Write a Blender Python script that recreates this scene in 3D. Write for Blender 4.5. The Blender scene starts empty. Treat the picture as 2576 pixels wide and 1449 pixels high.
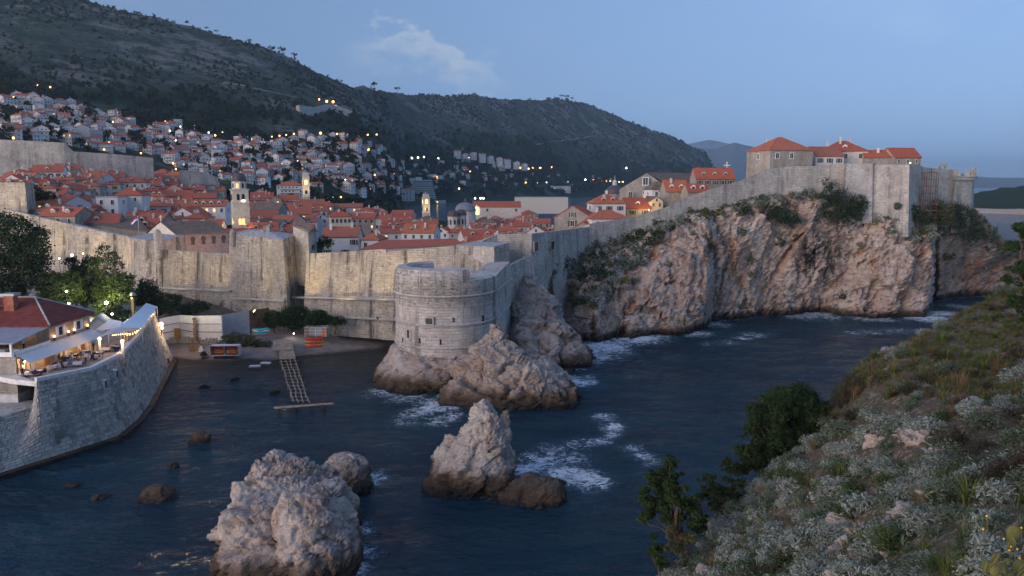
import bpy, math, random
import numpy as np
from mathutils import Vector, Matrix

# ------------------------------------------------------------------ camera
H = 40.0                                   # eye height above the sea
PITCH = math.radians(7.46)
FPX, CXP, CYP = 1982.0, 1288.0, 724.5      # focal length / centre in a 2576 x 1449 picture
sc = bpy.context.scene
cam_d = bpy.data.cameras.new('camera'); cam = bpy.data.objects.new('camera', cam_d)
sc.collection.objects.link(cam)
cam.location = (0, 0, H); cam.rotation_euler = (math.pi/2 - PITCH, 0, 0)
cam_d.sensor_width = 36; cam_d.lens = 36*FPX/2576; cam_d.clip_start = 0.3; cam_d.clip_end = 80000
sc.camera = cam

# ------------------------------------------------------------------ sky
SUN_AZ = math.radians(228)      # afterglow: behind the camera, to the left (clockwise from +Y)
SUN_EL = math.radians(10.0)
w = bpy.data.worlds.new('World'); sc.world = w; w.use_nodes = True
nt = w.node_tree; nt.nodes.clear()
def wn(t, **k):
    n = nt.nodes.new(t)
    for a, b in k.items(): setattr(n, a, b)
    return n
def wl(a, b): nt.links.new(a, b)
sky = wn('ShaderNodeTexSky', sky_type='NISHITA', sun_disc=False, sun_elevation=SUN_EL, sun_rotation=SUN_AZ,
         altitude=0, air_density=1.0, dust_density=0.5, ozone_density=2.0)
# an even dusk sky: the bright daytime band along the horizon is skipped by looking the sky up a little higher; overhead, out of view, a lower lookup adds brightness for fill
_g = wn('ShaderNodeTexCoord'); _flat = wn('ShaderNodeVectorMath', operation='MULTIPLY')
wl(_g.outputs['Generated'], _flat.inputs[0]); _flat.inputs[1].default_value = (1, 1, 0)
_len = wn('ShaderNodeVectorMath', operation='LENGTH'); wl(_flat.outputs[0], _len.inputs[0])
_inv = wn('ShaderNodeMath', operation='ADD'); wl(_len.outputs['Value'], _inv.inputs[0]); _inv.inputs[1].default_value = 0.12
_div = wn('ShaderNodeMath', operation='DIVIDE'); _div.inputs[0].default_value = 1.12; wl(_inv.outputs[0], _div.inputs[1])
_fl2 = wn('ShaderNodeVectorMath', operation='SCALE'); wl(_flat.outputs[0], _fl2.inputs[0]); wl(_div.outputs[0], _fl2.inputs['Scale'])
_lift = wn('ShaderNodeVectorMath', operation='MULTIPLY_ADD')
wl(_g.outputs['Generated'], _lift.inputs[0]); _lift.inputs[1].default_value = (0, 0, 0.24); _lift.inputs[2].default_value = (0, 0, 0.135)
_up = wn('ShaderNodeVectorMath', operation='ADD'); wl(_fl2.outputs[0], _up.inputs[0]); wl(_lift.outputs[0], _up.inputs[1])
_nrm = wn('ShaderNodeVectorMath', operation='NORMALIZE'); wl(_up.outputs[0], _nrm.inputs[0]); wl(_nrm.outputs[0], sky.inputs[0])
tint = wn('ShaderNodeMix', data_type='RGBA', blend_type='MULTIPLY'); tint.inputs[0].default_value = 1
tint.inputs[7].default_value = (0.90, 0.94, 1.28, 1)
wl(sky.outputs[0], tint.inputs[6])
# thin evening clouds: noise over the direction of view, thick where a bank stands
tc = wn('ShaderNodeTexCoord')
sep = wn('ShaderNodeSeparateXYZ'); wl(tc.outputs['Generated'], sep.inputs[0])
def wm(op, a, b=None, c=None):
    n = wn('ShaderNodeMath', operation=op)
    for i, v in enumerate((a, b, c)):
        if v is None: continue
        if isinstance(v, (int, float)): n.inputs[i].default_value = v
        else: wl(v, n.inputs[i])
    return n.outputs[0]
az = wm('ARCTAN2', sep.outputs[0], sep.outputs[1])
el = wm('ARCSINE', sep.outputs[2])
cmb = wn('ShaderNodeCombineXYZ'); wl(az, cmb.inputs[0]); wl(wm('MULTIPLY', el, 1.6), cmb.inputs[1])
nz = wn('ShaderNodeTexNoise'); nz.inputs['Scale'].default_value = 26; nz.inputs['Detail'].default_value = 9; nz.inputs['Roughness'].default_value = 0.62
wl(cmb.outputs[0], nz.inputs[0])
nz2 = wn('ShaderNodeTexNoise'); nz2.inputs['Scale'].default_value = 5; nz2.inputs['Detail'].default_value = 5
wl(cmb.outputs[0], nz2.inputs[0])
# one bank of cumulus: flat fading base, puffy tops along an arc
top = wm('ADD', 0.195, wm('MULTIPLY', wm('ABSOLUTE', wm('ADD', az, 0.135)), -0.42))
top = wm('ADD', top, wm('MULTIPLY', wm('SUBTRACT', nz.outputs[0], 0.5), 0.13))
up = wn('ShaderNodeMapRange', interpolation_type='SMOOTHSTEP'); wl(wm('SUBTRACT', top, el), up.inputs[0]); up.inputs[1].default_value = -0.004; up.inputs[2].default_value = 0.012
dn = wn('ShaderNodeMapRange', interpolation_type='SMOOTHSTEP'); wl(wm('SUBTRACT', top, el), dn.inputs[0]); dn.inputs[1].default_value = 0.055; dn.inputs[2].default_value = 0.005
sd = wn('ShaderNodeMapRange', interpolation_type='SMOOTHSTEP'); wl(wm('ABSOLUTE', wm('ADD', az, 0.105)), sd.inputs[0]); sd.inputs[1].default_value = 0.12; sd.inputs[2].default_value = 0.03
bank = wm('MULTIPLY', wm('MULTIPLY', up.outputs[0], dn.outputs[0]), sd.outputs[0])
thin = wn('ShaderNodeMapRange', interpolation_type='SMOOTHSTEP'); wl(nz2.outputs[0], thin.inputs[0]); thin.inputs[1].default_value = 0.5; thin.inputs[2].default_value = 0.8; thin.inputs[4].default_value = 0.16
cl = wm('MAXIMUM', wm('MULTIPLY', bank, 0.8), thin.outputs[0])
cmix = wn('ShaderNodeMix', data_type='RGBA'); wl(cl, cmix.inputs[0]); wl(tint.outputs[2], cmix.inputs[6])
csc = wn('ShaderNodeMix', data_type='RGBA', blend_type='MULTIPLY'); csc.inputs[0].default_value = 1
wl(tint.outputs[2], csc.inputs[6]); csc.inputs[7].default_value = (2.0, 1.45, 1.08, 1)
wl(csc.outputs[2], cmix.inputs[7])
bg = wn('ShaderNodeBackground'); bg.inputs[1].default_value = 0.092
wl(cmix.outputs[2], bg.inputs[0])
wo = wn('ShaderNodeOutputWorld'); wl(bg.outputs[0], wo.inputs[0])

# ------------------------------------------------------------------ afterglow (very soft, warm)
sun_d = bpy.data.lights.new('sun', 'SUN'); sun = bpy.data.objects.new('sun', sun_d)
sc.collection.objects.link(sun)
sun_d.energy = 1.7; sun_d.angle = math.radians(50); sun_d.color = (1.0, 0.78, 0.64)
_el = SUN_EL
sdir = Vector((math.sin(SUN_AZ)*math.cos(_el), math.cos(SUN_AZ)*math.cos(_el), math.sin(_el)))
sun.rotation_euler = sdir.to_track_quat('Z', 'Y').to_euler()

# ------------------------------------------------------------------ exposure / render
sc.view_settings.view_transform = 'Standard'; sc.view_settings.look = 'None'
sc.view_settings.exposure = 0.47; sc.view_settings.gamma = 1.0; sc.view_settings.use_curve_mapping = False
sc.cycles.use_denoising = True
sc.cycles.max_bounces = 5; sc.cycles.diffuse_bounces = 2; sc.cycles.glossy_bounces = 2
sc.cycles.transmission_bounces = 2; sc.cycles.volume_bounces = 0; sc.cycles.transparent_max_bounces = 8
sc.cycles.caustics_reflective = False; sc.cycles.caustics_refractive = False
sc.cycles.sample_clamp_indirect = 4.0
# ================================================================== helpers
C = sc.collection
rnd = random.Random(7)
cP, sP = math.cos(PITCH), math.sin(PITCH)

def at(px, py, Y):
    """world point seen at picture position (px, py) when it stands Y metres ahead"""
    a = (px-CXP)/FPX; b = (CYP-py)/FPX
    t = Y/(cP + b*sP)
    return Vector((a*t, Y, H + (-sP + b*cP)*t))
def gz(px, py, z=0.0):
    """world point seen at (px, py) on the level z"""
    a = (px-CXP)/FPX; b = (CYP-py)/FPX
    t = (z-H)/(-sP + b*cP)
    return Vector((a*t, (cP+b*sP)*t, z))
def proj(p):
    d = p[1]*cP - (p[2]-H)*sP
    return CXP + FPX*p[0]/d, CYP - FPX*(p[1]*sP + (p[2]-H)*cP)/d

# ---- vectorised noise
def _hash(ix, iy, iz, k):
    h = (ix.astype(np.int64)*374761393 + iy.astype(np.int64)*668265263 + iz.astype(np.int64)*2147483647 + k*1274126177) & 0xffffffff
    h = ((h ^ (h >> 13))*1274126177) & 0xffffffff
    h = ((h ^ (h >> 16))*2246822519) & 0xffffffff
    return ((h ^ (h >> 15)) & 0xffffff)/float(0xffffff)
def vnoise(p, k=0):
    p = np.asarray(p, float); i = np.floor(p).astype(np.int64); f = p - i
    f = f*f*f*(f*(f*6-15)+10); r = 0
    for dx in (0, 1):
        for dy in (0, 1):
            for dz in (0, 1):
                wgt = (f[:,0] if dx else 1-f[:,0])*(f[:,1] if dy else 1-f[:,1])*(f[:,2] if dz else 1-f[:,2])
                r = r + wgt*_hash(i[:,0]+dx, i[:,1]+dy, i[:,2]+dz, k)
    return r*2-1
def fbm(p, octv=4, k=0, rough=0.5, ridged=False):
    p = np.asarray(p, float); s = 0; a = 1; n = 0
    for o in range(octv):
        v = vnoise(p*(2.03**o) + 17.3*o, k+o)
        if ridged: v = 1-2*np.abs(v)
        s = s + a*v; n += a; a *= rough
    return s/n
def worley(p, k=0, facet=False):
    p = np.asarray(p, float); i = np.floor(p).astype(np.int64)
    f1 = np.full(len(p), 9.); f2 = np.full(len(p), 9.); cid = np.zeros(len(p)); fac = np.zeros(len(p))
    for dx in (-1, 0, 1):
        for dy in (-1, 0, 1):
            for dz in (-1, 0, 1):
                c = i + np.array([dx, dy, dz])
                q = np.stack([c[:,j] + _hash(c[:,0], c[:,1], c[:,2], k+j+1) for j in range(3)], 1)
                d = np.sqrt(((q-p)**2).sum(1))
                n = d < f1
                f2 = np.where(n, f1, np.minimum(f2, d)); cid = np.where(n, _hash(c[:,0], c[:,1], c[:,2], k+9), cid)
                if facet: fac = np.where(n, sum((p[:,j]-q[:,j])*(_hash(c[:,0], c[:,1], c[:,2], k+20+j)-.5)*2 for j in range(3)), fac)
                f1 = np.where(n, d, f1)
    return (f1, f2, cid, fac) if facet else (f1, f2, cid)

# ---- objects
def tag(o, label, cat, group=None, kind=None):
    if label: o['label'] = label
    if cat: o['category'] = cat
    if group: o['group'] = group
    if kind: o['kind'] = kind
    return o
def structure(o): o['kind'] = 'structure'; return o
def thing(name, label, cat, loc=(0,0,0), rotz=0.0, group=None):
    o = bpy.data.objects.new(name, None); C.objects.link(o)
    o.location = loc; o.rotation_euler = (0, 0, rotz); o.empty_display_size = 0.3
    return tag(o, label, cat, group)
def link(name, me, parent=None, loc=None, rotz=None, scale=None):
    o = bpy.data.objects.new(name, me); C.objects.link(o)
    if parent is not None: o.parent = parent
    if loc is not None: o.location = loc
    if rotz is not None: o.rotation_euler = (0, 0, rotz)
    if scale is not None: o.scale = scale if hasattr(scale, '__len__') else (scale,)*3
    return o
def copy_tree(o, parent=None):
    c = o.copy(); C.objects.link(c); c.parent = parent
    for ch in list(o.children): copy_tree(ch, c)
    return c

def np_mesh(name, V, F, mat=None, smooth=False, attrs=None, uv=None):
    """mesh from numpy arrays; F (n,3) or (n,4)"""
    me = bpy.data.meshes.new(name); V = np.asarray(V, np.float32); F = np.asarray(F, np.int32)
    me.vertices.add(len(V)); me.vertices.foreach_set('co', V.ravel())
    k = F.shape[1]; me.loops.add(F.size); me.loops.foreach_set('vertex_index', F.ravel())
    me.polygons.add(len(F)); me.polygons.foreach_set('loop_start', np.arange(0, F.size, k, dtype=np.int32))
    me.polygons.foreach_set('loop_total', np.full(len(F), k, np.int32))
    if smooth: me.polygons.foreach_set('use_smooth', np.ones(len(F), bool))
    if uv is not None:
        l = me.uv_layers.new(name='uv'); l.data.foreach_set('uv', np.asarray(uv, np.float32)[F.ravel()].ravel())
    for n, d in (attrs or {}).items():
        at_ = me.attributes.new(n, 'FLOAT', 'POINT'); at_.data.foreach_set('value', np.asarray(d, np.float32))
    me.update(calc_edges=True)
    if mat: me.materials.append(M[mat])
    return me
def grid_faces(nr, nc, wrap=False):
    i = np.arange(nr-1)[:,None]; j = np.arange(nc if wrap else nc-1)[None,:]
    a = i*nc+j; b = i*nc+(j+1)%nc; c = (i+1)*nc+(j+1)%nc; d = (i+1)*nc+j
    return np.stack([a,b,c,d], -1).reshape(-1, 4)

class MB:
    """collects faces of one part; uv in metres"""
    def __init__(s): s.v = []; s.f = []; s.m = []; s.uv = {}
    def face(s, pts, m=0, uv=None):
        i = len(s.v); s.v += [tuple(p) for p in pts]; s.f.append(tuple(range(i, i+len(pts)))); s.m.append(m)
        if uv: s.uv[len(s.f)-1] = uv
        return s
    def box(s, c, d, rz=0.0, m=0, top=None, taper=(0,0)):
        """centre c, size d; taper shrinks the top on each side"""
        x, y, z = d[0]/2, d[1]/2, d[2]/2; tx, ty = taper
        cs, sn = math.cos(rz), math.sin(rz)
        P = []
        for zz, kx, ky in ((-z, x, y), (z, x-tx, y-ty)):
            for a, b in ((-kx,-ky),(kx,-ky),(kx,ky),(-kx,ky)):
                P.append((c[0]+a*cs-b*sn, c[1]+a*sn+b*cs, c[2]+zz))
        for q in ((0,1,5,4),(1,2,6,5),(2,3,7,6),(3,0,4,7),(4,5,6,7),(3,2,1,0)):
            s.face([P[k] for k in q], top if (top is not None and q == (4,5,6,7)) else m)
        return s
    def prism(s, lo, hi, m=0, top=None, bottom=True):
        """lo / hi: matching rings of 3-D points (counter-clockwise from above)"""
        n = len(lo)
        for k in range(n):
            s.face([lo[k], lo[(k+1)%n], hi[(k+1)%n], hi[k]], m)
        s.face(list(hi), m if top is None else top)
        if bottom: s.face(list(lo)[::-1], m)
        return s
    def tube(s, p0, p1, r0, r1=None, n=8, m=0, cap=True):
        p0 = Vector(p0); p1 = Vector(p1); r1 = r0 if r1 is None else r1
        d = (p1-p0).normalized(); a = d.orthogonal().normalized(); b = d.cross(a)
        A = [p0 + (a*math.cos(t)+b*math.sin(t))*r0 for t in (2*math.pi*k/n for k in range(n))]
        B = [p1 + (a*math.cos(t)+b*math.sin(t))*r1 for t in (2*math.pi*k/n for k in range(n))]
        for k in range(n): s.face([A[k], A[(k+1)%n], B[(k+1)%n], B[k]], m)
        if cap: s.face(A[::-1], m); s.face(B, m)
        return s
    def lathe(s, prof, c=(0,0,0), n=24, m=0, a0=0.0, a1=2*math.pi):
        full = abs(a1-a0-2*math.pi) < 1e-6; rm = max(r for r, z in prof)
        L = [0]
        for k in range(1, len(prof)): L.append(L[-1] + math.hypot(prof[k][0]-prof[k-1][0], prof[k][1]-prof[k-1][1]))
        for k in range(len(prof)-1):
            (r0, z0), (r1, z1) = prof[k], prof[k+1]
            for j in range(n):
                t0 = a0+(a1-a0)*j/n; t1 = a0+(a1-a0)*(j+1)/n
                q = []; uv = []
                for r, z, t, l in ((r0,z0,t0,L[k]),(r0,z0,t1,L[k]),(r1,z1,t1,L[k+1]),(r1,z1,t0,L[k+1])):
                    q.append((c[0]+r*math.cos(t), c[1]+r*math.sin(t), c[2]+z)); uv.append((t*rm, c[2]+z if abs(z1-z0) > .3*abs(r1-r0) else l))
                if r0 < 1e-4: q = [q[0], q[2], q[3]]; uv = [uv[0], uv[2], uv[3]]
                elif r1 < 1e-4: q = q[:3]; uv = uv[:3]
                s.face(q, m, uv)
        return s
    def ball(s, c, r, n=10, m=0, sq=(1,1,1)):
        k = max(4, n//2)
        for i in range(k):
            f0, f1 = -math.pi/2+math.pi*i/k, -math.pi/2+math.pi*(i+1)/k
            for j in range(n):
                t0, t1 = 2*math.pi*j/n, 2*math.pi*(j+1)/n
                q = [(c[0]+r*sq[0]*math.cos(f)*math.cos(t), c[1]+r*sq[1]*math.cos(f)*math.sin(t), c[2]+r*sq[2]*math.sin(f)) for f, t in ((f0,t0),(f0,t1),(f1,t1),(f1,t0))]
                if i == 0: q = [q[0], q[2], q[3]]
                elif i == k-1: q = q[:3]
                s.face(q, m)
        return s
    def mesh(s, name, mats, off=(0,0,0), smooth=False, weld=False):
        me = bpy.data.meshes.new(name)
        V = np.array(s.v, float) - np.array(off, float)
        me.from_pydata(V.tolist(), [], s.f)
        for k in ([mats] if isinstance(mats, str) else mats): me.materials.append(M[k])
        me.polygons.foreach_set('material_index', np.array(s.m, np.int32))
        uvs = []
        for i, f in enumerate(s.f):
            if i in s.uv: uvs += s.uv[i]; continue
            P = V[list(f)]
            nrm = np.zeros(3)
            for k in range(len(P)):
                a, b = P[k], P[(k+1)%len(P)]
                nrm += np.cross(a-P[0], b-P[0])
            L = np.linalg.norm(nrm); nrm = nrm/L if L > 1e-12 else np.array([0,0,1.])
            if abs(nrm[2]) > 0.96: t, b = np.array([1.,0,0]), np.array([0,1.,0])
            else:
                t = np.cross([0,0,1.], nrm); t /= np.linalg.norm(t); b = np.cross(nrm, t)
            Q = P + np.array(off, float)
            uvs += [(float(p@t), float(p@b)) for p in Q]
        l = me.uv_layers.new(name='uv'); l.data.foreach_set('uv', np.array(uvs, np.float32).ravel())
        if smooth: me.polygons.foreach_set('use_smooth', np.ones(len(s.f), bool))
        if weld:
            import bmesh
            bm = bmesh.new(); bm.from_mesh(me); bmesh.ops.remove_doubles(bm, verts=bm.verts, dist=0.002); bm.to_mesh(me); bm.free()
        me.update()
        return me
    def add(s, name, mats, parent=None, off=None, smooth=False, weld=False):
        if off is None:
            off = Vector((0,0,0)); q = parent
            while q is not None: off = off + q.location; q = q.parent
            off = tuple(off)
        return link(name, s.mesh(name, mats, off, smooth, weld), parent)

ones = ['','first','second','third','fourth','fifth','sixth','seventh','eighth','ninth','tenth','eleventh','twelfth','thirteenth','fourteenth','fifteenth','sixteenth','seventeenth','eighteenth','nineteenth']
def ordw(n):
    if n < 20: return ones[n]
    t = ['','','twent','thirt','fort','fift','sixt','sevent','eight','ninet'][n//10]
    return t+('ieth' if n % 10 == 0 else 'y-'+ones[n % 10])
# ================================================================== materials
M = {}
class NT:
    def __init__(s, name):
        s.m = bpy.data.materials.new(name); s.m.use_nodes = True; s.t = s.m.node_tree
        s.b = s.t.nodes['Principled BSDF']; s.out = s.t.nodes['Material Output']; M[name] = s.m
    def n(s, t, ins=None, **k):
        n = s.t.nodes.new(t)
        for a, b in k.items(): setattr(n, a, b)
        for a, b in (ins or {}).items(): s.set(n.inputs[a], b)
        return n
    def set(s, i, v):
        if isinstance(v, bpy.types.NodeSocket): s.t.links.new(v, i)
        elif isinstance(v, tuple) and len(v) == 3 and i.type == 'RGBA': i.default_value = (*v, 1)
        else: i.default_value = v
    def math(s, op, a, b=None, c=None):
        n = s.n('ShaderNodeMath', operation=op)
        for i, v in enumerate((a, b, c)):
            if v is not None: s.set(n.inputs[i], v)
        return n.outputs[0]
    def mix(s, f, a, b, mode='MIX'):
        n = s.n('ShaderNodeMix', data_type='RGBA', blend_type=mode)
        s.set(n.inputs[0], f); s.set(n.inputs[6], a); s.set(n.inputs[7], b); return n.outputs[2]
    def rng(s, v, a, b, c=0.0, d=1.0, smooth=True):
        n = s.n('ShaderNodeMapRange', interpolation_type='SMOOTHSTEP' if smooth else 'LINEAR')
        for i, q in enumerate((v, a, b, c, d)): s.set(n.inputs[i], q)
        return n.outputs[0]
    def noise(s, vec, scale, detail=4, rough=0.55, dist=0.0):
        n = s.n('ShaderNodeTexNoise'); s.set(n.inputs['Vector'], vec)
        n.inputs['Scale'].default_value = scale; n.inputs['Detail'].default_value = detail
        n.inputs['Roughness'].default_value = rough; n.inputs['Distortion'].default_value = dist
        return n.outputs[0]
    def mapv(s, vec, scale=(1,1,1), rot=(0,0,0), loc=(0,0,0)):
        n = s.n('ShaderNodeMapping'); s.set(n.inputs[0], vec)
        n.inputs['Scale'].default_value = scale; n.inputs['Rotation'].default_value = rot; n.inputs['Location'].default_value = loc
        return n.outputs[0]
    def obj(s): return s.n('ShaderNodeTexCoord').outputs['Object']
    def pos(s): return s.n('ShaderNodeNewGeometry').outputs['Position']
    def uv(s): return s.n('ShaderNodeTexCoord').outputs['UV']
    def orand(s): return s.n('ShaderNodeObjectInfo').outputs['Random']
    def irand(s): return s.n('ShaderNodeNewGeometry').outputs['Random Per Island']
    def ramp(s, v, stops):
        n = s.n('ShaderNodeValToRGB'); s.set(n.inputs[0], v); e = n.color_ramp.elements
        while len(e) < len(stops): e.new(0.5)
        for k, (p, c) in enumerate(stops): e[k].position = p; e[k].color = (*c, 1)
        return n.outputs[0]
    def bump(s, h, dist=0.05, strength=0.6, nrm=None):
        n = s.n('ShaderNodeBump', {'Height': h, 'Distance': dist, 'Strength': strength})
        if nrm is not None: s.set(n.inputs['Normal'], nrm)
        return n.outputs[0]
    def done(s, col, rough=0.85, nrm=None, spec=0.25):
        s.set(s.b.inputs['Base Color'], col); s.set(s.b.inputs['Roughness'], rough)
        s.b.inputs['Specular IOR Level'].default_value = spec
        if nrm is not None: s.set(s.b.inputs['Normal'], nrm)
        return s

def plain(name, col, rough=0.7, spec=0.3, metal=0.0, vary=0.0):
    s = NT(name)
    c = col
    if vary:
        c = s.mix(s.rng(s.noise(s.pos(), 1.3, 5), 0.3, 0.7), tuple(x*(1-vary) for x in col), tuple(min(1, x*(1+vary)) for x in col))
    s.done(c, rough, None, spec); s.b.inputs['Metallic'].default_value = metal
def emit(name, col, strength, base=(0.8,0.8,0.8)):
    s = NT(name); s.done(base, 0.5)
    s.b.inputs['Emission Color'].default_value = (*col, 1); s.b.inputs['Emission Strength'].default_value = strength

def masonry(name, c1, c2, mortar, bw=0.9, bh=0.42, stain=0.6, dark=(0.045,0.043,0.04), msize=0.018, bumpd=0.05, lich=0.0, heavy=0.0, spot=0.0):
    s = NT(name); uv = s.uv(); p = s.pos()
    wob = s.n('ShaderNodeTexNoise', {'Vector': uv}); wob.inputs['Scale'].default_value = 0.6; wob.inputs['Detail'].default_value = 2
    uv2 = s.n('ShaderNodeVectorMath', operation='MULTIPLY_ADD'); s.set(uv2.inputs[0], wob.outputs['Color']); uv2.inputs[1].default_value = (0.25,0.12,0); s.set(uv2.inputs[2], uv)
    br = s.n('ShaderNodeTexBrick', {'Vector': uv2.outputs[0], 'Color1': (0,0,0), 'Color2': (1,1,1), 'Mortar': (0.5,0.5,0.5)})
    br.inputs['Scale'].default_value = 1.0; br.inputs['Mortar Size'].default_value = msize; br.inputs['Mortar Smooth'].default_value = 0.3
    br.inputs['Brick Width'].default_value = bw; br.inputs['Row Height'].default_value = bh; br.offset = 0.45; br.squash = 1.0
    col = s.mix(s.rng(br.outputs['Color'], 0.0, 1.0, 0, 1, False), c1, c2)
    n1 = s.noise(p, 0.16, 6, 0.6); n2 = s.noise(p, 1.1, 5, 0.65)
    col = s.mix(s.rng(n1, 0.38, 0.64, 0, 0.65), col, tuple(x*0.55 for x in c1))
    col = s.mix(s.rng(s.noise(s.mapv(uv, (0.55, 1.3, 1)), 1.0, 3, 0.8), 0.40, 0.62, 0.55, 0), col, tuple(x*0.6 for x in c2))
    col = s.mix(s.rng(n2, 0.5, 0.75, 0, 0.55), col, tuple(min(1, x*1.25) for x in c2))
    col = s.mix(s.math('MULTIPLY', br.outputs['Fac'], 0.85), col, tuple(x*0.7 for x in mortar))
    # dark weathering: streaks running down and blotches
    st = s.noise(s.mapv(uv, (0.42, 0.03, 1)), 1.0, 6, 0.66)
    st2 = s.noise(s.mapv(uv, (1.7, 0.09, 1)), 1.0, 5, 0.62)
    bl = s.noise(p, 0.30, 7, 0.72)
    f = s.math('MULTIPLY', s.rng(st, 0.50-heavy, 0.62-heavy, 0, 1), s.rng(bl, 0.36-heavy, 0.56-heavy))
    f = s.math('MAXIMUM', f, s.math('MULTIPLY', s.rng(st2, 0.54-heavy, 0.66-heavy, 0, 0.85), s.rng(bl, 0.42-heavy, 0.56-heavy)))
    spk = s.math('MULTIPLY', s.rng(s.noise(s.mapv(uv, (0.9, 1.9, 1)), 1.0, 5, 0.8), 0.53-spot, 0.62-spot), 0.9)
    spk = s.math('MULTIPLY', spk, s.rng(s.noise(p, 0.12, 5, 0.7), 0.40-heavy, 0.56-heavy, 0.35, 1.0))
    f = s.math('MAXIMUM', s.math('MULTIPLY', f, stain), s.math('MULTIPLY', spk, stain))
    col = s.mix(f, col, dark)
    h = s.math('SUBTRACT', s.math('MULTIPLY', s.noise(p, 2.4, 6, 0.7), 0.7), br.outputs['Fac'])
    s.done(col, 0.92, s.bump(h, bumpd, 0.8), 0.15)

masonry('wall_stone', (0.44,0.385,0.315), (0.58,0.515,0.43), (0.30,0.26,0.21), 1.15, 0.58, 0.85)
masonry('wall_pale', (0.46,0.42,0.37), (0.62,0.57,0.51), (0.34,0.31,0.27), 1.0, 0.5, 0.5)
masonry('fort_stone', (0.53,0.48,0.435), (0.66,0.605,0.55), (0.35,0.32,0.29), 1.1, 0.6, 0.62, heavy=-0.012)
masonry('fort_upper', (0.46,0.42,0.385), (0.60,0.55,0.50), (0.32,0.29,0.265), 1.1, 0.6, 0.85, heavy=-0.01, spot=0.045)
masonry('fort_cap', (0.50,0.47,0.44), (0.58,0.55,0.52), (0.4,0.38,0.36), 1.2, 0.7, 0.35)
masonry('quay_stone', (0.27,0.27,0.265), (0.42,0.405,0.385), (0.13,0.125,0.12), 1.0, 0.5, 0.5)
masonry('house_stone', (0.44,0.39,0.33), (0.56,0.50,0.43), (0.33,0.29,0.25), 0.5, 0.28, 0.3)
plain('walk_stone', (0.40,0.385,0.37), 0.9, 0.15, vary=0.3)
plain('lead_slab', (0.36,0.36,0.37), 0.85, 0.2, vary=0.25)

def quay_block():
    s = NT('quay_block'); p = s.pos(); r = s.irand()
    col = s.ramp(r, [(0.0,(0.17,0.16,0.145)),(0.35,(0.36,0.34,0.305)),(0.7,(0.52,0.48,0.425)),(1.0,(0.66,0.61,0.54))])
    o = s.orand(); col = s.mix(0.5, col, s.ramp(o, [(0,(0.24,0.225,0.20)),(1,(0.60,0.555,0.495))]))
    col = s.mix(s.rng(s.noise(p, 0.22, 6, 0.65), 0.54, 0.66, 0, 0.75), col, (0.075,0.07,0.065))
    col = s.mix(s.rng(s.noise(p, 2.5, 5), 0.5, 0.7, 0, 0.5), col, (0.46,0.43,0.39))
    z = s.n('ShaderNodeSeparateXYZ', {0: p}).outputs[2]
    s.done(col, 0.92, s.bump(s.noise(p, 5, 6, 0.7), 0.04, 0.8), 0.15)
quay_block()

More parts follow.
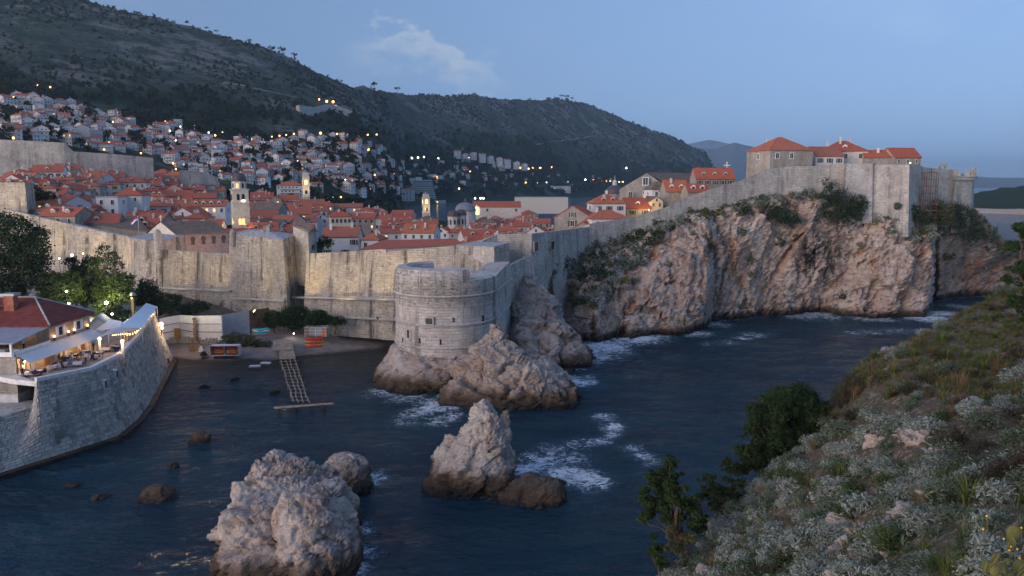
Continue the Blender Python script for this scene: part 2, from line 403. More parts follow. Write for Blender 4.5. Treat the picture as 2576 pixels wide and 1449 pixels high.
def rock(name, pale, tan, grey, rust, sc_=1.0, wet=1.6, rustamt=0.5):
    s = NT(name); p = s.pos()
    wp = s.n('ShaderNodeVectorMath', operation='MULTIPLY_ADD'); wn_ = s.n('ShaderNodeTexNoise', {'Vector': p}); wn_.inputs['Scale'].default_value = 0.25*sc_; wn_.inputs['Detail'].default_value = 5
    s.set(wp.inputs[0], wn_.outputs['Color']); wp.inputs[1].default_value = (3/sc_,3/sc_,3/sc_); s.set(wp.inputs[2], p)
    q = wp.outputs[0]
    n1 = s.noise(p, 0.09*sc_, 7, 0.62); n2 = s.noise(p, 0.5*sc_, 7, 0.66); n3 = s.noise(p, 2.6*sc_, 6, 0.7)
    col = s.mix(s.rng(n1, 0.40, 0.62), tan, pale)
    col = s.mix(s.rng(n2, 0.46, 0.66, 0, 0.85), col, grey)
    col = s.mix(s.math('MULTIPLY', s.rng(s.noise(p, 0.9*sc_, 8, 0.78), 0.55, 0.63), 0.7), col, tuple(x*0.42 for x in grey))
    str_ = s.noise(s.mapv(q, (0.30*sc_, 0.30*sc_, 0.055*sc_), (0.0, 0.45, 0.2)), 1.0, 6, 0.6)
    col = s.mix(s.math('MULTIPLY', s.rng(str_, 0.53, 0.66), rustamt), col, rust)
    col = s.mix(s.rng(n3, 0.55, 0.72, 0, 0.45), col, tuple(min(1, x*1.18) for x in pale))
    vo = s.n('ShaderNodeTexVoronoi', {'Vector': s.mapv(q, (1,1,1.7))}, feature='DISTANCE_TO_EDGE'); vo.inputs['Scale'].default_value = 0.42*sc_
    vo2 = s.n('ShaderNodeTexVoronoi', {'Vector': s.mapv(q, (1,1,2.2), (0.5,0.35,0))}, feature='DISTANCE_TO_EDGE'); vo2.inputs['Scale'].default_value = 1.3*sc_
    cr = s.math('MAXIMUM', s.rng(vo.outputs[0], 0.0, 0.05), s.rng(n1, 0.42, 0.56)); cr2 = s.math('MAXIMUM', s.rng(vo2.outputs[0], 0.0, 0.09), s.rng(n2, 0.40, 0.58))
    crk = s.math('MULTIPLY', s.math('ADD', s.math('MULTIPLY', cr, 0.5), 0.5), s.math('ADD', s.math('MULTIPLY', cr2, 0.3), 0.7))
    col = s.mix(s.math('MULTIPLY', s.math('SUBTRACT', 1.0, crk), 0.6), col, (0.10,0.08,0.07))
    rs = s.n('ShaderNodeAttribute', attribute_name='rust').outputs['Fac']
    col = s.mix(s.math('MULTIPLY', rs, s.rng(n2, 0.32, 0.55)), col, s.mix(n3, (0.30,0.115,0.055), (0.52,0.25,0.12)))
    # water-stained curtains of black algae
    bk = s.noise(s.mapv(p, (0.55*sc_,0.55*sc_,0.10*sc_)), 1.0, 6, 0.7)
    col = s.mix(s.math('MULTIPLY', s.rng(bk, 0.62, 0.69), s.rng(n1, 0.44, 0.56, 0.85, 0.0)), col, (0.02,0.02,0.02))
    so = s.n('ShaderNodeAttribute', attribute_name='soot').outputs['Fac']
    col = s.mix(s.math('MULTIPLY', s.rng(bk, 0.47, 0.55), so), col, (0.02,0.021,0.022))
    z = s.n('ShaderNodeSeparateXYZ', {0: p}).outputs[2]
    if wet < 0: z = s.math('ADD', z, 500.0); wet = 1.5
    zz = s.math('ADD', z, s.math('MULTIPLY', s.math('SUBTRACT', n2, 0.5), -3.5))
    col = s.mix(s.rng(zz, wet*1.9, wet*0.7), col, s.mix(n3, (0.055,0.038,0.024), (0.10,0.065,0.04)))
    col = s.mix(s.rng(zz, wet*0.75, wet*0.2), col, (0.018,0.016,0.014))
    h = s.math('ADD', s.math('MULTIPLY', cr, 0.3), s.math('ADD', s.math('MULTIPLY', cr2, 0.15), s.math('ADD', s.math('MULTIPLY', n2, 0.7), s.math('MULTIPLY', n3, 0.2))))
    bd = s.noise(s.mapv(q, (0.22*sc_,0.22*sc_,1.5*sc_), (0.30,0.22,0)), 1.0, 4, 0.6)
    h = s.math('ADD', h, s.math('MULTIPLY', bd, 0.8))
    rg = s.rng(zz, wet*0.9, wet*0.3, 0.92, 0.45)
    s.done(col, rg, s.bump(h, 0.5/sc_, 0.8), 0.2)
rock('cliff_rock', (0.55,0.46,0.395), (0.455,0.345,0.275), (0.33,0.30,0.28), (0.37,0.18,0.095), 0.8, 1.5, 0.65)
rock('sea_rock', (0.49,0.42,0.365), (0.37,0.29,0.235), (0.30,0.28,0.265), (0.24,0.145,0.095), 1.1, 2.3, 0.6)
rock('low_rock', (0.10,0.08,0.065), (0.07,0.055,0.045), (0.09,0.08,0.07), (0.08,0.05,0.03), 1.6, 1.2, 0.4)
rock('slope_rock', (0.40,0.35,0.31), (0.34,0.27,0.22), (0.34,0.315,0.295), (0.28,0.16,0.10), 3.2, -50, 0.4)

def soil():
    s = NT('slope_soil'); p = s.pos()
    n = s.noise(p, 0.35, 7, 0.65); n2 = s.noise(p, 2.2, 7, 0.7); n3 = s.noise(p, 9, 5, 0.7)
    col = s.mix(s.rng(n, 0.4, 0.62), (0.145,0.10,0.07), (0.11,0.105,0.06))
    col = s.mix(s.rng(n2, 0.50, 0.62), col, (0.34,0.245,0.19))
    col = s.mix(s.rng(n3, 0.52, 0.75, 0, 0.6), col, (0.09,0.075,0.055))
    s.done(col, 0.95, s.bump(s.math('ADD', n2, s.math('MULTIPLY', n3, 0.4)), 0.3, 0.9), 0.1)
soil()

def terrain_mat():
    s = NT('hill_ground'); p = s.pos()
    n1 = s.noise(p, 0.006, 8, 0.62); n2 = s.noise(p, 0.03, 8, 0.68); n3 = s.noise(p, 0.16, 6, 0.7)
    col = s.mix(s.rng(n2, 0.42, 0.6), (0.028,0.046,0.034), (0.082,0.092,0.075))
    col = s.mix(s.rng(n3, 0.5, 0.68, 0, 0.7), col, (0.145,0.148,0.138))
    col = s.mix(s.math('MULTIPLY', s.rng(n1, 0.47, 0.55), s.rng(n2, 0.42, 0.56)), col, (0.185,0.172,0.158))
    col = s.mix(s.rng(s.noise(p, 0.09, 5, 0.7), 0.52, 0.62, 0, 0.85), col, (0.035,0.05,0.025))
    # wooded lower belt (attribute set on the mesh)
    wd = s.n('ShaderNodeAttribute', attribute_name='wood').outputs['Fac']
    col = s.mix(wd, col, s.mix(n3, (0.012,0.022,0.012), (0.035,0.055,0.026)))
    s.done(col, 0.95, s.bump(s.math('ADD', n3, s.math('MULTIPLY', n2, 4)), 3.0, 0.7), 0.05)
terrain_mat()
plain('far_hill', (0.07,0.085,0.07), 0.95, 0.05, vary=0.4)
plain('island_wood', (0.028,0.042,0.022), 0.95, 0.05, vary=0.5)
plain('path_stone', (0.34,0.30,0.25), 0.9, 0.1, vary=0.3)
plain('paving', (0.30,0.27,0.24), 0.85, 0.2, vary=0.25)

def pebble():
    s = NT('beach_pebble'); p = s.pos()
    n = s.noise(p, 0.3, 6, 0.6); n2 = s.noise(p, 4.0, 6, 0.75)
    col = s.mix(s.rng(n2, 0.35, 0.7), (0.18,0.14,0.12), (0.46,0.39,0.35))
    col = s.mix(s.rng(n, 0.45, 0.65, 0, 0.6), col, (0.17,0.13,0.10))
    z = s.n('ShaderNodeSeparateXYZ', {0: p}).outputs[2]
    col = s.mix(s.rng(s.math('ADD', z, s.math('MULTIPLY', n, 0.5)), 0.85, 0.30), col, (0.045,0.034,0.026))
    s.done(col, 0.85, s.bump(n2, 0.12, 0.9), 0.25)
pebble()

def water():
    s = NT('sea_water'); p = s.pos()
    foam = s.n('ShaderNodeAttribute', attribute_name='foam').outputs['Fac']
    shal = s.n('ShaderNodeAttribute', attribute_name='shallow').outputs['Fac']
    wv = s.noise(s.mapv(p, (0.20,0.42,0.3), (0,0,0.35)), 1.0, 5, 0.62, 0.4)
    wv2 = s.noise(s.mapv(p, (0.9,1.7,1), (0,0,-0.25)), 1.0, 4, 0.6, 0.3)
    wv3 = s.noise(s.mapv(p, (0.035,0.06,1), (0,0,0.5)), 1.0, 3, 0.5)
    h = s.math('ADD', s.math('MULTIPLY', wv, 1.0), s.math('ADD', s.math('MULTIPLY', wv2, 0.36), s.math('MULTIPLY', wv3, 1.2)))
    deep = s.mix(s.rng(wv3, 0.35, 0.7), (0.004,0.023,0.042), (0.007,0.041,0.063))
    col = s.mix(shal, deep, (0.052,0.050,0.040))
    fn1 = s.noise(p, 0.45, 8, 0.72, 1.6)
    web = s.n('ShaderNodeTexVoronoi', {'Vector': s.mapv(p, (1,1.5,1))}, feature='DISTANCE_TO_EDGE'); web.inputs['Scale'].default_value = 0.9
    wb = s.math('MULTIPLY', s.rng(web.outputs[0], 0.16, 0.0), 0.12)
    lace = s.math('SUBTRACT', 1.0, s.math('MULTIPLY', s.math('ABSOLUTE', s.math('SUBTRACT', s.noise(p, 0.7, 6, 0.6, 1.2), 0.5)), 9.0))
    lace2 = s.math('SUBTRACT', 1.0, s.math('MULTIPLY', s.math('ABSOLUTE', s.math('SUBTRACT', s.noise(s.mapv(p, (1.0,1.6,1)), 0.24, 7, 0.62, 1.8), 0.5)), 7.0))
    lc = s.math('MAXIMUM', lace, lace2)
    f = s.math('ADD', s.math('MULTIPLY', foam, 0.55), s.math('ADD', s.math('MULTIPLY', s.math('SUBTRACT', fn1, 0.5), 1.0), s.math('MULTIPLY', s.math('MAXIMUM', lc, -0.4), 0.46)))
    f = s.math('MULTIPLY', s.rng(f, 0.64, 0.96), s.rng(foam, 0.05, 0.4))
    milky = s.mix(s.rng(foam, 0.1, 1.1, 0, 0.5), col, (0.05,0.15,0.20))
    col = s.mix(f, milky, (0.76,0.80,0.85))
    s.done(col, s.mix(f, (0.07,0.07,0.07), (0.8,0.8,0.8)), s.bump(h, 1.7, 1.0), 0.36)
    s.b.inputs['IOR'].default_value = 1.33
water()

# roofs and house walls, varied by house
def roofs():
    s = NT('roof_tile'); uv = s.uv(); r = s.orand(); p = s.pos()
    col = s.ramp(r, [(0,(0.50,0.115,0.065)),(0.35,(0.56,0.15,0.085)),(0.65,(0.45,0.13,0.085)),(0.85,(0.60,0.19,0.10)),(1,(0.42,0.15,0.10))])
    col = s.mix(s.rng(s.noise(p, 0.55, 6, 0.7), 0.48, 0.72, 0, 0.6), col, (0.28,0.095,0.065))
    col = s.mix(s.rng(s.noise(p, 2.3, 5, 0.7), 0.52, 0.7, 0, 0.55), col, (0.55,0.24,0.15))
    row = s.math('SINE', s.math('MULTIPLY', s.n('ShaderNodeSeparateXYZ', {0: uv}).outputs[0], 6.2832/0.32))
    crs = s.math('SINE', s.math('MULTIPLY', s.n('ShaderNodeSeparateXYZ', {0: uv}).outputs[1], 6.2832/0.42))
    col = s.mix(s.rng(row, -1, 0.2, 0.45, 0), col, (0.16,0.05,0.035))
    s.done(col, 0.85, s.bump(s.math('ADD', row, s.math('MULTIPLY', crs, 0.3)), 0.05, 0.8), 0.2)
    s = NT('roof_old'); uv = s.uv(); p = s.pos()
    col = s.mix(s.rng(s.noise(p, 0.7, 6, 0.75), 0.35, 0.68), (0.17,0.125,0.095), (0.33,0.245,0.19))
    row = s.math('SINE', s.math('MULTIPLY', s.n('ShaderNodeSeparateXYZ', {0: uv}).outputs[0], 6.2832/0.6))
    col = s.mix(s.rng(row, -1, 0.3, 0.6, 0), col, (0.07,0.05,0.04))
    col = s.mix(s.rng(s.noise(p, 3, 5, 0.7), 0.55, 0.7, 0, 0.6), col, (0.42,0.33,0.27))
    s.done(col, 0.9, s.bump(row, 0.08, 0.9), 0.15)
    s = NT('roof_dark'); uv = s.uv(); p = s.pos()
    row = s.math('SINE', s.math('MULTIPLY', s.n('ShaderNodeSeparateXYZ', {0: uv}).outputs[1], 6.2832/0.45))
    row2 = s.math('SINE', s.math('MULTIPLY', s.n('ShaderNodeSeparateXYZ', {0: uv}).outputs[0], 6.2832/0.3))
    col = s.mix(s.rng(s.noise(p, 0.8, 5, 0.7), 0.35, 0.65), (0.17,0.04,0.033), (0.26,0.065,0.05))
    col = s.mix(s.rng(row, -1, 0.2, 0.5, 0), col, (0.10,0.025,0.02))
    s.done(col, 0.8, s.bump(s.math('ADD', row, row2), 0.04, 0.8), 0.25)
    s = NT('plaster'); r = s.orand(); p = s.pos()
    col = s.ramp(r, [(0,(0.62,0.58,0.52)),(0.2,(0.72,0.70,0.66)),(0.45,(0.50,0.455,0.40)),(0.65,(0.60,0.53,0.44)),(0.82,(0.44,0.41,0.38)),(1,(0.66,0.57,0.50))])
    col = s.mix(s.rng(s.noise(p, 0.5, 6, 0.7), 0.5, 0.72, 0, 0.6), col, (0.30,0.27,0.24))
    col = s.mix(s.rng(s.noise(s.mapv(p, (1,1,0.15)), 1.1, 5, 0.7), 0.55, 0.72, 0, 0.5), col, (0.185,0.172,0.158))
    s.done(col, 0.9, None, 0.15)
    s = NT('white_plaster'); p = s.pos(); r = s.orand()
    col = s.mix(r, (0.74,0.73,0.71), (0.56,0.56,0.55))
    col = s.mix(s.rng(s.noise(p, 0.35, 6, 0.7), 0.5, 0.75, 0, 0.5), col, (0.42,0.41,0.40))
    s.done(col, 0.85, None, 0.2)
roofs()
plain('cream_plaster', (0.70,0.60,0.44), 0.9, 0.15, vary=0.12)
plain('pink_plaster', (0.66,0.47,0.37), 0.9, 0.15, vary=0.15)
plain('church_stone', (0.60,0.55,0.48), 0.9, 0.15, vary=0.15)
plain('dome_lead', (0.085,0.07,0.075), 0.6, 0.4, vary=0.4)
plain('dome_grey', (0.20,0.205,0.225), 0.6, 0.4, vary=0.3)
plain('glass_dark', (0.02,0.025,0.032), 0.15, 0.5)
plain('shutter', (0.52,0.52,0.50), 0.7, 0.2)
plain('shutter_green', (0.05,0.09,0.07), 0.7, 0.2)
plain('white_paint', (0.78,0.77,0.76), 0.6, 0.3, vary=0.08)
plain('off_white', (0.62,0.60,0.58), 0.8, 0.2, vary=0.15)
plain('tent_cloth', (0.84,0.85,0.88), 0.85, 0.15)
plain('awning_cloth', (0.80,0.76,0.73), 0.85, 0.15)
plain('porch_roof', (0.30,0.30,0.34), 0.6, 0.3, vary=0.15)
plain('brick_red', (0.36,0.13,0.08), 0.85, 0.2, vary=0.3)
plain('wood_log', (0.30,0.235,0.185), 0.9, 0.15, vary=0.35)
plain('wood_plank', (0.33,0.26,0.20), 0.9, 0.15, vary=0.3)
plain('wood_door', (0.34,0.15,0.05), 0.6, 0.3)
plain('board_brown', (0.28,0.17,0.09), 0.9, 0.15, vary=0.25)
plain('board_grey', (0.40,0.41,0.42), 0.85, 0.2, vary=0.1)
plain('metal_dark', (0.06,0.06,0.065), 0.5, 0.5, 0.6)
plain('metal_grey', (0.32,0.33,0.34), 0.5, 0.5, 0.5)
plain('rust', (0.20,0.065,0.03), 0.9, 0.15, vary=0.4)
plain('kayak_red', (0.55,0.04,0.03), 0.4, 0.5)
plain('kayak_yellow', (0.72,0.38,0.03), 0.4, 0.5)
plain('kayak_orange', (0.62,0.16,0.04), 0.4, 0.5)
plain('kayak_teal', (0.02,0.32,0.36), 0.4, 0.5)
plain('kayak_white', (0.70,0.72,0.72), 0.4, 0.5)
plain('tarp', (0.60,0.62,0.64), 0.6, 0.3)
plain('skin', (0.50,0.31,0.22), 0.6, 0.3)
plain('hair', (0.04,0.028,0.02), 0.6, 0.3)
for n_, c_ in (('cloth_white',(0.72,0.72,0.72)),('cloth_black',(0.025,0.025,0.03)),('cloth_blue',(0.07,0.13,0.32)),('cloth_pink',(0.55,0.30,0.33)),
               ('cloth_red',(0.42,0.06,0.06)),('cloth_grey',(0.22,0.22,0.24)),('cloth_navy',(0.025,0.035,0.09)),('cloth_olive',(0.24,0.24,0.10)),('table_navy',(0.03,0.045,0.14))):
    plain(n_, c_, 0.85, 0.15)
plain('flag_red', (0.62,0.04,0.05), 0.8, 0.1); plain('flag_white', (0.8,0.8,0.8), 0.8, 0.1); plain('flag_blue', (0.04,0.08,0.42), 0.8, 0.1)
emit('lamp_warm', (1.0,0.56,0.19), 6.0); emit('lamp_orange', (1.0,0.38,0.075), 5.5); emit('lamp_white', (1.0,0.90,0.74), 8.0)
emit('lamp_red', (1.0,0.12,0.06), 4.0); emit('lamp_green', (0.4,1.0,0.6), 3.0)
emit('bulb', (1.0,0.60,0.22), 5.0); emit('flood_face', (1.0,0.86,0.62), 60.0)
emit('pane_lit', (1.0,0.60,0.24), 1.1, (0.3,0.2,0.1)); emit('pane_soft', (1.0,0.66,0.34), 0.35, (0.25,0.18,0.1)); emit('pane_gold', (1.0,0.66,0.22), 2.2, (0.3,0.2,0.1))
emit('pane_cool', (0.7,0.85,1.0), 0.5, (0.2,0.2,0.22))

def leaf(name, a, b, c, trans=0.15):
    s = NT(name)
    col = s.ramp(s.irand(), [(0, a), (0.5, b), (1, c)])
    col = s.mix(s.rng(s.noise(s.pos(), 0.7, 3), 0.35, 0.7, 0, 0.5), col, tuple(x*0.6 for x in a))
    s.done(col, 0.8, None, 0.15)
leaf('leaf_dark', (0.018,0.032,0.014), (0.03,0.052,0.022), (0.05,0.078,0.034))
leaf('leaf_mid', (0.035,0.055,0.018), (0.06,0.09,0.03), (0.09,0.125,0.04))
leaf('leaf_pine', (0.014,0.03,0.010), (0.026,0.05,0.015), (0.045,0.08,0.024))
leaf('leaf_olive', (0.06,0.065,0.025), (0.10,0.10,0.04), (0.15,0.14,0.055))
leaf('leaf_silver', (0.16,0.185,0.15), (0.25,0.28,0.235), (0.35,0.38,0.325))
leaf('leaf_sage', (0.06,0.085,0.05), (0.11,0.145,0.09), (0.18,0.215,0.145))
leaf('leaf_far', (0.012,0.022,0.012), (0.022,0.036,0.018), (0.035,0.052,0.025))
leaf('grass_blade', (0.06,0.09,0.02), (0.11,0.135,0.035), (0.20,0.19,0.06))
leaf('dry_blade', (0.14,0.095,0.05), (0.20,0.13,0.065), (0.11,0.085,0.045))
leaf('heath_leaf', (0.035,0.03,0.02), (0.06,0.045,0.03), (0.08,0.07,0.035))
leaf('gorse_leaf', (0.22,0.16,0.02), (0.34,0.25,0.03), (0.42,0.30,0.05))
plain('bark', (0.10,0.075,0.055), 0.95, 0.1, vary=0.3)
plain('cactus_pad', (0.095,0.095,0.032), 0.7, 0.25, vary=0.25)
plain('petal_yellow', (0.70,0.42,0.03), 0.7, 0.2)
# ================================================================== terrain (town floor, hillside, mountain)
def ang(py): return math.tan(math.atan((CYP-py)/FPX) - PITCH)          # rise per metre ahead
def rz(py, Y): return H + ang(py)*Y
RIDGE = [(-400,-240),(0,-95),(258,3),(360,33),(468,60),(600,99),(666,133),(744,150),(810,174),(888,213),(936,225),(1020,235),(1140,241),(1260,243),
         (1350,251),(1428,249),(1488,264),(1546,295),(1646,332),(1694,345),(1746,368),(1774,388),(1780,404),(1806,422),(1826,440),(1850,464)]
_rp = np.array(RIDGE, float)
def ridge_py(px): return float(np.interp(px, _rp[:,0], _rp[:,1]))
_yr = np.array([(-400,1450),(0,1450),(300,1450),(600,1500),(744,1600),(900,1750),(1020,2500),(1140,2800),(1330,3200),(1488,3700),(1646,3900),(1774,4000),(1850,4100)], float)
def ridge_Y(px): return float(np.interp(px, _yr[:,0], _yr[:,1]))
def col(px, *kn):
    Yr = ridge_Y(px); z = rz(ridge_py(px), Yr)
    return (px, list(kn) + [(Yr, z), (Yr+260, z-25), (Yr+1100, z-260), (Yr+2400, -6)])
COLS = [
 col(-400,(228,20),(430,50),(560,85),(900,190)), col(0,(228,20),(430,44),(520,62),(900,150)),
 col(150,(228,16),(470,43),(570,60),(890,134)), col(300,(228,13),(520,40),(620,56),(870,112)),
 col(450,(228,11),(560,36),(660,50),(900,104)), col(600,(228,9),(600,31),(950,100)),
 col(750,(228,8),(660,26),(1000,102)), col(900,(228,8),(720,20),(1100,104)),
 col(970,(228,8),(720,15),(860,17),(1300,75)), col(1020,(228,8),(700,12),(900,3),(980,-5),(1500,-5),(1620,6),(1950,80)),
 col(1100,(228,8),(700,9),(860,-5),(1700,-5),(1740,7),(2050,80)), col(1200,(228,8),(700,8),(860,-5),(1850,-5),(1890,7),(2200,95)),
 col(1330,(228,10),(640,8),(800,-5),(2100,-5),(2150,7),(2500,75)), col(1420,(245,16),(480,8),(640,-5),(2350,-5),(2400,7),(2700,55)),
 col(1488,(252,22),(340,20),(450,8),(600,-5),(2600,-5),(2650,7),(2950,50)), col(1600,(252,27),(340,25),(450,8),(560,-5),(2850,-5),(2900,8),(3150,45)),
 col(1700,(252,30),(340,27),(440,8),(520,-5),(3000,-5),(3050,10),(3300,50)),
 col(1774,(252,32),(340,29),(420,8),(500,-5),(3100,-5),(3200,10),(3600,60)),
 (1830,[(252,34),(340,31),(400,8),(470,-5),(3600,-5),(4100,14),(4600,-5)]),
 (1870,[(252,35),(340,32),(400,8),(460,-5),(7000,-5)]), (1960,[(254,38),(330,35),(380,8),(430,-5)]), (2110,[(256,40),(320,38),(360,10),(390,-5)]),
 (2290,[(258,39),(300,36),(330,8),(350,-5)]), (2400,[(266,36),(288,30),(305,8),(320,-5)]), (2470,[(272,26),(286,16),(300,-5)]), (2540,[(280,-5),(300,-5)]), (2900,[(280,-5),(300,-5)]),
]
_cu = np.array([(c[0]-CXP)/FPX/1.0095 for c in COLS])
_cy = np.array([ridge_Y(c[0]) for c in COLS])
def ground(x, y, rough=True):
    x = np.atleast_1d(np.asarray(x, float)); y = np.atleast_1d(np.asarray(y, float))
    u = x/y; z = np.zeros(len(x)); i = np.clip(np.searchsorted(_cu, u)-1, 0, len(COLS)-2)
    f = np.clip((u-_cu[i])/(_cu[i+1]-_cu[i]), 0, 1)
    for k in range(len(COLS)-1):
        m = i == k
        if not m.any(): continue
        a, b = np.array(COLS[k][1], float), np.array(COLS[k+1][1], float)
        yr = _cy[k]*(1-f[m]) + _cy[k+1]*f[m]      # compare the two profiles at the same fraction of the way to the ridge
        far_ = np.clip((y[m]-300)/300, 0, 1)
        ya = y[m]*(1-far_) + y[m]*_cy[k]/yr*far_; yb = y[m]*(1-far_) + y[m]*_cy[k+1]/yr*far_
        z[m] = np.interp(ya, a[:,0], a[:,1])*(1-f[m]) + np.interp(yb, b[:,0], b[:,1])*f[m]
    if rough:
        wgt = np.clip((z-45)/80, 0, 1)
        P = np.stack([x, y, 0*x], 1)
        z = z + wgt*(fbm(P/170, 5, 3, 0.55)*10 + fbm(P/46, 4, 8, 0.6, True)*3.5)
    return z
def hill_hit(px, py, y0=300, y1=4200):
    """where the line of sight through (px, py) meets the ground"""
    ys = np.concatenate([np.arange(y0, 1400, 6.0), np.arange(1400, y1, 15.0)])
    a = (px-CXP)/FPX; b = (CYP-py)/FPX; t = ys/(cP+b*sP)
    zr = H+(-sP+b*cP)*t; g = ground(a*t, ys)
    k = np.nonzero(g >= zr)[0]
    if len(k) == 0: return None
    return Vector((float(a*t[k[0]]), float(ys[k[0]]), float(g[k[0]])))

nu, ny = 520, 330
uu = np.concatenate([np.linspace(_cu[0], 0.30, 400), np.linspace(0.303, _cu[-1], nu-400)])
tt = np.linspace(0, 1, ny)
def y_start(u):
    px = u*1.0095*FPX + CXP
    return np.interp(px, [-400,250,330,1300,1420,1500,2100,2300,2470,2900], [262,262,236,236,252,256,260,264,290,302])
UU, TT = np.meshgrid(uu, tt)
Y0 = y_start(UU); YY = Y0*(6800/Y0)**(TT**1.12)
XX = UU*YY
Z = ground(XX.ravel(), YY.ravel())
pxg = UU.ravel()*1.0095*FPX + CXP; pyv = CYP - FPX*np.tan(np.arctan((Z-H)/YY.ravel()) + PITCH)
lo = np.interp(pxg, [-400,0,300,600,760,900,1000,1330,1488,1774], [230,265,300,330,330,345,360,420,440,452])
hi = np.interp(pxg, [-400,0,150,300,600,760,900,1000,1330,1488,1774], [90,150,200,205,245,290,285,345,350,380,432])
nn = fbm(np.stack([XX.ravel()/90, YY.ravel()/140, 0*Z], 1), 4, 21)
wood = np.clip((pyv-(hi-18+nn*55))/26, 0, 1)*np.clip(nn*1.2+1.0, 0.25, 1)
terr = link('terrain', np_mesh('terrain', np.stack([XX.ravel(), YY.ravel(), Z], 1), grid_faces(ny, nu), 'hill_ground', True, {'wood': wood}))
structure(terr)

def track(name, pts, wd):
    px_ = np.interp(np.linspace(0, len(pts)-1, len(pts)*5), np.arange(len(pts)), [p[0] for p in pts]); py_ = np.interp(np.linspace(0, len(pts)-1, len(pts)*5), np.arange(len(pts)), [p[1] for p in pts])
    P = [q for q in (hill_hit(a, b, 480) for a, b in zip(px_, py_)) if q is not None]; V = []
    for i, p in enumerate(P):
        d = P[min(i+1, len(P)-1)]-P[max(0, i-1)]; n = Vector((-d.y, d.x, 0)).normalized()*wd
        V += [tuple(p-n+Vector((0,0,1.0))), tuple(p+n+Vector((0,0,2.4)))]
    structure(link(name, np_mesh(name, np.array(V), np.array([(2*i,2*i+2,2*i+3,2*i+1) for i in range(len(P)-1)]), 'path_stone')))
for a_ in (('road', [(1340,366),(1410,357),(1490,346)], 7), ('road', [(1372,374),(1388,384),(1402,396)], 4), ('hill_track', [(560,212),(650,228),(750,250)], 2), ('hill_track', [(905,262),(935,272),(990,296)], 3), ('road', [(1135,394),(1150,388),(1168,378)], 4)): track(*a_)

# ------------------------------------------------------------------ far mountains and the wooded island
def far_ridge(name, pts, Y, depth, seed, amp):
    n = 240; px = np.linspace(pts[0][0], pts[-1][0], n); q = np.array(pts, float)
    py = np.interp(px, q[:,0], q[:,1]); zt = np.array([rz(p, Y) for p in py]); xs = np.array([(p-CXP)/FPX*Y for p in px])
    zt = zt + fbm(np.stack([xs/900, 0*xs, 0*xs], 1), 5, seed)*amp
    rows = []
    for k, (f, dy) in enumerate(((-.02,-1.0),(0.12,-0.8),(0.45,-0.5),(0.8,-0.2),(1,0),(0.7,0.3),(0,1.0))):
        zz = np.where(zt*f < -5, -5, zt*f) if f > 0 else np.full(n, -8.0)
        jit = fbm(np.stack([xs/700, 0*xs+k*3.1, 0*xs], 1), 4, seed+5)
        rows.append(np.stack([xs*(1+dy*depth/Y), Y+dy*depth+jit*depth*0.12, np.maximum(zz*(1+0.12*jit*(0.2 < f < 0.9)), -8)], 1))
    return structure(link(name, np_mesh(name, np.concatenate(rows), grid_faces(len(rows), n), 'far_hill', True)))
far_ridge('far_mountain', [(1500,420),(1640,400),(1740,372),(1790,374),(1842,357),(1890,370),(1930,378),(2020,380),(2120,395),(2250,412),(2340,430),(2430,442),(2520,445),(2640,446),(2900,452)], 13000, 2600, 40, 30)
far_ridge('far_mountain', [(1500,392),(1640,374),(1730,362),(1775,354),(1830,364),(1900,382),(2000,394),(2200,425),(2500,462)], 19500, 2400, 44, 30)

def island():
    q = [(2380,500),(2440,487),(2500,474),(2560,469),(2700,455),(2900,450),(3200,470),(3500,520)]
    n = 200; Y = 1130.0; px = np.linspace(q[0][0], q[-1][0], n); qa = np.array(q, float)
    zt = np.array([max(1.0, rz(p, Y+120)) for p in np.interp(px, qa[:,0], qa[:,1])])
    shore = np.interp(px, [2380,2440,2520,2600,3500],[1.0,1.0,.975,.93,.9]); xs = (px-CXP)/FPX*Y
    V = []
    prof = [(-4,-0.05,0),(-3,0,0),(1.5,0,0.02),(5.5,0.01,0.05),(7,0.0,0.09),(0,0.55,0.35),(0,0.85,0.65),(0,1,1.0),(0,0.8,1.5),(-6,0,2.4)]
    for k, (a, f, d) in enumerate(prof):
        yy = Y*shore + d*140
        zz = a + f*zt
        jit = fbm(np.stack([xs/14, 0*xs+k*1.7, 0*xs], 1), 4, 60)
        V.append(np.stack([xs*(yy/Y), yy + jit*6*(k > 0), zz + jit*(1.6 if k < 5 else 3.0)], 1))
    me = np_mesh('lokrum', np.concatenate(V), grid_faces(len(prof), n), 'island_wood', True)
    me.materials.append(M['path_stone'])
    mi = np.zeros((len(prof)-1)*(n-1), np.int32); mi[:4*(n-1)] = 1
    me.polygons.foreach_set('material_index', mi)
    o = link('island', me); structure(o)
island()

